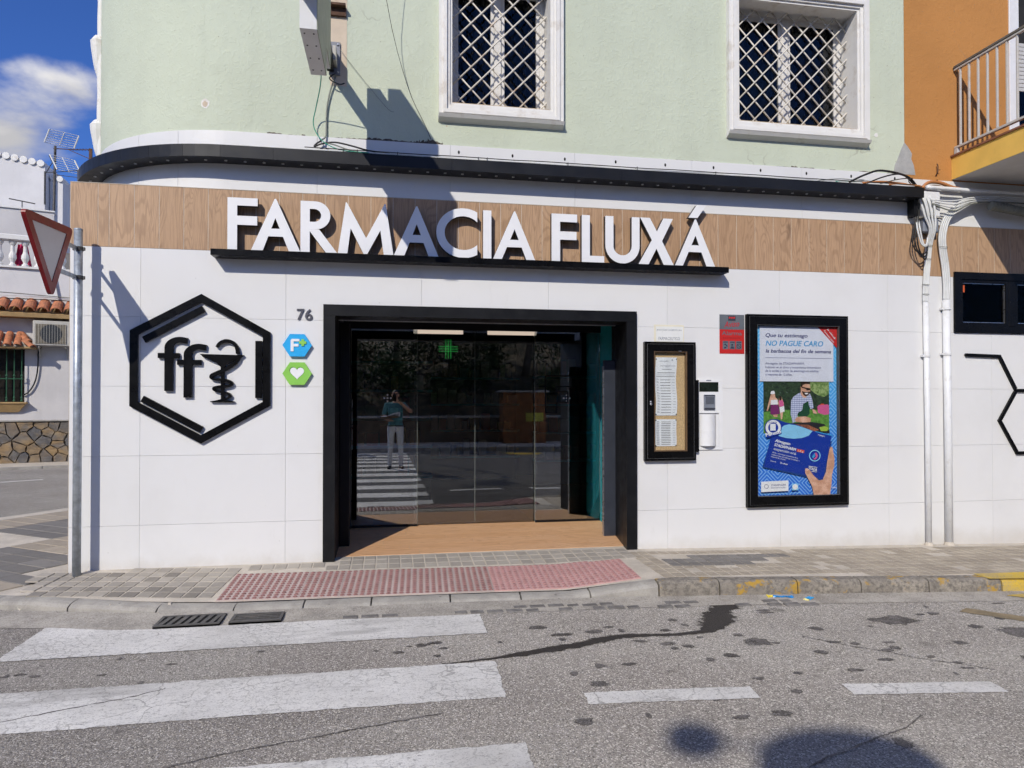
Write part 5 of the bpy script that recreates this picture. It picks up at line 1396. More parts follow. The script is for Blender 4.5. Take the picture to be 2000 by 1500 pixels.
put_text('warning_text', 'conectada', simple('dark_red', (0.25, 0.02, 0.02), 0.5), -0.100, -0.0047, -0.042, al, width=0.19, height=0.018)
for k in range(3):
    x = -0.100+0.072*k
    b = MB(); b.box(x-0.002, x+0.060, -0.0046, -0.0042, -0.148, -0.066); b.build('pictogram_panel', M['grey_plate'], al)
    b = MB(); b.box(x+0.004, x+0.054, -0.0051, -0.0047, -0.082, -0.072)
    if k == 2:
        b.ringpoly([(x+0.029+0.026*math.cos(R(-30*i)), -0.116+0.026*math.sin(R(-30*i))) for i in range(12)], [(x+0.029+0.019*math.cos(R(-30*i)), -0.116+0.019*math.sin(R(-30*i))) for i in range(12)], -0.0051, -0.0047)
        b.poly(rodpoly((x+0.016, -0.104), (x+0.042, -0.128), 0.006), -0.0051, -0.0047)
    elif k == 1:
        b.poly([(x+0.028+0.012*math.cos(R(45*i)), -0.104+0.010*math.sin(R(45*i))) for i in range(8)], -0.0051, -0.0047); b.poly([(x+0.008, -0.142), (x+0.050, -0.142), (x+0.042, -0.120), (x+0.016, -0.120)], -0.0051, -0.0047)
    else:
        b.poly([(x+0.006, -0.10), (x+0.03, -0.092), (x+0.052, -0.118), (x+0.044, -0.126), (x+0.028, -0.108)], -0.0051, -0.0047); b.poly([(x+0.008, -0.140), (x+0.03, -0.142), (x+0.04, -0.128), (x+0.02, -0.122)], -0.0051, -0.0047)
    b.build('pictogram', simple('pictogram_ink', (0.03, 0.035, 0.06), 0.5), al)

# ------------------------------------------------------------------ poster case and poster
pc = empty('poster_case', (4.063, 0, 0.37), label='tall black framed display case holding the blue poster', cat='display case')
cP = (4.063, 0.37)
b = MB(); b.frame(3.503, 4.623, 0.372, 2.304, 0.024, -0.046, -0.001); at(b.build('outer_frame', M['black_gloss'], pc), cP)
b = MB(); b.frame(3.5275, 4.5985, 0.3965, 2.2795, 0.080, -0.055, -0.002); at(b.build('door_frame', M['black_gloss'], pc), cP)
b = MB(); b.frame(3.525, 4.601, 0.394, 2.282, 0.0022, -0.0565, -0.0465); at(b.build('joint_line', simple('joint_dark', (0.06, 0.06, 0.06), 0.4), pc), cP)
b = MB(); b.frame(3.6078, 4.5182, 0.4768, 2.1992, 0.004, -0.053, -0.002); at(b.build('seal', simple('seal_grey', (0.09, 0.09, 0.09), 0.4), pc), cP)
b = MB(); b.box(3.612, 4.514, -0.004, -0.0006, 0.481, 2.195); at(b.build('back_sheet', M['white_plastic'], pc), cP)
b = MB(); b.box(3.612, 4.514, -0.044, -0.041, 0.481, 2.195); at(b.build('glass_pane', M['glass_case'], pc), cP)

po = empty('poster', (3.6125, -0.008, 0.482), label='blue stomach medicine poster with a man at a barbecue', cat='poster')
PW, PH = 0.901, 1.712
def U(zx): return (zx-135)/1200*PW
def V1(zy): return PH*(1-(610+zy/7.5-636.5)/330.5)     # upper close-up
def V2(zy): return PH*(1-(800+zy/7.5-636.5)/330.5)     # lower close-up
lay = [0]
def pp(name, pts, mt_, z=None):
    lay[0] += 1; yy = -0.0004*lay[0] if z is None else z
    b = MB(); vs = [(x, yy, h) for x, h in pts]
    a = sum(pts[i][0]*pts[(i+1) % len(pts)][1]-pts[(i+1) % len(pts)][0]*pts[i][1] for i in range(len(pts)))
    b.add(vs, [tuple(range(len(pts))) if a > 0 else tuple(range(len(pts)-1, -1, -1))]); return b.build(name, mt_, po)
def pt1(l): return [(U(x), V1(z)) for x, z in l]
def pt2(l): return [(U(x), V2(z)) for x, z in l]
def posterbg():
    m = MT('poster_blue'); sep = m.n('ShaderNodeSeparateXYZ'); m.l(m.tc.outputs['Object'], sep.inputs[0])
    v = m.ramp(sep.outputs[2], 0.0, 1.7)
    c = m.mix(v, (0.02, 0.14, 0.62), (0.08, 0.42, 0.80))
    sx_ = m.math('ABSOLUTE', m.math('SUBTRACT', m.math('FRACT', m.math('MULTIPLY', sep.outputs[0], 4.2)), 0.5))
    sz_ = m.math('ABSOLUTE', m.math('SUBTRACT', m.math('FRACT', m.math('MULTIPLY', sep.outputs[2], 4.2)), 0.5))
    dia = m.math('ADD', sx_, sz_)
    wv = m.math('SINE', m.math('MULTIPLY', dia, 38.0))
    c = m.mix(m.ramp(wv, 0.3, 0.7, 0, 0.5), c, (0.40, 0.70, 0.95)); m.color(c).rough(0.5).spec(0.3); return m.m
def leafy(name, a, b_, d):
    m = MT(name); f = m.noise(28, 6, 0.7); c = m.mix(m.ramp(f, 0.35, 0.62), a, b_); c = m.mix(m.ramp(m.noise(40, 4, 0.6), 0.6, 0.7), c, d); m.color(c).rough(0.5); return m.m
def plaid():
    m = MT('plaid_shirt'); sep = m.n('ShaderNodeSeparateXYZ'); m.l(m.tc.outputs['Object'], sep.inputs[0])
    l1 = m.ramp(m.math('SINE', m.math('MULTIPLY', sep.outputs[0], 330)), 0.3, 0.7); l2 = m.ramp(m.math('SINE', m.math('MULTIPLY', sep.outputs[2], 300)), 0.3, 0.7)
    c = m.mix(m.math('MULTIPLY', l1, 0.6), (0.55, 0.60, 0.75), (0.06, 0.09, 0.32)); c = m.mix(m.math('MULTIPLY', l2, 0.6), c, (0.05, 0.07, 0.28)); m.color(c).rough(0.5); return m.m
def skin_(): 
    m = MT('printed_skin'); c = m.mix(m.ramp(m.noise(16, 4), 0.35, 0.7), (0.50, 0.26, 0.17), (0.68, 0.42, 0.31)); m.color(c).rough(0.5); return m.m
PK = {k: flat('print_'+k, c, 0.5) for k, c in {'panel': (0.62, 0.65, 0.75), 'navy': (0.012, 0.018, 0.13), 'sky': (0.04, 0.30, 0.62), 'red': (0.50, 0.025, 0.025), 'white': (0.72, 0.74, 0.78), 'text': (0.06, 0.07, 0.22), 'box': (0.008, 0.035, 0.30), 'wave': (0.22, 0.52, 0.78), 'lawn': (0.07, 0.20, 0.035), 'hair': (0.02, 0.012, 0.008), 'apron': (0.012, 0.06, 0.03), 'pink': (0.55, 0.10, 0.26), 'magenta': (0.16, 0.025, 0.12), 'orange': (0.60, 0.07, 0.03), 'meat': (0.22, 0.05, 0.03), 'coal': (0.02, 0.02, 0.025), 'lettuce': (0.30, 0.45, 0.06), 'shade': (0.012, 0.05, 0.22), 'beard': (0.05, 0.025, 0.015)}.items()}
PSK = skin_()
pp('background_print', [(0, 0), (PW, 0), (PW, PH), (0, PH)], posterbg())
pp('photo_print', pt1([(247, 1012), (1222, 1012)]) + pt2([(1222, 350), (247, 350)]), leafy('photo_trees', (0.006, 0.014, 0.008), (0.03, 0.06, 0.025), (0.16, 0.22, 0.20)))
pp('photo_leaves', pt1([(900, 1014), (1221, 1014), (1221, 1190), (1150, 1240), (1060, 1215), (1000, 1180), (930, 1120)]), leafy('photo_leaves', (0.08, 0.16, 0.03), (0.30, 0.40, 0.16), (0.03, 0.06, 0.02)))
pp('photo_lawn', pt1([(248, 1460), (480, 1440), (700, 1420), (1221, 1430)]) + pt2([(1221, 349), (248, 349)]), leafy('photo_lawn', (0.05, 0.16, 0.02), (0.12, 0.30, 0.05), (0.2, 0.34, 0.1)))
pp('photo_cooler', pt1([(1045, 1380), (1070, 1358), (1200, 1350), (1221, 1370)]) + pt2([(1221, 70), (1150, 80), (1050, 50)]), PK['pink'])
pp('photo_cooler_lid', pt1([(1085, 1358), (1095, 1340), (1140, 1338), (1150, 1356)]), PK['orange'])
# two women on the lawn
pp('figure_skin', pt1([(355, 1200), (390, 1180), (415, 1200), (420, 1245), (450, 1270), (470, 1340), (455, 1420)]) + pt2([(450, 110), (400, 105), (370, 60)]) + pt1([(345, 1330), (310, 1450), (292, 1440), (330, 1290)]), PSK)
pp('figure_hat', pt1([(345, 1190), (360, 1155), (400, 1150), (418, 1188), (385, 1200)]), PK['white'])
pp('figure_top', pt1([(355, 1285), (450, 1280), (458, 1350), (350, 1355)]), PK['white'])
pp('figure_skirt', pt1([(350, 1352), (460, 1350), (487, 1490)]) + pt2([(440, 70), (380, 75)]) + pt1([(345, 1490)]), PK['magenta'])
pp('figure_skin', pt1([(475, 1230), (500, 1225), (520, 1270), (545, 1330), (530, 1480)]) + pt2([(520, 140), (500, 145)]) + pt1([(480, 1400), (465, 1320)]), PSK)
pp('figure_hair', pt1([(472, 1230), (500, 1222), (512, 1265), (500, 1300), (478, 1290)]), PK['hair'])
pp('figure_dress', pt1([(468, 1290), (530, 1290), (545, 1370), (480, 1390)]), PK['pink'])
pp('figure_shorts', pt1([(478, 1391), (546, 1371), (553, 1455), (490, 1470)]), PK['white'])
# man at the barbecue
pp('man_shirt', pt1([(640, 1500), (648, 1300), (680, 1240), (770, 1180), (830, 1170), (930, 1190), (960, 1260), (985, 1400), (940, 1420), (900, 1330)]) + pt2([(880, 60), (740, 80), (760, 160), (670, 200), (655, 110)]), plaid())
pp('man_apron', pt1([(830, 1340), (905, 1300), (920, 1400)]) + pt2([(925, 60), (860, 130), (740, 80), (760, 40)]) + pt1([(810, 1440)]), PK['apron'])
pp('man_neck', pt1([(795, 1130), (870, 1200), (880, 1250), (830, 1250), (790, 1200)]), PSK)
pp('man_face', pt1([(790, 1100), (800, 1050), (850, 1035), (925, 1050), (938, 1110), (930, 1170), (905, 1215), (870, 1228), (830, 1210), (800, 1160)]), PSK)
pp('man_beard', pt1([(805, 1150), (850, 1165), (915, 1160), (932, 1165), (905, 1217), (870, 1230), (832, 1212)]), PK['beard'])
pp('man_smile', pt1([(850, 1180), (905, 1178), (890, 1200), (860, 1200)]), PK['white'])
pp('man_hair', pt1([(795, 1090), (790, 1030), (820, 1016), (930, 1016), (935, 1052), (860, 1048), (820, 1065), (812, 1110)]), PK['hair'])
pp('man_glasses', pt1([(808, 1090), (936, 1112), (932, 1138), (880, 1145), (870, 1122), (812, 1106)]), PK['hair'])
pp('man_arm', pt2([(730, 110), (860, 100), (940, 130), (935, 180), (880, 200), (720, 180), (700, 150)]), PSK)
pp('man_arm', pt1([(960, 1420), (1000, 1430), (1035, 1480)]) + pt2([(1010, 65), (975, 50)]), PSK)
pp('barbecue', pt2([(560, 205), (960, 185), (1140, 215), (1221, 330), (1221, 349), (1100, 345), (700, 260)]), PK['coal'])
pp('barbecue_meat', pt2([(640, 215), (900, 225), (1060, 300), (1000, 322), (760, 255)]), leafy('meat_print', (0.10, 0.03, 0.02), (0.34, 0.12, 0.06), (0.4, 0.3, 0.2)))
pp('barbecue_greens', pt2([(1060, 265), (1150, 245), (1205, 275), (1180, 320), (1090, 320)]), PK['lettuce'])
# text panel
pp('text_panel', pt1([(188, 202), (1280, 202), (1280, 1012), (188, 1012)]), PK['panel'])
pp('corner_flash', pt1([(1045, 202), (1334, 202), (1334, 512)]), PK['red'])
def ptx(body, mt_, zx0, zx1, zyb, cap, sh=0.0, bold=0.0, vf=V1, **k):
    lay[0] += 1
    return put_text('print_text', body, mt_, U(zx0), -0.0004*lay[0], vf(zyb), po, width=(zx1-zx0)/1200*PW, size=cap/7.5/330.5*PH/0.70, shear=sh, bold=bold, **k)
ptx('Que tu estómago', PK['navy'], 275, 892, 364, 55, 0.22, 0.018)
ptx('NO PAGUE CARO', PK['sky'], 275, 1125, 492, 78, 0.22, 0.014)
ptx('la barbacoa del fin de semana', PK['navy'], 275, 1240, 592, 52, 0.22, 0.018)
pp('rule', pt1([(265, 663), (1255, 668), (1255, 672), (265, 667)]), PK['text'])
for t_, x1, zb in (('Almagato de STADAPHARM.', 845, 764), ('Indicado en el alivio y tratamiento sintomático', 1088, 820), ('de la acidez y ardor de estómago en adultos', 1050, 872), ('y mayores de 12 años.', 660, 926)):
    ptx(t_, PK['text'], 268, x1, zb, 33)
lay[0] += 1
put_text('print_text', 'En cómoda', PK['white'], U(1180), -0.0004*lay[0], V1(240), po, width=0.135, size=0.026, bold=0.01, shear=0.2, rot=R(48))
put_text('print_text', 'Formato stick', PK['white'], U(1130), -0.0004*lay[0], V1(262), po, width=0.165, size=0.026, bold=0.01, shear=0.2, rot=R(48))
# medicine box held by a hand
pp('pack_shadow', pt2([(215, 840), (330, 470), (1250, 470), (1130, 1060), (600, 930)]), PK['shade'])
pp('pack_front', pt2([(240, 830), (340, 400), (420, 330), (330, 150), (430, 140), (560, 190), (700, 215), (960, 312), (1245, 388), (1110, 1032), (850, 960)]), PK['box'])
pp('pack_wave', pt2([(455, 385), (480, 280), (530, 235), (610, 215), (720, 232), (850, 275), (958, 316), (900, 385), (800, 418), (680, 428), (560, 415)]), PK['wave'])
pp('pack_edge', pt2([(1000, 318), (1250, 380), (1246, 392), (1000, 330)]), PK['sky'])
for body, zx0, zx1, zb, cap, bo, shh in (('Almagato', 400, 628, 468, 42, 0.02, .2), ('STADAPHARM', 388, 712, 530, 42, 0.02, .2), ('suspensión oral', 378, 712, 585, 40, 0.0, .0), ('Alivio y tratamiento sintomático de la', 358, 742, 628, 20, 0, 0), ('acidez y ardor de estómago en adultos y', 348, 768, 660, 20, 0, 0), ('mayores de 12 años', 340, 556, 690, 20, 0, 0), ('Vía oral', 330, 410, 752, 22, 0, 0), ('24 sobres', 470, 585, 785, 24, 0.01, 0)):
    ptx(body, PK['white'], zx0, zx1, zb, cap, shh, bo, V2, rot=R(13.0))
pp('strength_tag', pt2([(722, 575), (832, 600), (825, 640), (715, 615)]), PK['orange'])
ptx('1,5 g', PK['white'], 735, 815, 612, 26, 0.1, 0.01, V2, rot=R(13))
ptx('TOMAR 7', PK['white'], 1030, 1138, 385, 22, 0, 0.01, V2, rot=R(13))
def ringp(cx_, cy_, r0, r1, mt_, n=24):
    lay[0] += 1; b = MB(); yy = -0.0004*lay[0]
    vs = [(U(cx_+r*math.cos(2*math.pi*k/n)), yy, V2(cy_-r*math.sin(2*math.pi*k/n))) for r in (r0, r1) for k in range(n)]
    b.add(vs, [(k, k+n, (k+1) % n+n, (k+1) % n)[::-1] for k in range(n)]); b.build('print_ring', mt_, po)
ringp(985, 680, 86, 72, PK['wave'])
pp('stomach_mark', pt2([(985, 640), (1010, 635), (1030, 680), (1015, 720), (985, 740), (960, 728), (1000, 700)]), PK['pink'])
pp('stomach_mark', pt2([(940, 690), (960, 670), (985, 640), (990, 690), (955, 720)]), PK['sky'])
ptx('STADA', PK['white'], 888, 1015, 880, 42, 0, 0.015, V2, rot=R(13))
pp('logo_line', pt2([(890, 828), (1020, 850), (1020, 857), (890, 835)]), PK['white']); pp('logo_line', pt2([(930, 905), (1008, 918), (1008, 925), (930, 912)]), PK['white'])
pp('hand', pt2([(840, 870), (870, 862), (905, 890), (960, 965), (1040, 1045), (1100, 1035), (1150, 920), (1170, 760), (1205, 580), (1225, 550), (1250, 560), (1262, 640), (1278, 720), (1275, 830), (1240, 960), (1235, 1080), (1210, 1255), (965, 1255), (940, 1130), (880, 1010), (838, 930)]), PSK)
pp('thumb_nail', pt2([(845, 872), (868, 868), (885, 892), (862, 905)]), flat('nail_print', (0.72, 0.47, 0.38)))
# "1 Minuto" stamp
pp('stamp', pt2([(370+125*math.cos(R(15*k)), 262-125*math.sin(R(15*k))) for k in range(24)]), PK['box'])
ringp(370, 262, 112, 74, PK['white'])
ptx('1', PK['white'], 332, 398, 305, 95, 0.0, 0.035, V2)
pp('stamp_word_back', pt2([(262, 360), (488, 318), (492, 350), (290, 412), (270, 405)]), PK['box'])
ptx('Minuto', PK['white'], 266, 490, 392, 52, 0, 0.03, V2, rot=R(-12))
ptx('ACTÚA EN', PK['box'], 300, 420, 195, 20, 0, 0.01, V2)
# lower labels
pp('brand_label', pt2([(190, 1045), (588, 1035), (588, 1187), (190, 1197)]), PK['white'])
ptx('STADAPHARM', PK['text'], 335, 545, 1112, 26, 0, 0.012, V2); ptx('Salud para todos', PK['text'], 330, 545, 1145, 24, 0, 0, V2)
ringp(265, 1115, 32, 26, PK['text'], 14)
pp('seal_mark', pt2([(638, 1082), (732, 1082), (732, 1180), (638, 1180)]), PK['wave'])
pp('seal_disc', pt2([(685+40*math.cos(R(20*k)), 1131-40*math.sin(R(20*k))) for k in range(18)]), PK['white'])
ptx('STADA', PK['white'], 1230, 1300, 1165, 24, 0, 0.01, V2)
pp('fine_print', pt2([(190, 1222), (760, 1216), (760, 1221), (190, 1228)]), PK['wave'])
# ================================================================== THINGS FIXED TO THE FRONT
# pharmacy cross, edge-on to the street
cs = empty('cross_sign', (-0.545, 0, 4.485), label='white box cross sign sticking out from the green wall on a bracket', cat='cross sign')
cross = [(-1.70, 3.90), (-1.04, 3.90), (-1.04, 4.12), (-0.69, 4.12), (-0.69, 4.84), (-1.04, 4.84), (-1.04, 5.12), (-1.70, 5.12), (-1.70, 4.84), (-2.03, 4.84), (-2.03, 4.12), (-1.70, 4.12)]
b = MB(); n = len(cross)
vs = [(-0.055, y, z-4.485) for y, z in cross] + [(0.055, y, z-4.485) for y, z in cross]
b.add(vs, [tuple(range(n-1, -1, -1)), tuple(range(n, 2*n))] + [(i, (i+1) % n, (i+1) % n+n, i+n) for i in range(n)])
cream = simple('sign_casing', (0.66, 0.67, 0.68), 0.45, 0.04, 5, dirt=((0.42, 0.36, 0.28), 4, 0.4))
b.build('casing', cream, cs)
b = MB()
def crosspanel(xf, inset, th):
    c2 = [(y + (inset if y in (-1.70, -2.03) else -inset)*(1), z + (inset if z in (3.90, 4.12) else -inset)) for y, z in cross]
    vs = [(xf, y, z-4.485) for y, z in c2] + [(xf+th, y, z-4.485) for y, z in c2]
    return vs
face_m = simple('sign_face', (0.30, 0.32, 0.24), 0.5, 0.05, 5)
vs = crosspanel(0.0555, 0.0, 0.004)
b.add(vs, [tuple(range(n-1, -1, -1)), tuple(range(n, 2*n))] + [(i, (i+1) % n, (i+1) % n+n, i+n) for i in range(n)]); b.build('face_panel', face_m, cs)
sc_m = MB(); sc_m.lathe((0, 0, 0), [(0.006, -0.003), (0.006, 0.001)], 6); scm = sc_m.mesh('screw', M['ink'])
for y in (-1.64, -1.48, -1.30, -1.12):
    for x in (-0.03, 0.03): inst('screw', scm, (x, y, 3.8995-4.485), cs)
for y in (-1.98, -1.82):
    for x in (-0.03, 0.03): inst('screw', scm, (x, y, 4.1195-4.485), cs)
b = MB(); b.bbox(-0.03, 0.03, -0.70, -0.012, -0.07, 0.04, 0.004); b.build('bracket_arm', M['black_metal'], cs)
b = MB(); b.bbox(-0.01, 0.085, -0.012, 0.009, -0.095, 0.205, 0.002); b.build('wall_plate', simple('plate_blue_grey', (0.22, 0.23, 0.26), 0.45, 0.1), cs)
for (x, z) in ((0.065, 0.18), (0.065, -0.07)):
    b = MB(); b.lathe((x, -0.012, z), [(0.011, 0.0), (0.011, 0.006), (0.007, 0.011)], 8, 'y'); b.build('bolt', M['steel'], cs)
b = MB(); b.bbox(0.031, 0.06, -0.16, -0.0125, -0.03, 0.10, 0.003); b.build('terminal_box', M['ac'], cs)
ob = MB(); ob.box(-0.548, -0.402, 0.0065, 0.0098, 4.30, 5.6); o_ = ob.build('bare_render_strip', M['bare_cream'], bld)
ob = MB(); ob.box(-0.56, -0.41, -0.07, 0.0095, 5.00, 5.02); ob.box(-0.56, -0.41, -0.02, 0.0095, 4.93, 4.999); ob.build('old_bracket', M['rust'], bld)

# cables
def cable(name, pts, r, mt_, label, smooth=5, n=6, group=None):
    b = MB(); b.tube(smoothpath(pts, smooth), r, n); return b.build(name, M[mt_], None, smooth=True, label=label, cat='cable', group=group)
cable('cable', [(-0.565, -0.60, 4.40), (-0.60, -0.30, 4.20), (-0.66, -0.10, 4.05), (-0.69, -0.05, 3.93), (-0.66, -0.05, 3.83), (-0.58, -0.10, 3.73), (-0.45, -0.17, 3.655), (-0.3, -0.18, 3.64), (-0.2, -0.19, 3.636)], 0.0045, 'cable_green', 'thin green cable hanging from the cross sign to the fascia')
cable('cable', [(-0.50, -0.02, 4.37), (-0.545, -0.015, 4.24), (-0.575, -0.01, 4.08), (-0.58, -0.006, 3.92), (-0.585, -0.02, 3.82), (-0.62, -0.06, 3.77)], 0.0075, 'cable_grey', 'grey cable running down the wall below the cross bracket')
cable('cable', [(-0.50, -0.02, 4.40), (-0.55, -0.06, 4.33), (-0.47, -0.05, 4.29), (-0.42, -0.03, 4.31)], 0.006, 'cable_black', 'short black lead looping out of the cross bracket')
cable('cable', [(-0.62, -0.04, 3.77), (-0.66, -0.05, 3.74), (-0.68, -0.05, 3.71), (-0.62, -0.06, 3.735), (-0.5, -0.08, 3.75), (-0.35, -0.10, 3.72), (-0.2, -0.12, 3.68), (0.05, -0.15, 3.645)], 0.008, 'cable_black', 'black cable looped on the white band above the sign')
cable('cable', [(-0.60, -0.05, 3.755), (-0.5, -0.10, 3.72), (-0.38, -0.14, 3.67), (-0.28, -0.17, 3.645)], 0.006, 'cable_grey', 'grey cable joining the bundle on the fascia')
for i, (dy, dz, r, mt_, nm) in enumerate(((0.010, 0.010, 0.0095, 'cable_white', 'thick white'), (0.03, 0.012, 0.007, 'cable_grey', 'grey'), (0.045, 0.008, 0.006, 'cable_black', 'black'), (0.0, 0.024, 0.004, 'cable_black', 'thin black'))):
    pts = []
    for k in range(24):
        x = lerp(-1.35 if i < 2 else -0.75, 5.30, k/23)
        pts.append((x, -FP+0.012+dy+0.012*mnoise.noise((x*1.3, i*5.0, 0)), FZ1+dz+0.006*mnoise.noise((x*1.9, i*7.0, 3)) + (0.018*max(0, mnoise.noise((x*0.9, i*3.0, 8))) if i == 3 else 0)))
    cable('cable', pts, r, mt_, '%s cable lying along the top of the black fascia' % nm, 3)
for k, x in enumerate((-0.42, -0.30, 0.05, 0.78, 0.86, 1.62, 2.3, 3.1)):
    b = MB(); b.tube([(x, -FP-0.002, FZ1-0.004), (x+0.004, -FP+0.0, FZ1+0.028), (x+0.002, -FP+0.05, FZ1+0.03), (x, -FP+0.06, FZ1+0.002)], 0.003, 5)
    b.build('cable_tie', M['cable_black'], None, label='black tie on the fascia cables above the %s' % ('first A of the sign', 'letter R', 'letter M', 'gap right of the letter C', 'letter I', 'second F of the sign', 'letter U', 'last A with its accent')[k], cat='cable tie')
for k, (dz, r, mt_, nm, x0) in enumerate(((0.14, 0.011, 'cable_black', 'uppermost black', 4.55), (0.115, 0.008, 'cable_black', 'second black', 4.75), (0.08, 0.005, 'cable_black', 'thin black', 4.9), (0.02, 0.012, 'cable_orange', 'orange brown', 4.7), (0.0, 0.010, 'cable_orange', 'lower orange brown', 5.0), (-0.012, 0.005, 'cable_green', 'green', 4.4), (0.03, 0.007, 'cable_white', 'white', 4.2))):
    cable('cable', [(x0, -0.17, FZ1+0.012), (x0+0.22, -0.15, FZ1+0.03+dz*0.6), (x0+0.42, -0.12, FZ1+0.03+dz), (5.30, -0.09, FZ1+0.03+dz*0.7), (5.46, -0.07, 3.60), (5.50, -0.06, 3.52)], r, mt_, '%s cable arching over the fascia end into the conduit' % nm)
for k, x in enumerate((0.0, 1.6)):
    pass
cable('cable', [(-0.46, -0.02, 4.62), (-0.2, -0.02, 4.25), (0.05, -0.02, 3.95), (0.2, -0.05, 3.72)][:1] + [(-0.30, -0.015, 4.42), (-0.05, -0.012, 4.13), (0.02, -0.01, 4.09)], 0.002, 'cable_grey', 'fine grey wire slanting down from the cross bracket')
cable('cable', [(-0.30, -0.9, 6.4), (-0.05, -0.25, 5.0), (0.14, -0.02, 4.35), (0.30, -0.012, 4.0), (0.36, -0.012, 3.86)], 0.0025, 'cable_black', 'thin black stay wire slanting across the green wall', 4)

# junction box, cable drop and white conduits
jb = empty('junction_box', (5.60, 0, 3.30), label='white cable junction box at the fascia end with dark lower half', cat='junction box')
b = MB(); b.bbox(-0.13, 0.075, -0.095, -0.013, 0.06, 0.33, 0.012); b.build('lid', M['white_plastic'], jb)
b = MB(); b.bbox(-0.12, 0.065, -0.085, -0.014, -0.10, 0.059, 0.012); b.build('base', M['intercom_grey'], jb)
b = MB(); b.bbox(-0.14, 0.09, -0.10, -0.013, 0.052, 0.062, 0.002); b.build('rim', M['ac'], jb)
def bundle(x0, xs_, r, pts_fn, label, grp):
    for k, dx in enumerate(xs_):
        cable('cable', pts_fn(dx, k), r, 'cable_white', ('leftmost ', 'second ', 'third ', 'rightmost ')[k] + label, 4, 6)
bundle(5.55, (-0.032, -0.012, 0.010, 0.030), 0.0115, lambda dx, k: [(5.47+dx*2.2, -0.08, 3.60), (5.50+dx*2.4, -0.11, 3.50), (5.53+dx*2, -0.115, 3.36), (5.565+dx, -0.105, 3.22), (5.575+dx, -0.045, 3.08), (5.570+dx*0.9, -0.03, 2.9), (5.556+dx*0.8, -0.022, 2.65), (5.548+dx*0.7, -0.02, 2.47)], 'white cable of the bundle dropping into the thinner conduit', 'cables of the left drop')
bundle(5.79, (-0.036, -0.013, 0.010, 0.034), 0.012, lambda dx, k: [(6.45, -0.09, 3.605-0.014*k), (6.15, -0.09, 3.60-0.016*k), (5.93+dx*0.6, -0.085, 3.53-0.02*k), (5.78+dx*1.0, -0.07, 3.37), (5.735+dx, -0.05, 3.2), (5.745+dx, -0.04, 3.05), (5.785+dx, -0.03, 2.85), (5.80+dx*0.9, -0.03, 2.65), (5.79+dx*0.7, -0.03, 2.50)], 'white cable of the bundle bending into the thicker conduit', 'cables of the right drop')
TIE = {(5.566, 3.07): 'topmost on the thinner white cable bundle', (5.562, 2.93): 'second from the top on the thinner cable bundle', (5.74, 3.06): 'on the thicker white cable bundle', (5.55, 2.66): 'third from the top on the thinner cable bundle', (5.549, 2.56): 'just above the thinner conduit mouth'}
for (x, y, z, w_) in ((5.566, -0.045, 3.07, 0.05), (5.562, -0.032, 2.93, 0.048), (5.74, -0.045, 3.06, 0.055), (5.55, -0.022, 2.66, 0.042), (5.549, -0.022, 2.56, 0.04)):
    b = MB(); b.tube([(x-w_, y, z), (x-w_*0.7, y-0.02, z), (x+w_*0.7, y-0.02, z-0.002), (x+w_, y, z-0.002)], 0.003, 5); b.build('cable_tie', M['cable_grey'], None, label='grey tie %s' % TIE[(x, z)], cat='cable tie')
def conduit(x0, x1, r, ztop, zbot, label):
    e = empty('conduit', (x1, -0.04, zbot), label=label, cat='conduit')
    b = MB(); b.tube([(0, 0, 0), ((x0-x1)*0.5, 0, (ztop-zbot)*0.5), (x0-x1, 0.01, ztop-zbot)], r, 12); b.build('pipe', M['pvc'], e, smooth=True)
    for fz in (0.78,) if r < 0.035 else (0.78, 0.965):
        z = (ztop-zbot)*fz; xx = (x0-x1)*fz
        b = MB(); b.lathe((xx, 0, z), [(r+0.004, -0.012), (r+0.004, 0.012)], 12); b.box(xx-r-0.02, xx-r, 0.0, 0.036, z-0.01, z+0.01); b.build('clamp', M['pvc'], e)
    b = MB(); b.lathe((0, 0, -0.01), [(r+0.02, 0.0), (r+0.012, 0.03), (r+0.002, 0.05)], 10); b.build('base_mortar', M['pavement'], e)
conduit(5.545, 5.556, 0.029, 2.47, -0.085, 'thinner white conduit, left of the pair on the wall')
conduit(5.790, 5.800, 0.038, 2.50, -0.090, 'thicker white conduit, right of the pair on the wall')
random.seed(77)
for k in range(3):
    cable('cable', [(5.40+0.03*k, -0.05, 3.55), (5.37+0.02*k, -0.09, 3.30), (5.33+0.03*k, -0.10, 3.08), (5.40+0.03*k, -0.11, 2.97-0.03*k), (5.50, -0.10, 2.99-0.02*k), (5.53, -0.08, 3.12)], 0.0065, 'cable_black', 'black cable loop hanging at the fascia end, %s one' % ('inner', 'middle', 'outer')[k])
for k in range(2):
    cable('cable', [(5.43, -0.05, 3.40), (5.385+0.03*k, -0.10, 3.25), (5.43+0.02*k, -0.11, 3.07), (5.49, -0.11, 3.05+0.02*k), (5.52, -0.09, 3.14)], 0.009, 'cable_white', 'white cable loop hanging at the fascia end, %s one' % ('left', 'right')[k])
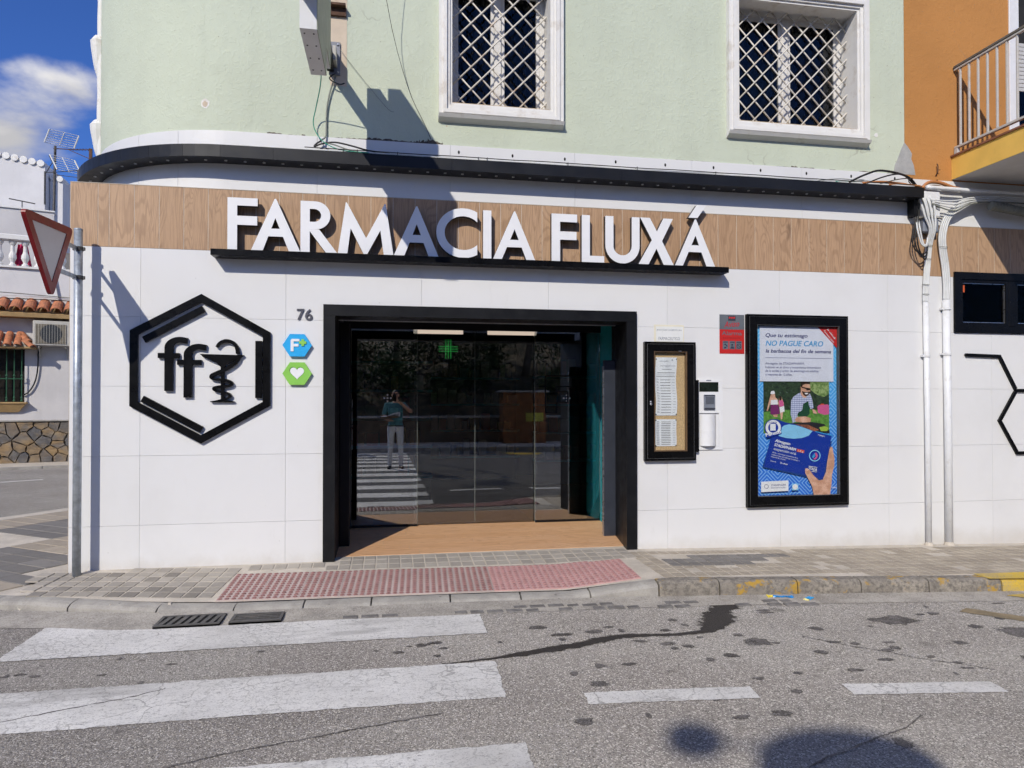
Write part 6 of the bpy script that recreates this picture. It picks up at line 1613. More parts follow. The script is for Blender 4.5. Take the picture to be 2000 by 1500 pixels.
# horizontal runs to the right under the balcony
cable('cable', [(5.50, -0.10, 3.665), (5.9, -0.10, 3.66), (6.25, -0.10, 3.655), (6.9, -0.10, 3.66), (7.8, -0.10, 3.67)], 0.022, 'pvc', 'thick white pipe running level from the junction to the balcony underside')
for k in range(4):
    cable('cable', [(5.55, -0.12, 3.53-0.014*k), (5.8, -0.13, 3.53-0.035*k), (6.05, -0.12, 3.58-0.02*k), (6.5, -0.11, 3.61-0.02*k), (7.0, -0.10, 3.60-0.015*k), (7.8, -0.10, 3.58)], 0.007, 'cable_white' if k < 3 else 'cable_grey', 'cable %s of the sagging runs under the balcony' % ('at the top', 'second', 'third', 'lowest')[k])
b = MB(); b.tube([(6.25+0.05*k, -0.12, 3.505-0.006*k) for k in range(30)], 0.045, 12); sl_ = b.build('corrugated_sleeve', M['cable_grey'], None, label='grey corrugated sleeve round cables under the balcony', cat='cable sleeve')
for k in range(34):
    q = MB(); q.tube([(6.26+0.042*k, -0.12, 3.505-0.005*k), (6.272+0.042*k, -0.12, 3.503-0.005*k)], 0.051, 12); q.build('ridge', M['cable_grey'], sl_)
cable('cable', [(5.48, -0.04, 3.64), (5.56, -0.05, 3.73), (5.70, -0.05, 3.74), (5.85, -0.05, 3.70), (5.95, -0.04, 3.69)], 0.018, 'cable_orange', 'orange brown tube lying on the ledge of the orange house')
cable('cable', [(5.50, -0.04, 3.655), (5.62, -0.05, 3.70), (5.80, -0.05, 3.685), (6.0, -0.04, 3.68)], 0.014, 'rust', 'rusty tube under the orange one on the ledge')

# ================================================================== ORANGE HOUSE AND BALCONY
oh = empty('orange_house', (7.0, 0, 3.7), label='orange rendered house with a yellow balcony at the right edge', cat='house')
def oo(o): o.location = (-7.0, 0, -3.7); return o
b = MB()
for (x0, x1, z0, z1) in sub_rect((5.337, 9.5, 3.781, 8.6), [(6.62, 7.9, 4.05, 6.6)]): b.box(x0, x1, 0.006, 0.30, z0, z1)
oo(b.build('wall', M['orange_render'], oh))
b = MB(); b.box(5.341, 9.5, 0.04, 0.30, 2.9, 3.7805); oo(b.build('lower_wall', M['white_render'], oh))
b = MB(); b.box(5.90, 8.9, -1.52, 0.005, 3.80, 4.035); oo(b.build('balcony_slab', M['yellow_slab'], oh))
b = MB(); b.box(5.905, 8.9, -1.515, 0.0045, 3.796, 3.7995); oo(b.build('balcony_soffit', M['soffit'], oh))
b = MB(); b.box(5.885, 8.9, -1.54, 0.004, 4.0355, 4.055); oo(b.build('balcony_tile_edge', M['terracotta_edge'], oh))
rl = bpy.data.objects.new('railing', None); col.objects.link(rl); rl.parent = oh; rl.location = (-7.0, 0, -3.7)
b = MB(); b.bbox(5.915, 5.965, -1.489, -0.004, 4.985, 5.012, 0.004); b.bbox(5.91, 8.8, -1.53, -1.49, 4.985, 5.012, 0.004); b.build('top_rail', M['rail_dark'], rl)
b = MB(); b.bbox(5.922, 5.956, -1.49, -0.004, 4.962, 4.984, 0.003); b.bbox(5.925, 8.8, -1.52, -1.495, 4.962, 4.984, 0.003); b.build('under_rail', M['rail'], rl)
b = MB(); b.bbox(5.922, 5.956, -1.49, -0.004, 4.125, 4.150, 0.003); b.bbox(5.925, 8.8, -1.52, -1.495, 4.125, 4.150, 0.003); b.build('bottom_rail', M['rail'], rl)
b = MB(); b.bbox(5.922, 5.956, -0.05, -0.004, 4.055, 4.124, 0.003); b.bbox(5.922, 5.956, -1.52, -1.48, 4.055, 4.124, 0.003); b.build('foot', M['rail'], rl)
for k in range(13):
    y = -0.075 - 0.112*k; b = MB(); b.bbox(5.929, 5.949, y-0.010, y+0.010, 4.1505, 4.9615, 0.003); b.build('baluster', M['rail'], rl)
for k in range(14):
    x = 6.04 + 0.112*k; b = MB(); b.bbox(x-0.01, x+0.01, -1.517, -1.497, 4.1505, 4.9615, 0.003); b.build('baluster', M['rail'], rl)
dr = bpy.data.objects.new('balcony_door', None); col.objects.link(dr); dr.parent = oh; dr.location = (-7.0, 0, -3.7)
b = MB(); b.bbox(6.62, 6.74, -0.01, 0.12, 4.06, 6.6, 0.004); b.build('door_frame', M['white_plastic'], dr)
b = MB(); b.bbox(6.742, 6.80, 0.05, 0.10, 4.06, 6.6, 0.004); b.build('door_stile', M['alu'], dr)
b = MB(); b.box(6.8, 7.9, 0.09, 0.095, 4.06, 4.9); b.build('pane', M['glass_window'], dr)
for k in range(12):
    b = MB(); b.bbox(6.80, 7.9, 0.085, 0.098, 4.86+0.045*k, 4.902+0.045*k, 0.004); b.build('shutter_slat', M['shutter'], dr)
b = MB(); b.box(6.6, 7.95, 0.25, 0.29, 4.0, 6.7); b.build('room_dark', M['dark'], dr)
b = MB(); b.tube([(5.70, -0.002, 3.83), (5.70, -0.03, 3.86), (5.702, -0.03, 3.92), (5.70, -0.02, 3.95)], 0.006, 5); b.tube([(5.70, -0.03, 3.88), (5.73, -0.03, 3.885)], 0.004, 5); oo(b.build('wall_hook', M['rust'], oh))

# ================================================================== GIVE-WAY SIGN
ys_ = empty('give_way_sign', (-2.56, -0.15, 0.0), label='red and white give way triangle on a galvanised pole at the corner', cat='traffic sign')
b = MB(); b.tube([(0, 0, -0.06), (0, 0, 1.4), (-0.002, 0, 2.86)], 0.0325, 14); b.build('pole', M['galv'], ys_, smooth=True)
b = MB(); b.lathe((-0.002, 0, 2.86), [(0.034, -0.004), (0.034, 0.006), (0.02, 0.012)], 14); b.build('pole_cap', M['galv'], ys_)
tri = [(-0.16, 2.825), (-0.93, 2.79), (-0.50, 2.215)]   # (y, z): near corner, far corner, lower tip
def roundtri(t, r, n=6):
    o = []
    for i in range(3):
        p = Vector(t[i]); a = (Vector(t[i-1])-p).normalized(); c = (Vector(t[(i+1) % 3])-p).normalized()
        p0 = p + a*r; p1 = p + c*r
        for k in range(n+1):
            s_ = k/n; o.append(tuple((p0*(1-s_)**2 + p*2*s_*(1-s_) + p1*s_**2)))
    return o
cen = Vector(((-0.16-0.93-0.50)/3, (2.825+2.79+2.215)/3))
O_ = roundtri(tri, 0.07); I_ = [tuple(cen + (Vector(p)-cen)*f_) for p, f_ in zip(roundtri(tri, 0.02), [0.70]*21)]
xp = 0.010
n = len(O_)
b = MB(); vs = [(xp+0.018, y, z) for y, z in O_] + [(xp+0.018, y, z) for y, z in I_] + [(xp-0.012, y, z) for y, z in O_] + [(xp-0.012, y, z) for y, z in I_]
fs = []
for i in range(n):
    j = (i+1) % n; fs += [(i, i+n, j+n, j), (i+2*n, j+2*n, j+3*n, i+3*n), (i, j, j+2*n, i+2*n), (i+n, i+3*n, j+3*n, j+n)]
b.add(vs, fs); b.build('red_border', M['red'], ys_)
b = MB(); vs = [(xp+0.012, y, z) for y, z in I_] + [(xp-0.006, y, z) for y, z in I_]
b.add(vs, [tuple(range(n-1, -1, -1)), tuple(range(n, 2*n))] + [(i, (i+1) % n, (i+1) % n+n, i+n) for i in range(n)]); b.build('white_field', M['sign_white'], ys_)
for z in (2.70, 2.46):
    b = MB(); b.bbox(-0.012, 0.0, -0.42 if z < 2.6 else -0.60, -0.033, z-0.018, z+0.018, 0.002); b.build('bracket_bar', M['galv'], ys_)
    b = MB(); b.lathe((0, 0, z), [(0.037, -0.016), (0.037, 0.016)], 14); b.bbox(-0.045, 0.05, -0.008, 0.008, z-0.014, z+0.014, 0.002); b.build('clamp', M['iron'], ys_)

# litter by the kerb
lt = empty('wrapper', (3.05, -1.33, rz(3.05, -1.33)), rz=R(-12), label='twisted blue and yellow sweet wrapper by the kerb, larger left piece', cat='litter')
b = MB(); b.grid(lambda u_, v_: (lerp(-0.04, 0.12, u_), 0.03*(v_-0.5)*(1+0.5*math.sin(u_*9)), 0.006+0.016*abs(math.sin(u_*7+v_*4))), 10, 5); b.build('foil', simple('wrapper_blue', (0.02, 0.22, 0.55), 0.3, 0.2, 60), lt)
b = MB(); b.grid(lambda u_, v_: (lerp(-0.085, -0.041, u_), 0.05*(v_-0.5)*(1.3-u_), 0.006+0.018*abs(math.sin(u_*5+v_*7))), 6, 5); b.build('twist_end', simple('wrapper_yellow', (0.75, 0.60, 0.04), 0.4, 0.2, 60), lt)
lt = empty('wrapper', (3.28, -1.40, rz(3.28, -1.40)), rz=R(30), label='small crumpled blue and yellow sweet wrapper, right piece', cat='litter')
b = MB(); b.grid(lambda u_, v_: (lerp(-0.03, 0.035, u_), 0.045*(v_-0.5), 0.006+0.016*abs(math.sin(u_*7+v_*6))), 6, 5); b.build('foil', simple('wrapper_blue2', (0.03, 0.28, 0.58), 0.3, 0.2, 60), lt)
b = MB(); b.grid(lambda u_, v_: (lerp(-0.06, -0.031, u_), 0.04*(v_-0.5), 0.005+0.012*abs(math.sin(u_*7+v_*6))), 4, 4); b.build('twist_end', simple('wrapper_cream', (0.75, 0.68, 0.25), 0.4, 0.2, 60), lt)

# ================================================================== HOUSE ACROSS THE SIDE STREET
HA = math.atan2(0.303, 0.953)
GH = -0.10
hs = empty('corner_house', (-9.19, 11.89, GH), rz=HA, label='white house with rubble stone base across the side street', cat='house')
# local frame: x along the front to the right, y back, z up (0 = pavement)
b = MB()
for (x0, x1, z0, z1) in sub_rect((-5.0, 6.0, 1.05, 3.52), [(-0.55, 0.47, 1.50, 2.78)]): b.box(x0, x1, 0.0, 0.25, z0, z1)
b.build('wall', M['house_wall'], hs)
b = MB(); b.box(-5, 6, 0.02, 0.3, -0.2, 1.03); b.build('base_mortar', M['mortar'], hs)
b = MB(); b.box(-5, 6, -0.075, 0.02, 1.031, 1.062); b.build('plinth_ledge', M['kerb'], hs)
# rubble stones, each its own piece
random.seed(3)
cells = []
sx0, sx1, sz0, sz1 = -1.0, 2.6, 0.0, 1.02
seeds = []
tries = 0
while len(seeds) < 62 and tries < 4000:
    tries += 1
    p = (random.uniform(sx0, sx1), random.uniform(sz0, sz1))
    mind = 0.12 + 0.24*random.random()
    if all(math.hypot((p[0]-q[0])*0.85, p[1]-q[1]) > mind for q in seeds): seeds.append(p)
def voronoi_cell(i):
    poly = [(sx0, sz0), (sx1, sz0), (sx1, sz1), (sx0, sz1)]
    a = seeds[i]
    for j, c in enumerate(seeds):
        if j == i: continue
        mx_, mz_ = (a[0]+c[0])/2, (a[1]+c[1])/2; nx_, nz_ = c[0]-a[0], c[1]-a[1]; out_ = []
        for k in range(len(poly)):
            p, q = poly[k], poly[(k+1) % len(poly)]
            dp = (p[0]-mx_)*nx_+(p[1]-mz_)*nz_; dq = (q[0]-mx_)*nx_+(q[1]-mz_)*nz_
            if dp <= 0: out_.append(p)
            if dp*dq < 0: t_ = dp/(dp-dq); out_.append((lerp(p[0], q[0], t_), lerp(p[1], q[1], t_)))
        poly = out_
        if len(poly) < 3: return None
    return poly
for i in range(len(seeds)):
    pl = voronoi_cell(i)
    if not pl: continue
    cx_ = sum(p[0] for p in pl)/len(pl); cz_ = sum(p[1] for p in pl)/len(pl)
    pl2 = []
    for k in range(len(pl)):
        p, q = pl[k], pl[(k+1) % len(pl)]; L_ = math.hypot(q[0]-p[0], q[1]-p[1]); pl2.append(p)
        if L_ > 0.07:
            t_ = random.uniform(0.35, 0.65); f_ = 1-random.uniform(0.0, 0.14); mx_, mz_ = lerp(p[0], q[0], t_), lerp(p[1], q[1], t_); pl2.append((cx_+(mx_-cx_)*f_, cz_+(mz_-cz_)*f_))
    pl = pl2; d = random.uniform(0.015, 0.05)
    inn = lambda f_: [(cx_+(p[0]-cx_)*f_, cz_+(p[1]-cz_)*f_) for p in pl]
    o0, o1 = inn(0.975), inn(0.90); n = len(pl); b = MB()
    vs = [(x, 0.02, z) for x, z in o0] + [(x, -d*0.5, z) for x, z in o0] + [(x, -d-random.uniform(0, .018), z) for x, z in o1]
    b.add(vs, [(k, (k+1) % n, (k+1) % n+n, k+n) for k in range(n)] + [(k+n, (k+1) % n+n, (k+1) % n+2*n, k+2*n) for k in range(n)] + [tuple(range(2*n, 3*n))]); b.build('stone', M['stone'], hs)
# window with green iron bars, beige sill and a little tiled hood
wn = bpy.data.objects.new('window', None); col.objects.link(wn); wn.parent = hs
b = MB(); b.box(-0.55, 0.47, 0.12, 0.14, 1.50, 2.78); b.build('pane', simple('dark_glass', (0.02, 0.018, 0.016), 0.2, 0.4, 6), wn)
b = MB(); b.hexa([(-0.55, -0.06, 1.26), (0.36, -0.06, 1.26), (0.36, 0.0, 1.26), (-0.55, 0.0, 1.26)], [(-0.6, -0.17, 1.46), (0.52, -0.17, 1.46), (0.52, 0.0, 1.46), (-0.6, 0.0, 1.46)]); b.bbox(-0.62, 0.54, -0.19, 0.0, 1.461, 1.50, 0.006); b.build('sill', M['beige'], wn)
for k in range(7):
    x = -0.46 + 0.148*k
    b = MB(); b.lathe((x, -0.11, 1.50), [(0.014, 0.0), (0.03, 0.03), (0.014, 0.07), (0.026, 0.10), (0.012, 0.14), (0.012, 0.52), (0.028, 0.55), (0.014, 0.60), (0.030, 0.63), (0.012, 0.68), (0.010, 1.28)], 6); b.build('iron_bar', M['green_iron'], wn)
for z in (2.05,):
    b = MB(); b.box(-0.52, 0.46, -0.116, -0.104, z, z+0.02); b.build('cross_bar', M['green_iron'], wn)
def tile(name, p0, p1, r, parent, mt_='clay', n=7):
    p0, p1 = Vector(p0), Vector(p1); d = (p1-p0).normalized(); s_ = d.cross(Vector((0, 0, 1))).normalized(); u_ = s_.cross(d)
    b = MB(); vs = []
    for (p, rr) in ((p0, r*0.86), (p1, r)):
        for k in range(n+1): a = math.pi*k/n; vs.append(p + s_*rr*math.cos(a) + u_*rr*math.sin(a)*0.85)
        for k in range(n+1): a = math.pi*k/n; vs.append(p + s_*rr*0.84*math.cos(a) + u_*rr*0.84*math.sin(a)*0.82)
    m_ = n+1; fs = []
    for k in range(n): fs += [(k, k+1, 2*m_+k+1, 2*m_+k), (m_+k, 3*m_+k, 3*m_+k+1, m_+k+1), (k, m_+k, m_+k+1, k+1), (2*m_+k, 2*m_+k+1, 3*m_+k+1, 3*m_+k)]
    b.add(vs, fs); return b.build(name, M[mt_], parent)
for k in range(7):
    x = -0.62 + 0.20*k
    for (za, zb, ya, yb) in ((3.16, 3.04, -0.02, -0.17), (3.06, 2.94, -0.15, -0.31), (2.96, 2.82, -0.29, -0.46)):
        if k == 6: 
            tile('hood_tile', (x-0.18+0.30*(-ya), ya, za), (x-0.18+0.62*(-yb), yb, zb-0.02), 0.082, wn)
        else: tile('hood_tile', (x, ya, za), (x, yb, zb), 0.085, wn)
b = MB(); b.box(-0.75, 0.72, -0.42, 0.0, 2.78, 2.82); b.build('hood_board', M['beige'], wn)
# eave tiles
for k in range(24):
    x = -2.4 + 0.272*k
    tile('eave_tile', (x, 0.10, 3.96), (x, -0.42, 3.68), 0.125, hs)
b = MB(); b.hexa([(-3, -0.36, 3.53), (5, -0.36, 3.53), (5, 0.0, 3.53), (-3, 0.0, 3.53)], [(-3, -0.38, 3.62), (5, -0.38, 3.62), (5, 0.1, 3.86), (-3, 0.1, 3.86)]); b.build('eave', M['beige'], hs)
b = MB(); b.box(-5, 6, 0.1, 0.3, 3.5205, 4.75); b.build('terrace_wall', M['white_render'], hs)
b = MB(); b.box(-5, 6, 0.04, 0.34, 4.7505, 4.80); b.build('terrace_coping', M['white_paint'], hs)
for k in range(12):
    x = -1.6 + 0.255*k
    b = MB(); b.lathe((x, 0.19, 4.80), [(0.075, 0.0), (0.075, 0.05), (0.05, 0.07), (0.04, 0.10), (0.085, 0.2), (0.08, 0.27), (0.045, 0.36), (0.04, 0.50), (0.06, 0.53), (0.08, 0.57), (0.08, 0.62)], 10); b.build('baluster', M['white_paint'], hs, smooth=False)
b = MB(); b.bbox(-2.2, 2.0, 0.05, 0.33, 5.42, 5.56, 0.02); b.build('handrail', M['white_paint'], hs)
b = MB(); b.hexa([(1.0, 0.02, 3.93), (1.16, 0.02, 3.93), (1.16, 0.09, 3.93), (1.0, 0.09, 3.93)], [(0.86, 0.02, 4.75), (1.02, 0.02, 4.75), (1.02, 0.09, 4.75), (0.86, 0.09, 4.75)]); b.build('wall_rib', M['white_paint'], hs)
b = MB(); b.box(-5, 0.72, 3.0, 3.3, 3.6, 6.86); b.build('upper_storey', M['house_wall'], hs)
b = MB(); b.box(-5, 0.74, 2.96, 3.35, 6.8605, 6.90); b.build('parapet_coping', M['white_paint'], hs)
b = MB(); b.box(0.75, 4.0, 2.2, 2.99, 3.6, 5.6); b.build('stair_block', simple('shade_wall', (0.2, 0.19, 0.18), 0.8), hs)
cl = empty('laundry', (0.33, 0, 0), label='red and white washing hanging behind the balustrade', cat='laundry'); cl.location = hs.location + Vector((0.33*math.cos(HA)-0.55*math.sin(HA), 0.33*math.sin(HA)+0.55*math.cos(HA), 4.80)); cl.rotation_euler.z = HA
b = MB(); b.grid(lambda u_, v_: (lerp(-0.18, 0.22, u_)*(0.5+0.5*(1-v_)), 0.05*math.sin(u_*12), lerp(-0.02, 0.62, v_)), 10, 4); b.build('red_cloth', M['pink_cloth'], cl)
b = MB(); b.grid(lambda u_, v_: (lerp(0.26, 0.60, u_), 0.04*math.sin(u_*14), lerp(0.18, 0.64, v_)), 10, 4); b.build('white_cloth', M['white_cloth'], cl)
b = MB(); b.tube([(-1.0, 0.0, 0.64), (1.2, 0.0, 0.64)], 0.006, 5); b.build('line', M['cable_white'], cl)
# cables along that house
for k in range(3):
    p = [hs.matrix_basis @ Vector((-2.5+1.0*i, -0.02-0.03*k, 3.98+0.06*k-0.03*math.sin(i*1.3+k))) for i in range(8)]
    cable('cable', p, 0.012, ('cable_black', 'cable_white', 'cable_grey')[k], '%s cable strung along the white house above the clay eave' % ('black', 'white', 'grey')[k], 3)
# air conditioner
acu = empty('air_conditioner', (0, 0, 0), label='beige air conditioner unit on the wall under the clay eave', cat='air conditioner'); acu.rotation_euler.z = HA
acu.location = hs.matrix_basis @ Vector((0.99, -0.02, 2.86))
b = MB(); b.bbox(-0.32, 0.48, -0.34, -0.06, 0.0, 0.60, 0.015); b.build('casing', M['ac'], acu)
b = MB(); b.bbox(-0.27, 0.36, -0.35, -0.341, 0.045, 0.52, 0.003); b.build('grille_panel', simple('ac_panel', (0.20, 0.175, 0.13), 0.6, 0.2, 30), acu)
b = MB(); b.lathe((0.05, -0.351, 0.285), [(0.225, 0.0), (0.225, 0.004), (0.20, 0.006)], 20, 'y'); b.build('fan_opening', simple('fan_dark', (0.035, 0.04, 0.045), 0.5, 0.3, 20), acu)
for k in range(12):
    b = MB(); b.box(-0.26+0.055*k, -0.254+0.055*k, -0.366, -0.362, 0.05, 0.515); b.build('grille_wire', M['ac'], acu)
b = MB(); b.tube([(-0.20, -0.30, -0.03), (-0.20, -0.02, -0.03), (-0.20, -0.02, -0.28)], 0.018, 5); b.tube([(0.34, -0.30, -0.03), (0.34, -0.02, -0.03), (0.34, -0.02, -0.28)], 0.018, 5); b.tube([(-0.20, -0.30, -0.03), (-0.20, -0.02, -0.28)], 0.012, 5); b.build('wall_bracket', M['ac'], acu)
p = [acu.matrix_basis @ Vector(q) for q in ((-0.18, -0.05, -0.02), (-0.24, -0.03, -0.12), (-0.25, -0.03, -0.5), (-0.30, -0.03, -0.85), (-0.42, -0.03, -1.10), (-0.55, -0.02, -1.2))]
cable('cable', p, 0.016, 'cable_black', 'black hose curving down the wall from the air conditioner', 4)
# pavement in front of that house
b = MB(); P_ = [hs.matrix_basis @ Vector(q) for q in ((-6, -1.35, 0.0), (7, -1.05, 0.0), (7, 0.05, 0.0), (-6, 0.05, 0.0))]
b.add([(q.x, q.y, GH+0.03) for q in P_], [(0, 1, 2, 3)]); b.build('far_pavement', M['pavement'], kind='structure')
b = MB(); a_, c_ = P_[0], P_[1]; t_ = (c_-a_).normalized(); nn = Vector((t_.y, -t_.x, 0))
for k in range(13):
    p = a_ + t_*k*1.0; q = a_ + t_*(k*1.0+0.985)
    kb = MB(); kb.hexa([(p.x, p.y, -0.3), (p.x+nn.x*0.14, p.y+nn.y*0.14, -0.3), (q.x+nn.x*0.14, q.y+nn.y*0.14, -0.3), (q.x, q.y, -0.3)], [(p.x, p.y, GH+0.034), (p.x+nn.x*0.14, p.y+nn.y*0.14, GH+0.03), (q.x+nn.x*0.14, q.y+nn.y*0.14, GH+0.03), (q.x, q.y, GH+0.034)]); kb.build('kerb_stone', M['kerb'], kerb)
# taller white house behind, with scalloped tile verge, and the aerial mast
th = empty('tall_white_house', (-11.93, 20.0, -0.1), rz=R(5), label='tall plain white house behind with scalloped roof edge', cat='house')
b = MB(); b.hexa([(-9, 0, 0), (0, 0, 0), (0, 6, 0), (-9, 6, 0)], [(-9, 0, 11.32), (0, 0, 9.83), (0, 6, 9.83), (-9, 6, 11.32)]); b.build('wall', M['white_render'], th)
for k in range(34):
    x = -0.12 - 0.262*k; z = 9.82 + 0.1655*(-x)
    vt = MB(); vt.tube([(x, 0.5, z-0.03), (x, -0.06, z-0.03)], 0.118, 10); vt.build('verge_tile', M['white_paint'], th)
b = MB(); b.hexa([(0.02, 0.4, 0), (0.42, 0.4, 0), (0.42, 6, 0), (0.02, 6, 0)], [(0.02, 0.4, 9.48), (0.42, 0.4, 9.42), (0.42, 6, 9.42), (0.02, 6, 9.48)]); b.build('side_block', M['white_render'], th)
for k in range(2):
    vt = MB(); vt.tube([(0.12+0.22*k, 0.9, 9.45-0.03*k), (0.12+0.22*k, 0.34, 9.45-0.03*k)], 0.105, 10); vt.build('verge_tile', M['white_paint'], th)
mast = empty('aerial_mast', (-9.67, 15.5, 5.6), label='dark aerial mast with white grid and yagi antennas on the roof', cat='antenna')
b = MB(); b.tube([(0, 0, -3.0), (0.02, 0, 1.5), (0.05, 0, 4.05)], 0.045, 8); b.build('mast', M['iron'], mast, smooth=True)
def gridpanel(c, u_, v_, nw):
    b = MB(); c, u_, v_ = Vector(c), Vector(u_), Vector(v_)
    for t in (-1, 1): b.tube([c+u_*t-v_, c+u_*t+v_], 0.028, 5)
    b.tube([c-v_, c+v_], 0.014, 5)
    for k in range(nw): t = -1+2*k/(nw-1); b.tube([c-u_+v_*t, c+u_+v_*t], 0.010, 4)
    b.build('grid_reflector', M['white_paint'], mast)
gridpanel((0.35, -0.2, 4.25), (0.38, 0.25, 0.0), (0.10, -0.05, 0.22), 7); gridpanel((0.45, -0.1, 3.35), (0.30, 0.25, 0), (-0.12, 0.0, 0.26), 7)
b = MB(); b.tube([(0.0, 0, 3.95), (0.9, -0.4, 3.82), (1.45, -0.6, 3.78)], 0.018, 5); b.tube([(0.6, -0.3, 3.85), (1.45, -0.6, 3.45)], 0.012, 5)
for k in range(6): b.tube([(0.75+0.12*k, -0.33-0.05*k-0.12, 3.84-0.01*k), (0.75+0.12*k, -0.33-0.05*k+0.12, 3.84-0.01*k)], 0.008, 4)
b.box(1.42, 1.52, -0.63, -0.57, 3.42, 3.82); b.build('yagi_antenna', M['rust'], mast)
b = MB(); b.tube([(-0.25, 0, 3.05), (0.9, -0.3, 3.10)], 0.014, 5); b.tube([(0.1, -0.05, 2.98), (0.95, -0.3, 2.85)], 0.012, 5); b.box(0.92, 0.99, -0.33, -0.27, 2.80, 3.12); b.tube([(-0.28, 0.0, 1.9), (-0.28, 0.0, 3.1)], 0.03, 6); b.tube([(-0.25, 0, 3.05), (0.05, 0, 3.6)], 0.015, 5); b.tube([(-0.15, 0, 3.7), (0.1, 0, 3.2)], 0.02, 5); b.build('lower_antenna', M['iron'], mast)
for k, z in enumerate((1.15, 0.72, 0.45, 0.2, -0.05)):
    b = MB(); b.bbox(-0.10, 0.14+0.05*(k % 2), -0.06, 0.06, z, z+0.12, 0.01); b.tube([(0.1, 0, z+0.05), (0.42, -0.1, z-0.05), (0.38, 0, z-0.3)], 0.015, 5); b.build('mast_fitting', M['iron'], mast)
mast.scale = (0.8, 0.8, 0.8)
ta = empty('aerial_bar', (-10.2, 14.9, 6.5), rz=HA, label='small t-shaped aerial on the parapet of the white house', cat='antenna')
b = MB(); b.tube([(0, 0, 0.3), (0, 0, 0.95)], 0.025, 6); b.build('stem', M['iron'], ta)
b = MB(); b.tube([(-0.55, 0, 1.02), (0.55, 0, 0.9)], 0.03, 6); b.build('bar', M['iron'], ta)

ta.scale = (0.55, 0.55, 0.55)
# ================================================================== OTHER SIDE OF THE ROAD (behind the camera, mirrored in the glass)
OZ = road_z(0, -12) 
b = MB(); b.add([(-60, -15.2, OZ+0.10), (60, -15.2, OZ+0.10), (60, -12.45, OZ+0.10), (-60, -12.45, OZ+0.10)], [(0, 1, 2, 3)]); b.build('opposite_pavement', M['pavement'], kind='structure')
random.seed(6)
for k in range(26):
    x = -13 + k*1.0
    kb = MB(); kb.bbox(x, x+0.985, -12.46, -12.30, OZ-0.25, OZ+0.11, 0.012); kb.build('kerb_stone', M['kerb_yellow'] if x > 1.0 else M['kerb'], kerb)
def tilefield():
    b = MB()
    for i in range(22):
        for j in range(3):
            x, y = -2.6+0.15*i, -12.6-0.2*j; b.bbox(x, x+0.142, y-0.19, y, OZ+0.08, OZ+0.115, 0.004)
    return b
tilefield().build('tactile_field', M['tactile_worn'], kind='stuff')
rw_ = empty('retaining_wall', (0, -15.4, OZ), label='low brown retaining wall across the road', cat='wall')
b = MB(); b.box(-40, 40, -0.2, 0.2, 0.0, 0.95); b.build('wall', concrete('brown_wall', (0.13, 0.095, 0.065), 0.25, 3), rw_)
b = MB(); b.bbox(-40, 40, -0.26, 0.26, 0.951, 1.03, 0.01); b.build('coping', M['kerb'], rw_)
def hill(u_, v_):
    x = lerp(-55, 55, u_); y = lerp(-15.6, -48, v_); z = OZ + 0.95 + 9.0*v_**0.8*(0.75+0.25*math.sin(x*0.08)) + 0.35*mnoise.noise((x*0.35, y*0.35, 0)) + 0.15*mnoise.noise((x*1.1, y*1.1, 3))
    return (x, y, z)
def dry():
    m = MT('dry_bank'); c = m.mix(m.ramp(m.noise(1.2, 7, 0.7), 0.35, 0.65), (0.035, 0.026, 0.015), (0.15, 0.105, 0.055)); c = m.mix(m.ramp(m.noise(2.2, 6, 0.7), 0.46, 0.6), c, (0.018, 0.025, 0.009)); m.color(c).rough(0.95); m.bump(m.noise(7, 6, 0.7), 1.0, 0.1); return m.m
b = MB(); b.grid(hill, 110, 40); b.build('bank', dry(), kind='structure')
random.seed(90)
tf = MB()
for k in range(4200):
    u_, v_ = random.random(), random.random()**1.6*0.6
    x, y, z = hill(u_, v_); a = random.uniform(0, 6.28); h = random.uniform(0.1, 0.34); w_ = 0.05
    tf.add([(x-w_*math.cos(a), y-w_*math.sin(a), z-0.03), (x+w_*math.cos(a), y+w_*math.sin(a), z-0.03), (x+random.uniform(-.1, .1), y+random.uniform(-.1, .1), z+h)], [(0, 1, 2)])
tf.build('dry_grass', simple('dry_grass', (0.11, 0.085, 0.035), 0.9, 0.4, 3), kind='stuff')

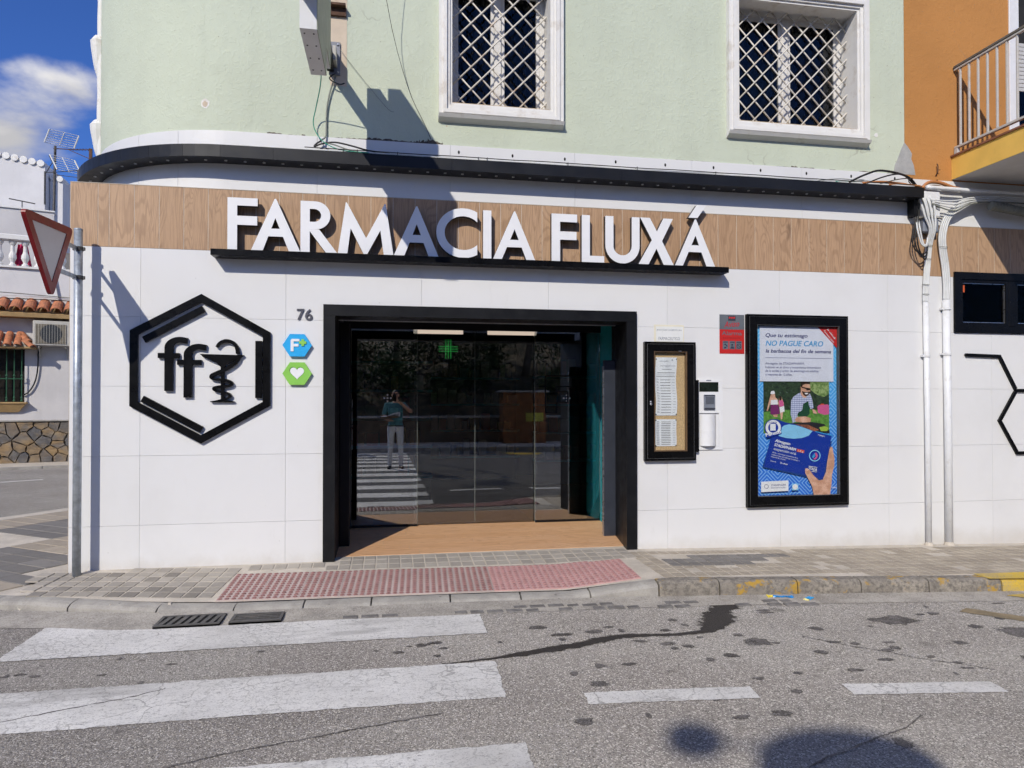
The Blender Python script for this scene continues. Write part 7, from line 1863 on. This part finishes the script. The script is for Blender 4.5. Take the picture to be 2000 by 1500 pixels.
def leafmat(name, a, c):
    m = MT(name); cc = m.mix(m.ramp(m.noise(1.4, 3), 0.35, 0.65), a, c); m.color(cc).rough(0.7).spec(0.2); return m.m
LEAF = [leafmat('leaf_dark', (0.018, 0.035, 0.012), (0.05, 0.08, 0.022)), leafmat('leaf_olive', (0.035, 0.05, 0.02), (0.10, 0.12, 0.05))]
BARK = simple('bark', (0.13, 0.10, 0.075), 0.9, 0.3, 8, bump=0.6, bscale=20)
def tree(x, y, h, r, nl, lm, seed, label, lean=0.0):
    random.seed(seed); z0 = OZ+0.1
    if y < -15.6: z0 = hill((x+55)/110, (-15.6-y)/32.4)[2] - 0.1
    t = empty('tree', (x, y, z0), label=label, cat='tree', group='trees on the bank across the road')
    b = MB(); top = Vector((lean*h*0.5, 0, h*0.55))
    b.tube([(0, 0, 0), (lean*h*0.2+0.05, 0.03, h*0.22), (lean*h*0.36, -0.04, h*0.42), tuple(top)], [0.028*h, 0.021*h, 0.016*h, 0.010*h], 8)
    ends = []
    for k in range(9):
        a = k*2.4; s_ = Vector((lean*h*0.3, 0, h*random.uniform(0.32, 0.5))); e = s_ + Vector((math.cos(a)*r*0.75, math.sin(a)*r*0.75, h*random.uniform(0.12, 0.34)))
        b.tube([s_, s_.lerp(e, 0.5)+Vector((0, 0, 0.05*h)), e], [0.010*h, 0.007*h, 0.003*h], 5); ends.append(e)
    b.build('trunk', BARK, t, smooth=True)
    c = MB(); cl_ = ends + [top + Vector((random.uniform(-.4, .4)*r, random.uniform(-.4, .4)*r, random.uniform(0.05, 0.38)*h)) for _ in range(9)]
    for k in range(nl):
        q = random.choice(cl_); g_ = Vector((random.gauss(0, 1), random.gauss(0, 1), random.gauss(0, 0.7)))*r*0.21
        p = q + g_; d = Vector((random.gauss(0, 1), random.gauss(0, 1), random.gauss(0, 1))).normalized(); s_ = d.orthogonal().normalized(); l_ = random.uniform(0.07, 0.16); w_ = l_*0.45
        c.add([p-d*l_, p+s_*w_, p+d*l_, p-s_*w_], [(0, 1, 2, 3)])
    c.build('crown', LEAF[lm], t)
tree(5.8, -20.5, 6.4, 2.2, 1500, 1, 1, 'slim leaning tree with a pale trunk on the bank, seen mirrored in the door', 0.10)
tree(1.2, -27, 8.0, 3.4, 3200, 0, 2, 'broad dark tree high on the bank, mirrored above the photographer')
tree(-3.6, -26, 7.2, 3.0, 2800, 1, 3, 'olive green tree on the bank, mirrored at the left of the door')
tree(10.5, -25, 9.0, 3.8, 3400, 0, 4, 'tall dark tree on the bank, mirrored at the right of the door')
tree(15.5, -22, 8.0, 3.4, 2600, 0, 5, 'dark tree at the right end of the bank')
tree(6.0, -31, 9.5, 4.2, 3000, 0, 6, 'dark tree at the top of the bank behind the slim one')
for i, (x, y, h, r) in enumerate(((-2.3, -19.5, 4.6, 2.1), (-6.0, -20, 5.0, 2.3), (2.6, -21.5, 5.2, 2.2), (8.6, -19.0, 4.8, 2.0), (12.5, -18.8, 5.2, 2.2), (0.2, -23.5, 6.0, 2.4), (4.2, -25.5, 7.0, 2.8))):
    tree(x, y, h, r, 1900, i % 2, 30+i, 'bushy %s tree on the bank, %s in the mirrored row' % (('dark', 'olive')[i % 2], ('second from the left', 'leftmost', 'middle', 'second from the right', 'rightmost', 'behind the photographer', 'behind the slim trunk')[i]))
tree(-11, -24, 8.0, 3.2, 2400, 0, 7, 'dark tree at the left end of the bank')
random.seed(61)
BP_ = [(-4.4, -17.2, 1.1), (-1.9, -16.9, 0.8), (0.1, -18.0, 1.3), (2.0, -17.0, 0.8), (3.4, -18.4, 1.2), (6.6, -17.4, 1.0), (8.6, -16.9, 0.9), (10.4, -17.8, 1.2), (-0.9, -20.6, 1.5), (3.9, -21.6, 1.6), (7.6, -22.0, 1.6), (-3.6, -22.4, 1.6), (1.6, -22.8, 1.5), (11.8, -20.6, 1.5)]
WH = ['left end of the front row', 'second in the front row', 'third in the front row', 'fourth in the front row', 'left of the cabinet', 'right of the cabinet', 'seventh in the front row', 'right end of the front row', 'second row behind the photographer', 'second row above the cabinet', 'second row, right of the cabinet', 'left end of the second row', 'middle of the second row', 'right end of the second row']
for i, (x, y, r) in enumerate(BP_):
    z0 = hill((x+55)/110, (-15.6-y)/32.4)[2] - 0.1
    e = empty('bush', (x, y, z0), label='dark bush on the bank across the road, %s' % WH[i], cat='bush', group='bushes on the bank across the road')
    st_ = MB()
    for k in range(5): a = k*1.26; st_.tube([(0, 0, 0), (math.cos(a)*r*0.3, math.sin(a)*r*0.3, r*0.5), (math.cos(a)*r*0.6, math.sin(a)*r*0.6, r*0.9)], [0.04, 0.025, 0.01], 5)
    st_.build('stem', BARK, e)
    c = MB(); hubs = [Vector((random.uniform(-.7, .7)*r, random.uniform(-.6, .6)*r, random.uniform(0.35, 1.15)*r)) for _ in range(12)]
    for k in range(1100):
        q = random.choice(hubs); p = q + Vector((random.gauss(0, 1), random.gauss(0, 1), random.gauss(0, 1)))*r*0.22
        d = Vector((random.gauss(0, 1), random.gauss(0, 1), random.gauss(0, 1))).normalized(); s_ = d.orthogonal().normalized(); l_ = random.uniform(0.05, 0.12)
        c.add([p-d*l_, p+s_*l_*0.45, p+d*l_, p-s_*l_*0.45], [(0, 1, 2, 3)])
    c.build('foliage', LEAF[i % 2], e)
fb = empty('far_house', (-3.6, -46, OZ+6.6), label='plain white house on the hill, mirrored at the upper left of the door', cat='house')
b = MB()
for (x0, x1, z0, z1) in sub_rect((-6, 6, 0, 6.0), [(-4.2, -3.2, 3, 4.4), (-0.8, 0.2, 3, 4.4), (2.8, 3.8, 3, 4.4)]): b.box(x0, x1, -0.2, 0.2, z0, z1)
b.build('wall', M['white_render'], fb)
for x in (-3.7, -0.3, 3.3):
    b = MB(); b.box(x-0.5, x+0.5, -0.05, 0.0, 3.0, 4.4); b.build('window', M['dark'], fb)
b = MB(); b.hexa([(-6.3, -4, 6.0), (6.3, -4, 6.0), (6.3, 0.5, 6.0), (-6.3, 0.5, 6.0)], [(-6.3, -2.2, 7.2), (6.3, -2.2, 7.2), (6.3, -1.8, 7.2), (-6.3, -1.8, 7.2)]); b.build('roof', M['clay'], fb)
uc = empty('utility_cabinet', (4.55, -14.7, OZ+0.10), label='rusty orange utility cabinet by the retaining wall, mirrored in the glass', cat='cabinet')
b = MB(); b.bbox(-0.75, 0.75, -0.4, 0.4, 0.0, 1.75, 0.02); b.build('body', simple('cabinet_rust', (0.22, 0.09, 0.03), 0.7, 0.3, 5), uc)
b = MB(); b.bbox(-0.85, 0.85, -0.5, 0.5, 1.751, 1.82, 0.01); b.build('roof', M['kerb'], uc)
b = MB(); b.bbox(0.05, 0.65, 0.401, 0.415, 0.75, 1.05, 0.002); b.build('notice', simple('cabinet_notice', (0.45, 0.42, 0.06), 0.6), uc)

# street lamp on the far pavement; its head throws the soft shadow at the lower right of the picture
HZ = 6.0; tt = (HZ + OZ + 0.10 - rz(1.9, -3.8))/0.77
lx, ly = 1.90-0.54*tt, -3.80-tt
lm_ = empty('street_lamp', (lx+0.55, -12.9, OZ+0.10), label='tall street lamp on the far pavement, casting the soft round shadow', cat='street lamp')
px_, py_ = lx+0.55, -12.9
b = MB(); b.tube(smoothpath([(0, 0, 0), (0, 0, 4), (0.0, 0, HZ-0.6), ((lx-px_)*0.25, (ly-py_)*0.25, HZ-0.05), ((lx-px_)*0.9, (ly-py_)*0.9, HZ+0.12)], 6), 0.055, 10); b.build('post', M['galv'], lm_, smooth=True)
b = MB(); b.lathe((0, 0, 0), [(0.12, 0.0), (0.12, 0.05), (0.08, 0.08), (0.075, 0.9), (0.06, 0.95)], 12); b.build('base', M['galv'], lm_)
b = MB(); n = 16; vs = []
for (f_, z) in ((0.55, 0.14), (1.0, 0.05), (1.0, -0.03), (0.8, -0.09)):
    vs += [(lx-px_+0.40*f_*math.cos(2*math.pi*k/n), ly-py_+0.32*f_*math.sin(2*math.pi*k/n), HZ+0.02+z) for k in range(n)]
b.add(vs, [(i*n+k, (i+1)*n+k, (i+1)*n+(k+1) % n, i*n+(k+1) % n) for i in range(3) for k in range(n)] + [tuple(range(n)), tuple(range(4*n-1, 3*n-1, -1))]); b.build('lamp_head', M['iron'], lm_, smooth=False)
b = MB(); q = (lx-px_+0.30, ly-py_+0.95); 
t2 = (HZ+0.35 + OZ + 0.10 - rz(1.38, -3.4))/0.77; cx2, cy2 = 1.38-0.54*t2-px_, -3.40-t2-py_
b.lathe((cx2, cy2, HZ+0.35), [(0.04, -0.06), (0.125, -0.04), (0.13, 0.03), (0.04, 0.07)], 12); b.tube([(lx-px_, ly-py_, HZ+0.15), (cx2, cy2, HZ+0.33)], 0.012, 6); b.build('shadow_disc', M['iron'], lm_)  # unseen disc on a thin rod, added to throw the second small shadow

# ================================================================== THE PHOTOGRAPHER (stands behind the camera, mirrored in the glass)
pr = empty('person', (0.10, -6.80, rz(0.10, -6.80)), label='photographer in teal polo shirt and pale trousers with raised phone, mirrored in the door', cat='person')
bmp = bmesh.new()
def ball(c, r, s_=(1, 1, 1)):
    mat4 = Matrix.Translation(Vector(c)) @ Matrix.Diagonal((r*s_[0], r*s_[1], r*s_[2], 1))
    bmesh.ops.create_icosphere(bmp, subdivisions=2, radius=1.0, matrix=mat4)
def limb(p0, p1, r0, r1, n=7, s_=(1, 1, 1)):
    p0, p1 = Vector(p0), Vector(p1); L = (p1-p0).length; n = max(n, int(L/(min(r0, r1)*0.55)))
    for k in range(n+1): t_ = k/n; ball(p0.lerp(p1, t_), lerp(r0, r1, t_), s_)
# he faces +y (towards the shop); +x is his right hand side
for sx in (-1, 1):
    hip = (sx*0.095, 0.0, 0.92); kn = (sx*0.115, 0.03, 0.50); an = (sx*0.125, -0.01, 0.09)
    limb(hip, kn, 0.092, 0.064); limb(kn, an, 0.062, 0.048)
    limb((sx*0.127, -0.03, 0.045), (sx*0.155, 0.16, 0.035), 0.046, 0.036); ball((sx*0.127, -0.05, 0.04), 0.045)
limb((-0.06, 0, 0.95), (0.06, 0, 0.95), 0.125, 0.125)
for z, rx in ((0.98, 0.17), (1.06, 0.168), (1.14, 0.17), (1.22, 0.178), (1.30, 0.185), (1.37, 0.18), (1.43, 0.15)):
    ball((0, 0.005, z), 0.1, (rx/0.1, 1.18, 0.95))
limb((-0.19, 0, 1.44), (0.19, 0, 1.44), 0.062, 0.062)
limb((0, -0.005, 1.46), (0, 0.012, 1.58), 0.055, 0.052)
ball((0, 0.025, 1.675), 0.1, (0.78, 0.93, 1.16)); ball((0, 0.055, 1.60), 0.055, (0.9, 0.9, 0.8)); ball((0, 0.122, 1.66), 0.016, (0.8, 1.1, 1.5))
for sx in (-1, 1): ball((sx*0.08, 0.01, 1.66), 0.022, (0.5, 1, 1.4))
# left arm (-x) bent, carrying papers against the belly
limb((-0.205, 0.0, 1.42), (-0.27, 0.03, 1.17), 0.058, 0.046); limb((-0.27, 0.03, 1.17), (-0.15, 0.23, 1.10), 0.044, 0.031)
ball((-0.115, 0.265, 1.10), 0.037, (1.2, 1, 0.6))
for k in range(4): limb((-0.105+0.0, 0.28-0.018*k, 1.095), (-0.035-0.008*abs(k-1.5), 0.292-0.02*k, 1.085-0.004*k), 0.0105, 0.009)
limb((-0.13, 0.25, 1.12), (-0.085, 0.268, 1.135), 0.012, 0.0095)
# right arm (+x) raised, elbow out, phone before the face
limb((0.205, 0.0, 1.42), (0.335, 0.12, 1.30), 0.058, 0.046); limb((0.335, 0.12, 1.30), (0.085, 0.335, 1.50), 0.044, 0.031)
ball((0.045, 0.355, 1.535), 0.036, (0.8, 0.7, 1.1))
for k in range(4): limb((0.040, 0.366, 1.528+0.019*k), (-0.005, 0.352, 1.535+0.017*k), 0.0100, 0.0085)
limb((0.045, 0.34, 1.52), (0.012, 0.336, 1.505), 0.0115, 0.009)
tmp = bpy.data.meshes.new('person_raw'); bmp.to_mesh(tmp); bmp.free()
po_ = bpy.data.objects.new('person_raw', tmp); col.objects.link(po_)
md = po_.modifiers.new('r', 'REMESH'); md.mode = 'VOXEL'; md.voxel_size = 0.0085
ms = po_.modifiers.new('s', 'SMOOTH'); ms.factor = 0.5; ms.iterations = 3
bpy.context.view_layer.update()
me = bpy.data.meshes.new_from_object(po_.evaluated_get(bpy.context.evaluated_depsgraph_get()))
bpy.data.objects.remove(po_); bpy.data.meshes.remove(tmp)
me.materials.clear()
for mt_ in (simple('skin', (0.42, 0.23, 0.15), 0.55, 0.08, 9), simple('polo_teal', (0.07, 0.19, 0.21), 0.85, 0.2, 12, bump=0.2), simple('trousers', (0.60, 0.60, 0.62), 0.85, 0.08, 7, bump=0.2), simple('shoes', (0.018, 0.016, 0.015), 0.5), simple('hair', (0.018, 0.013, 0.010), 0.6, 0.3, 30), simple('belt', (0.03, 0.02, 0.015), 0.5), simple('lips', (0.30, 0.10, 0.08), 0.5), simple('eye', (0.03, 0.02, 0.02), 0.3)): me.materials.append(mt_)
for f in me.polygons:
    c = f.center; i = 0
    f.use_smooth = True
    arm = abs(c.x) > 0.2 or c.y > 0.13
    if c.z < 0.075: i = 3
    elif c.z < 0.955: i = 2
    elif c.z < 0.985 and abs(c.x) < 0.2 and c.y < 0.17: i = 5
    elif c.z < 1.50 and abs(c.x) < 0.215 and c.y < 0.16 and (c.z < 1.485 or abs(c.x) > 0.06): i = 1
    if c.x < -0.2 and c.z > 1.22: i = 1
    if c.x > 0.2 and c.y < 0.10 and c.z > 1.28 and c.x < 0.32: i = 1
    if c.z > 1.50 and c.y < 0.2:
        i = 0
        if c.z > 1.735 - 0.0 or (c.y < 0.0 and c.z > 1.62) or (abs(c.x) > 0.06 and c.z > 1.69 and c.y < 0.06): i = 4
        if c.y > 0.09 and abs(c.z-1.612) < 0.009 and abs(c.x) < 0.027: i = 6
        if c.y > 0.09 and abs(c.z-1.685) < 0.008 and 0.018 < abs(c.x) < 0.046: i = 7
        if c.y > 0.09 and abs(c.z-1.703) < 0.005 and 0.014 < abs(c.x) < 0.05: i = 4
    f.material_index = i
ob_ = bpy.data.objects.new('body', me); col.objects.link(ob_); ob_.parent = pr
ph_ = MB(); ph_.bbox(-0.038, 0.038, -0.004, 0.004, -0.08, 0.08, 0.003)
ph_.build('phone', M['black_gloss'], None, label='black smartphone held up by the photographer', cat='phone').location = (0.075, -6.435, 1.50)
pa = empty('paper_stack', (-0.0, -6.47, rz(0.1, -6.8)+1.14), label='white papers with blue print carried on the photographer left arm', cat='papers')
b = MB(); b.grid(lambda u_, v_: (lerp(-0.22, 0.20, u_), 0.03*math.sin(u_*6)+lerp(-0.06, 0.10, v_), 0.05*u_+0.10*v_*(0.4+0.6*u_)+0.012*math.sin(v_*9+u_*7)), 14, 8); b.build('sheet', simple('papers', (0.62, 0.66, 0.80), 0.8, 0.25, 16), pa)
b = MB(); b.grid(lambda u_, v_: (lerp(-0.24, 0.16, u_), 0.03*math.sin(u_*6)+lerp(-0.08, 0.10, v_), -0.02+0.03*u_+0.05*v_), 6, 4); b.build('folder', simple('folder_brown', (0.10, 0.06, 0.03), 0.7), pa)
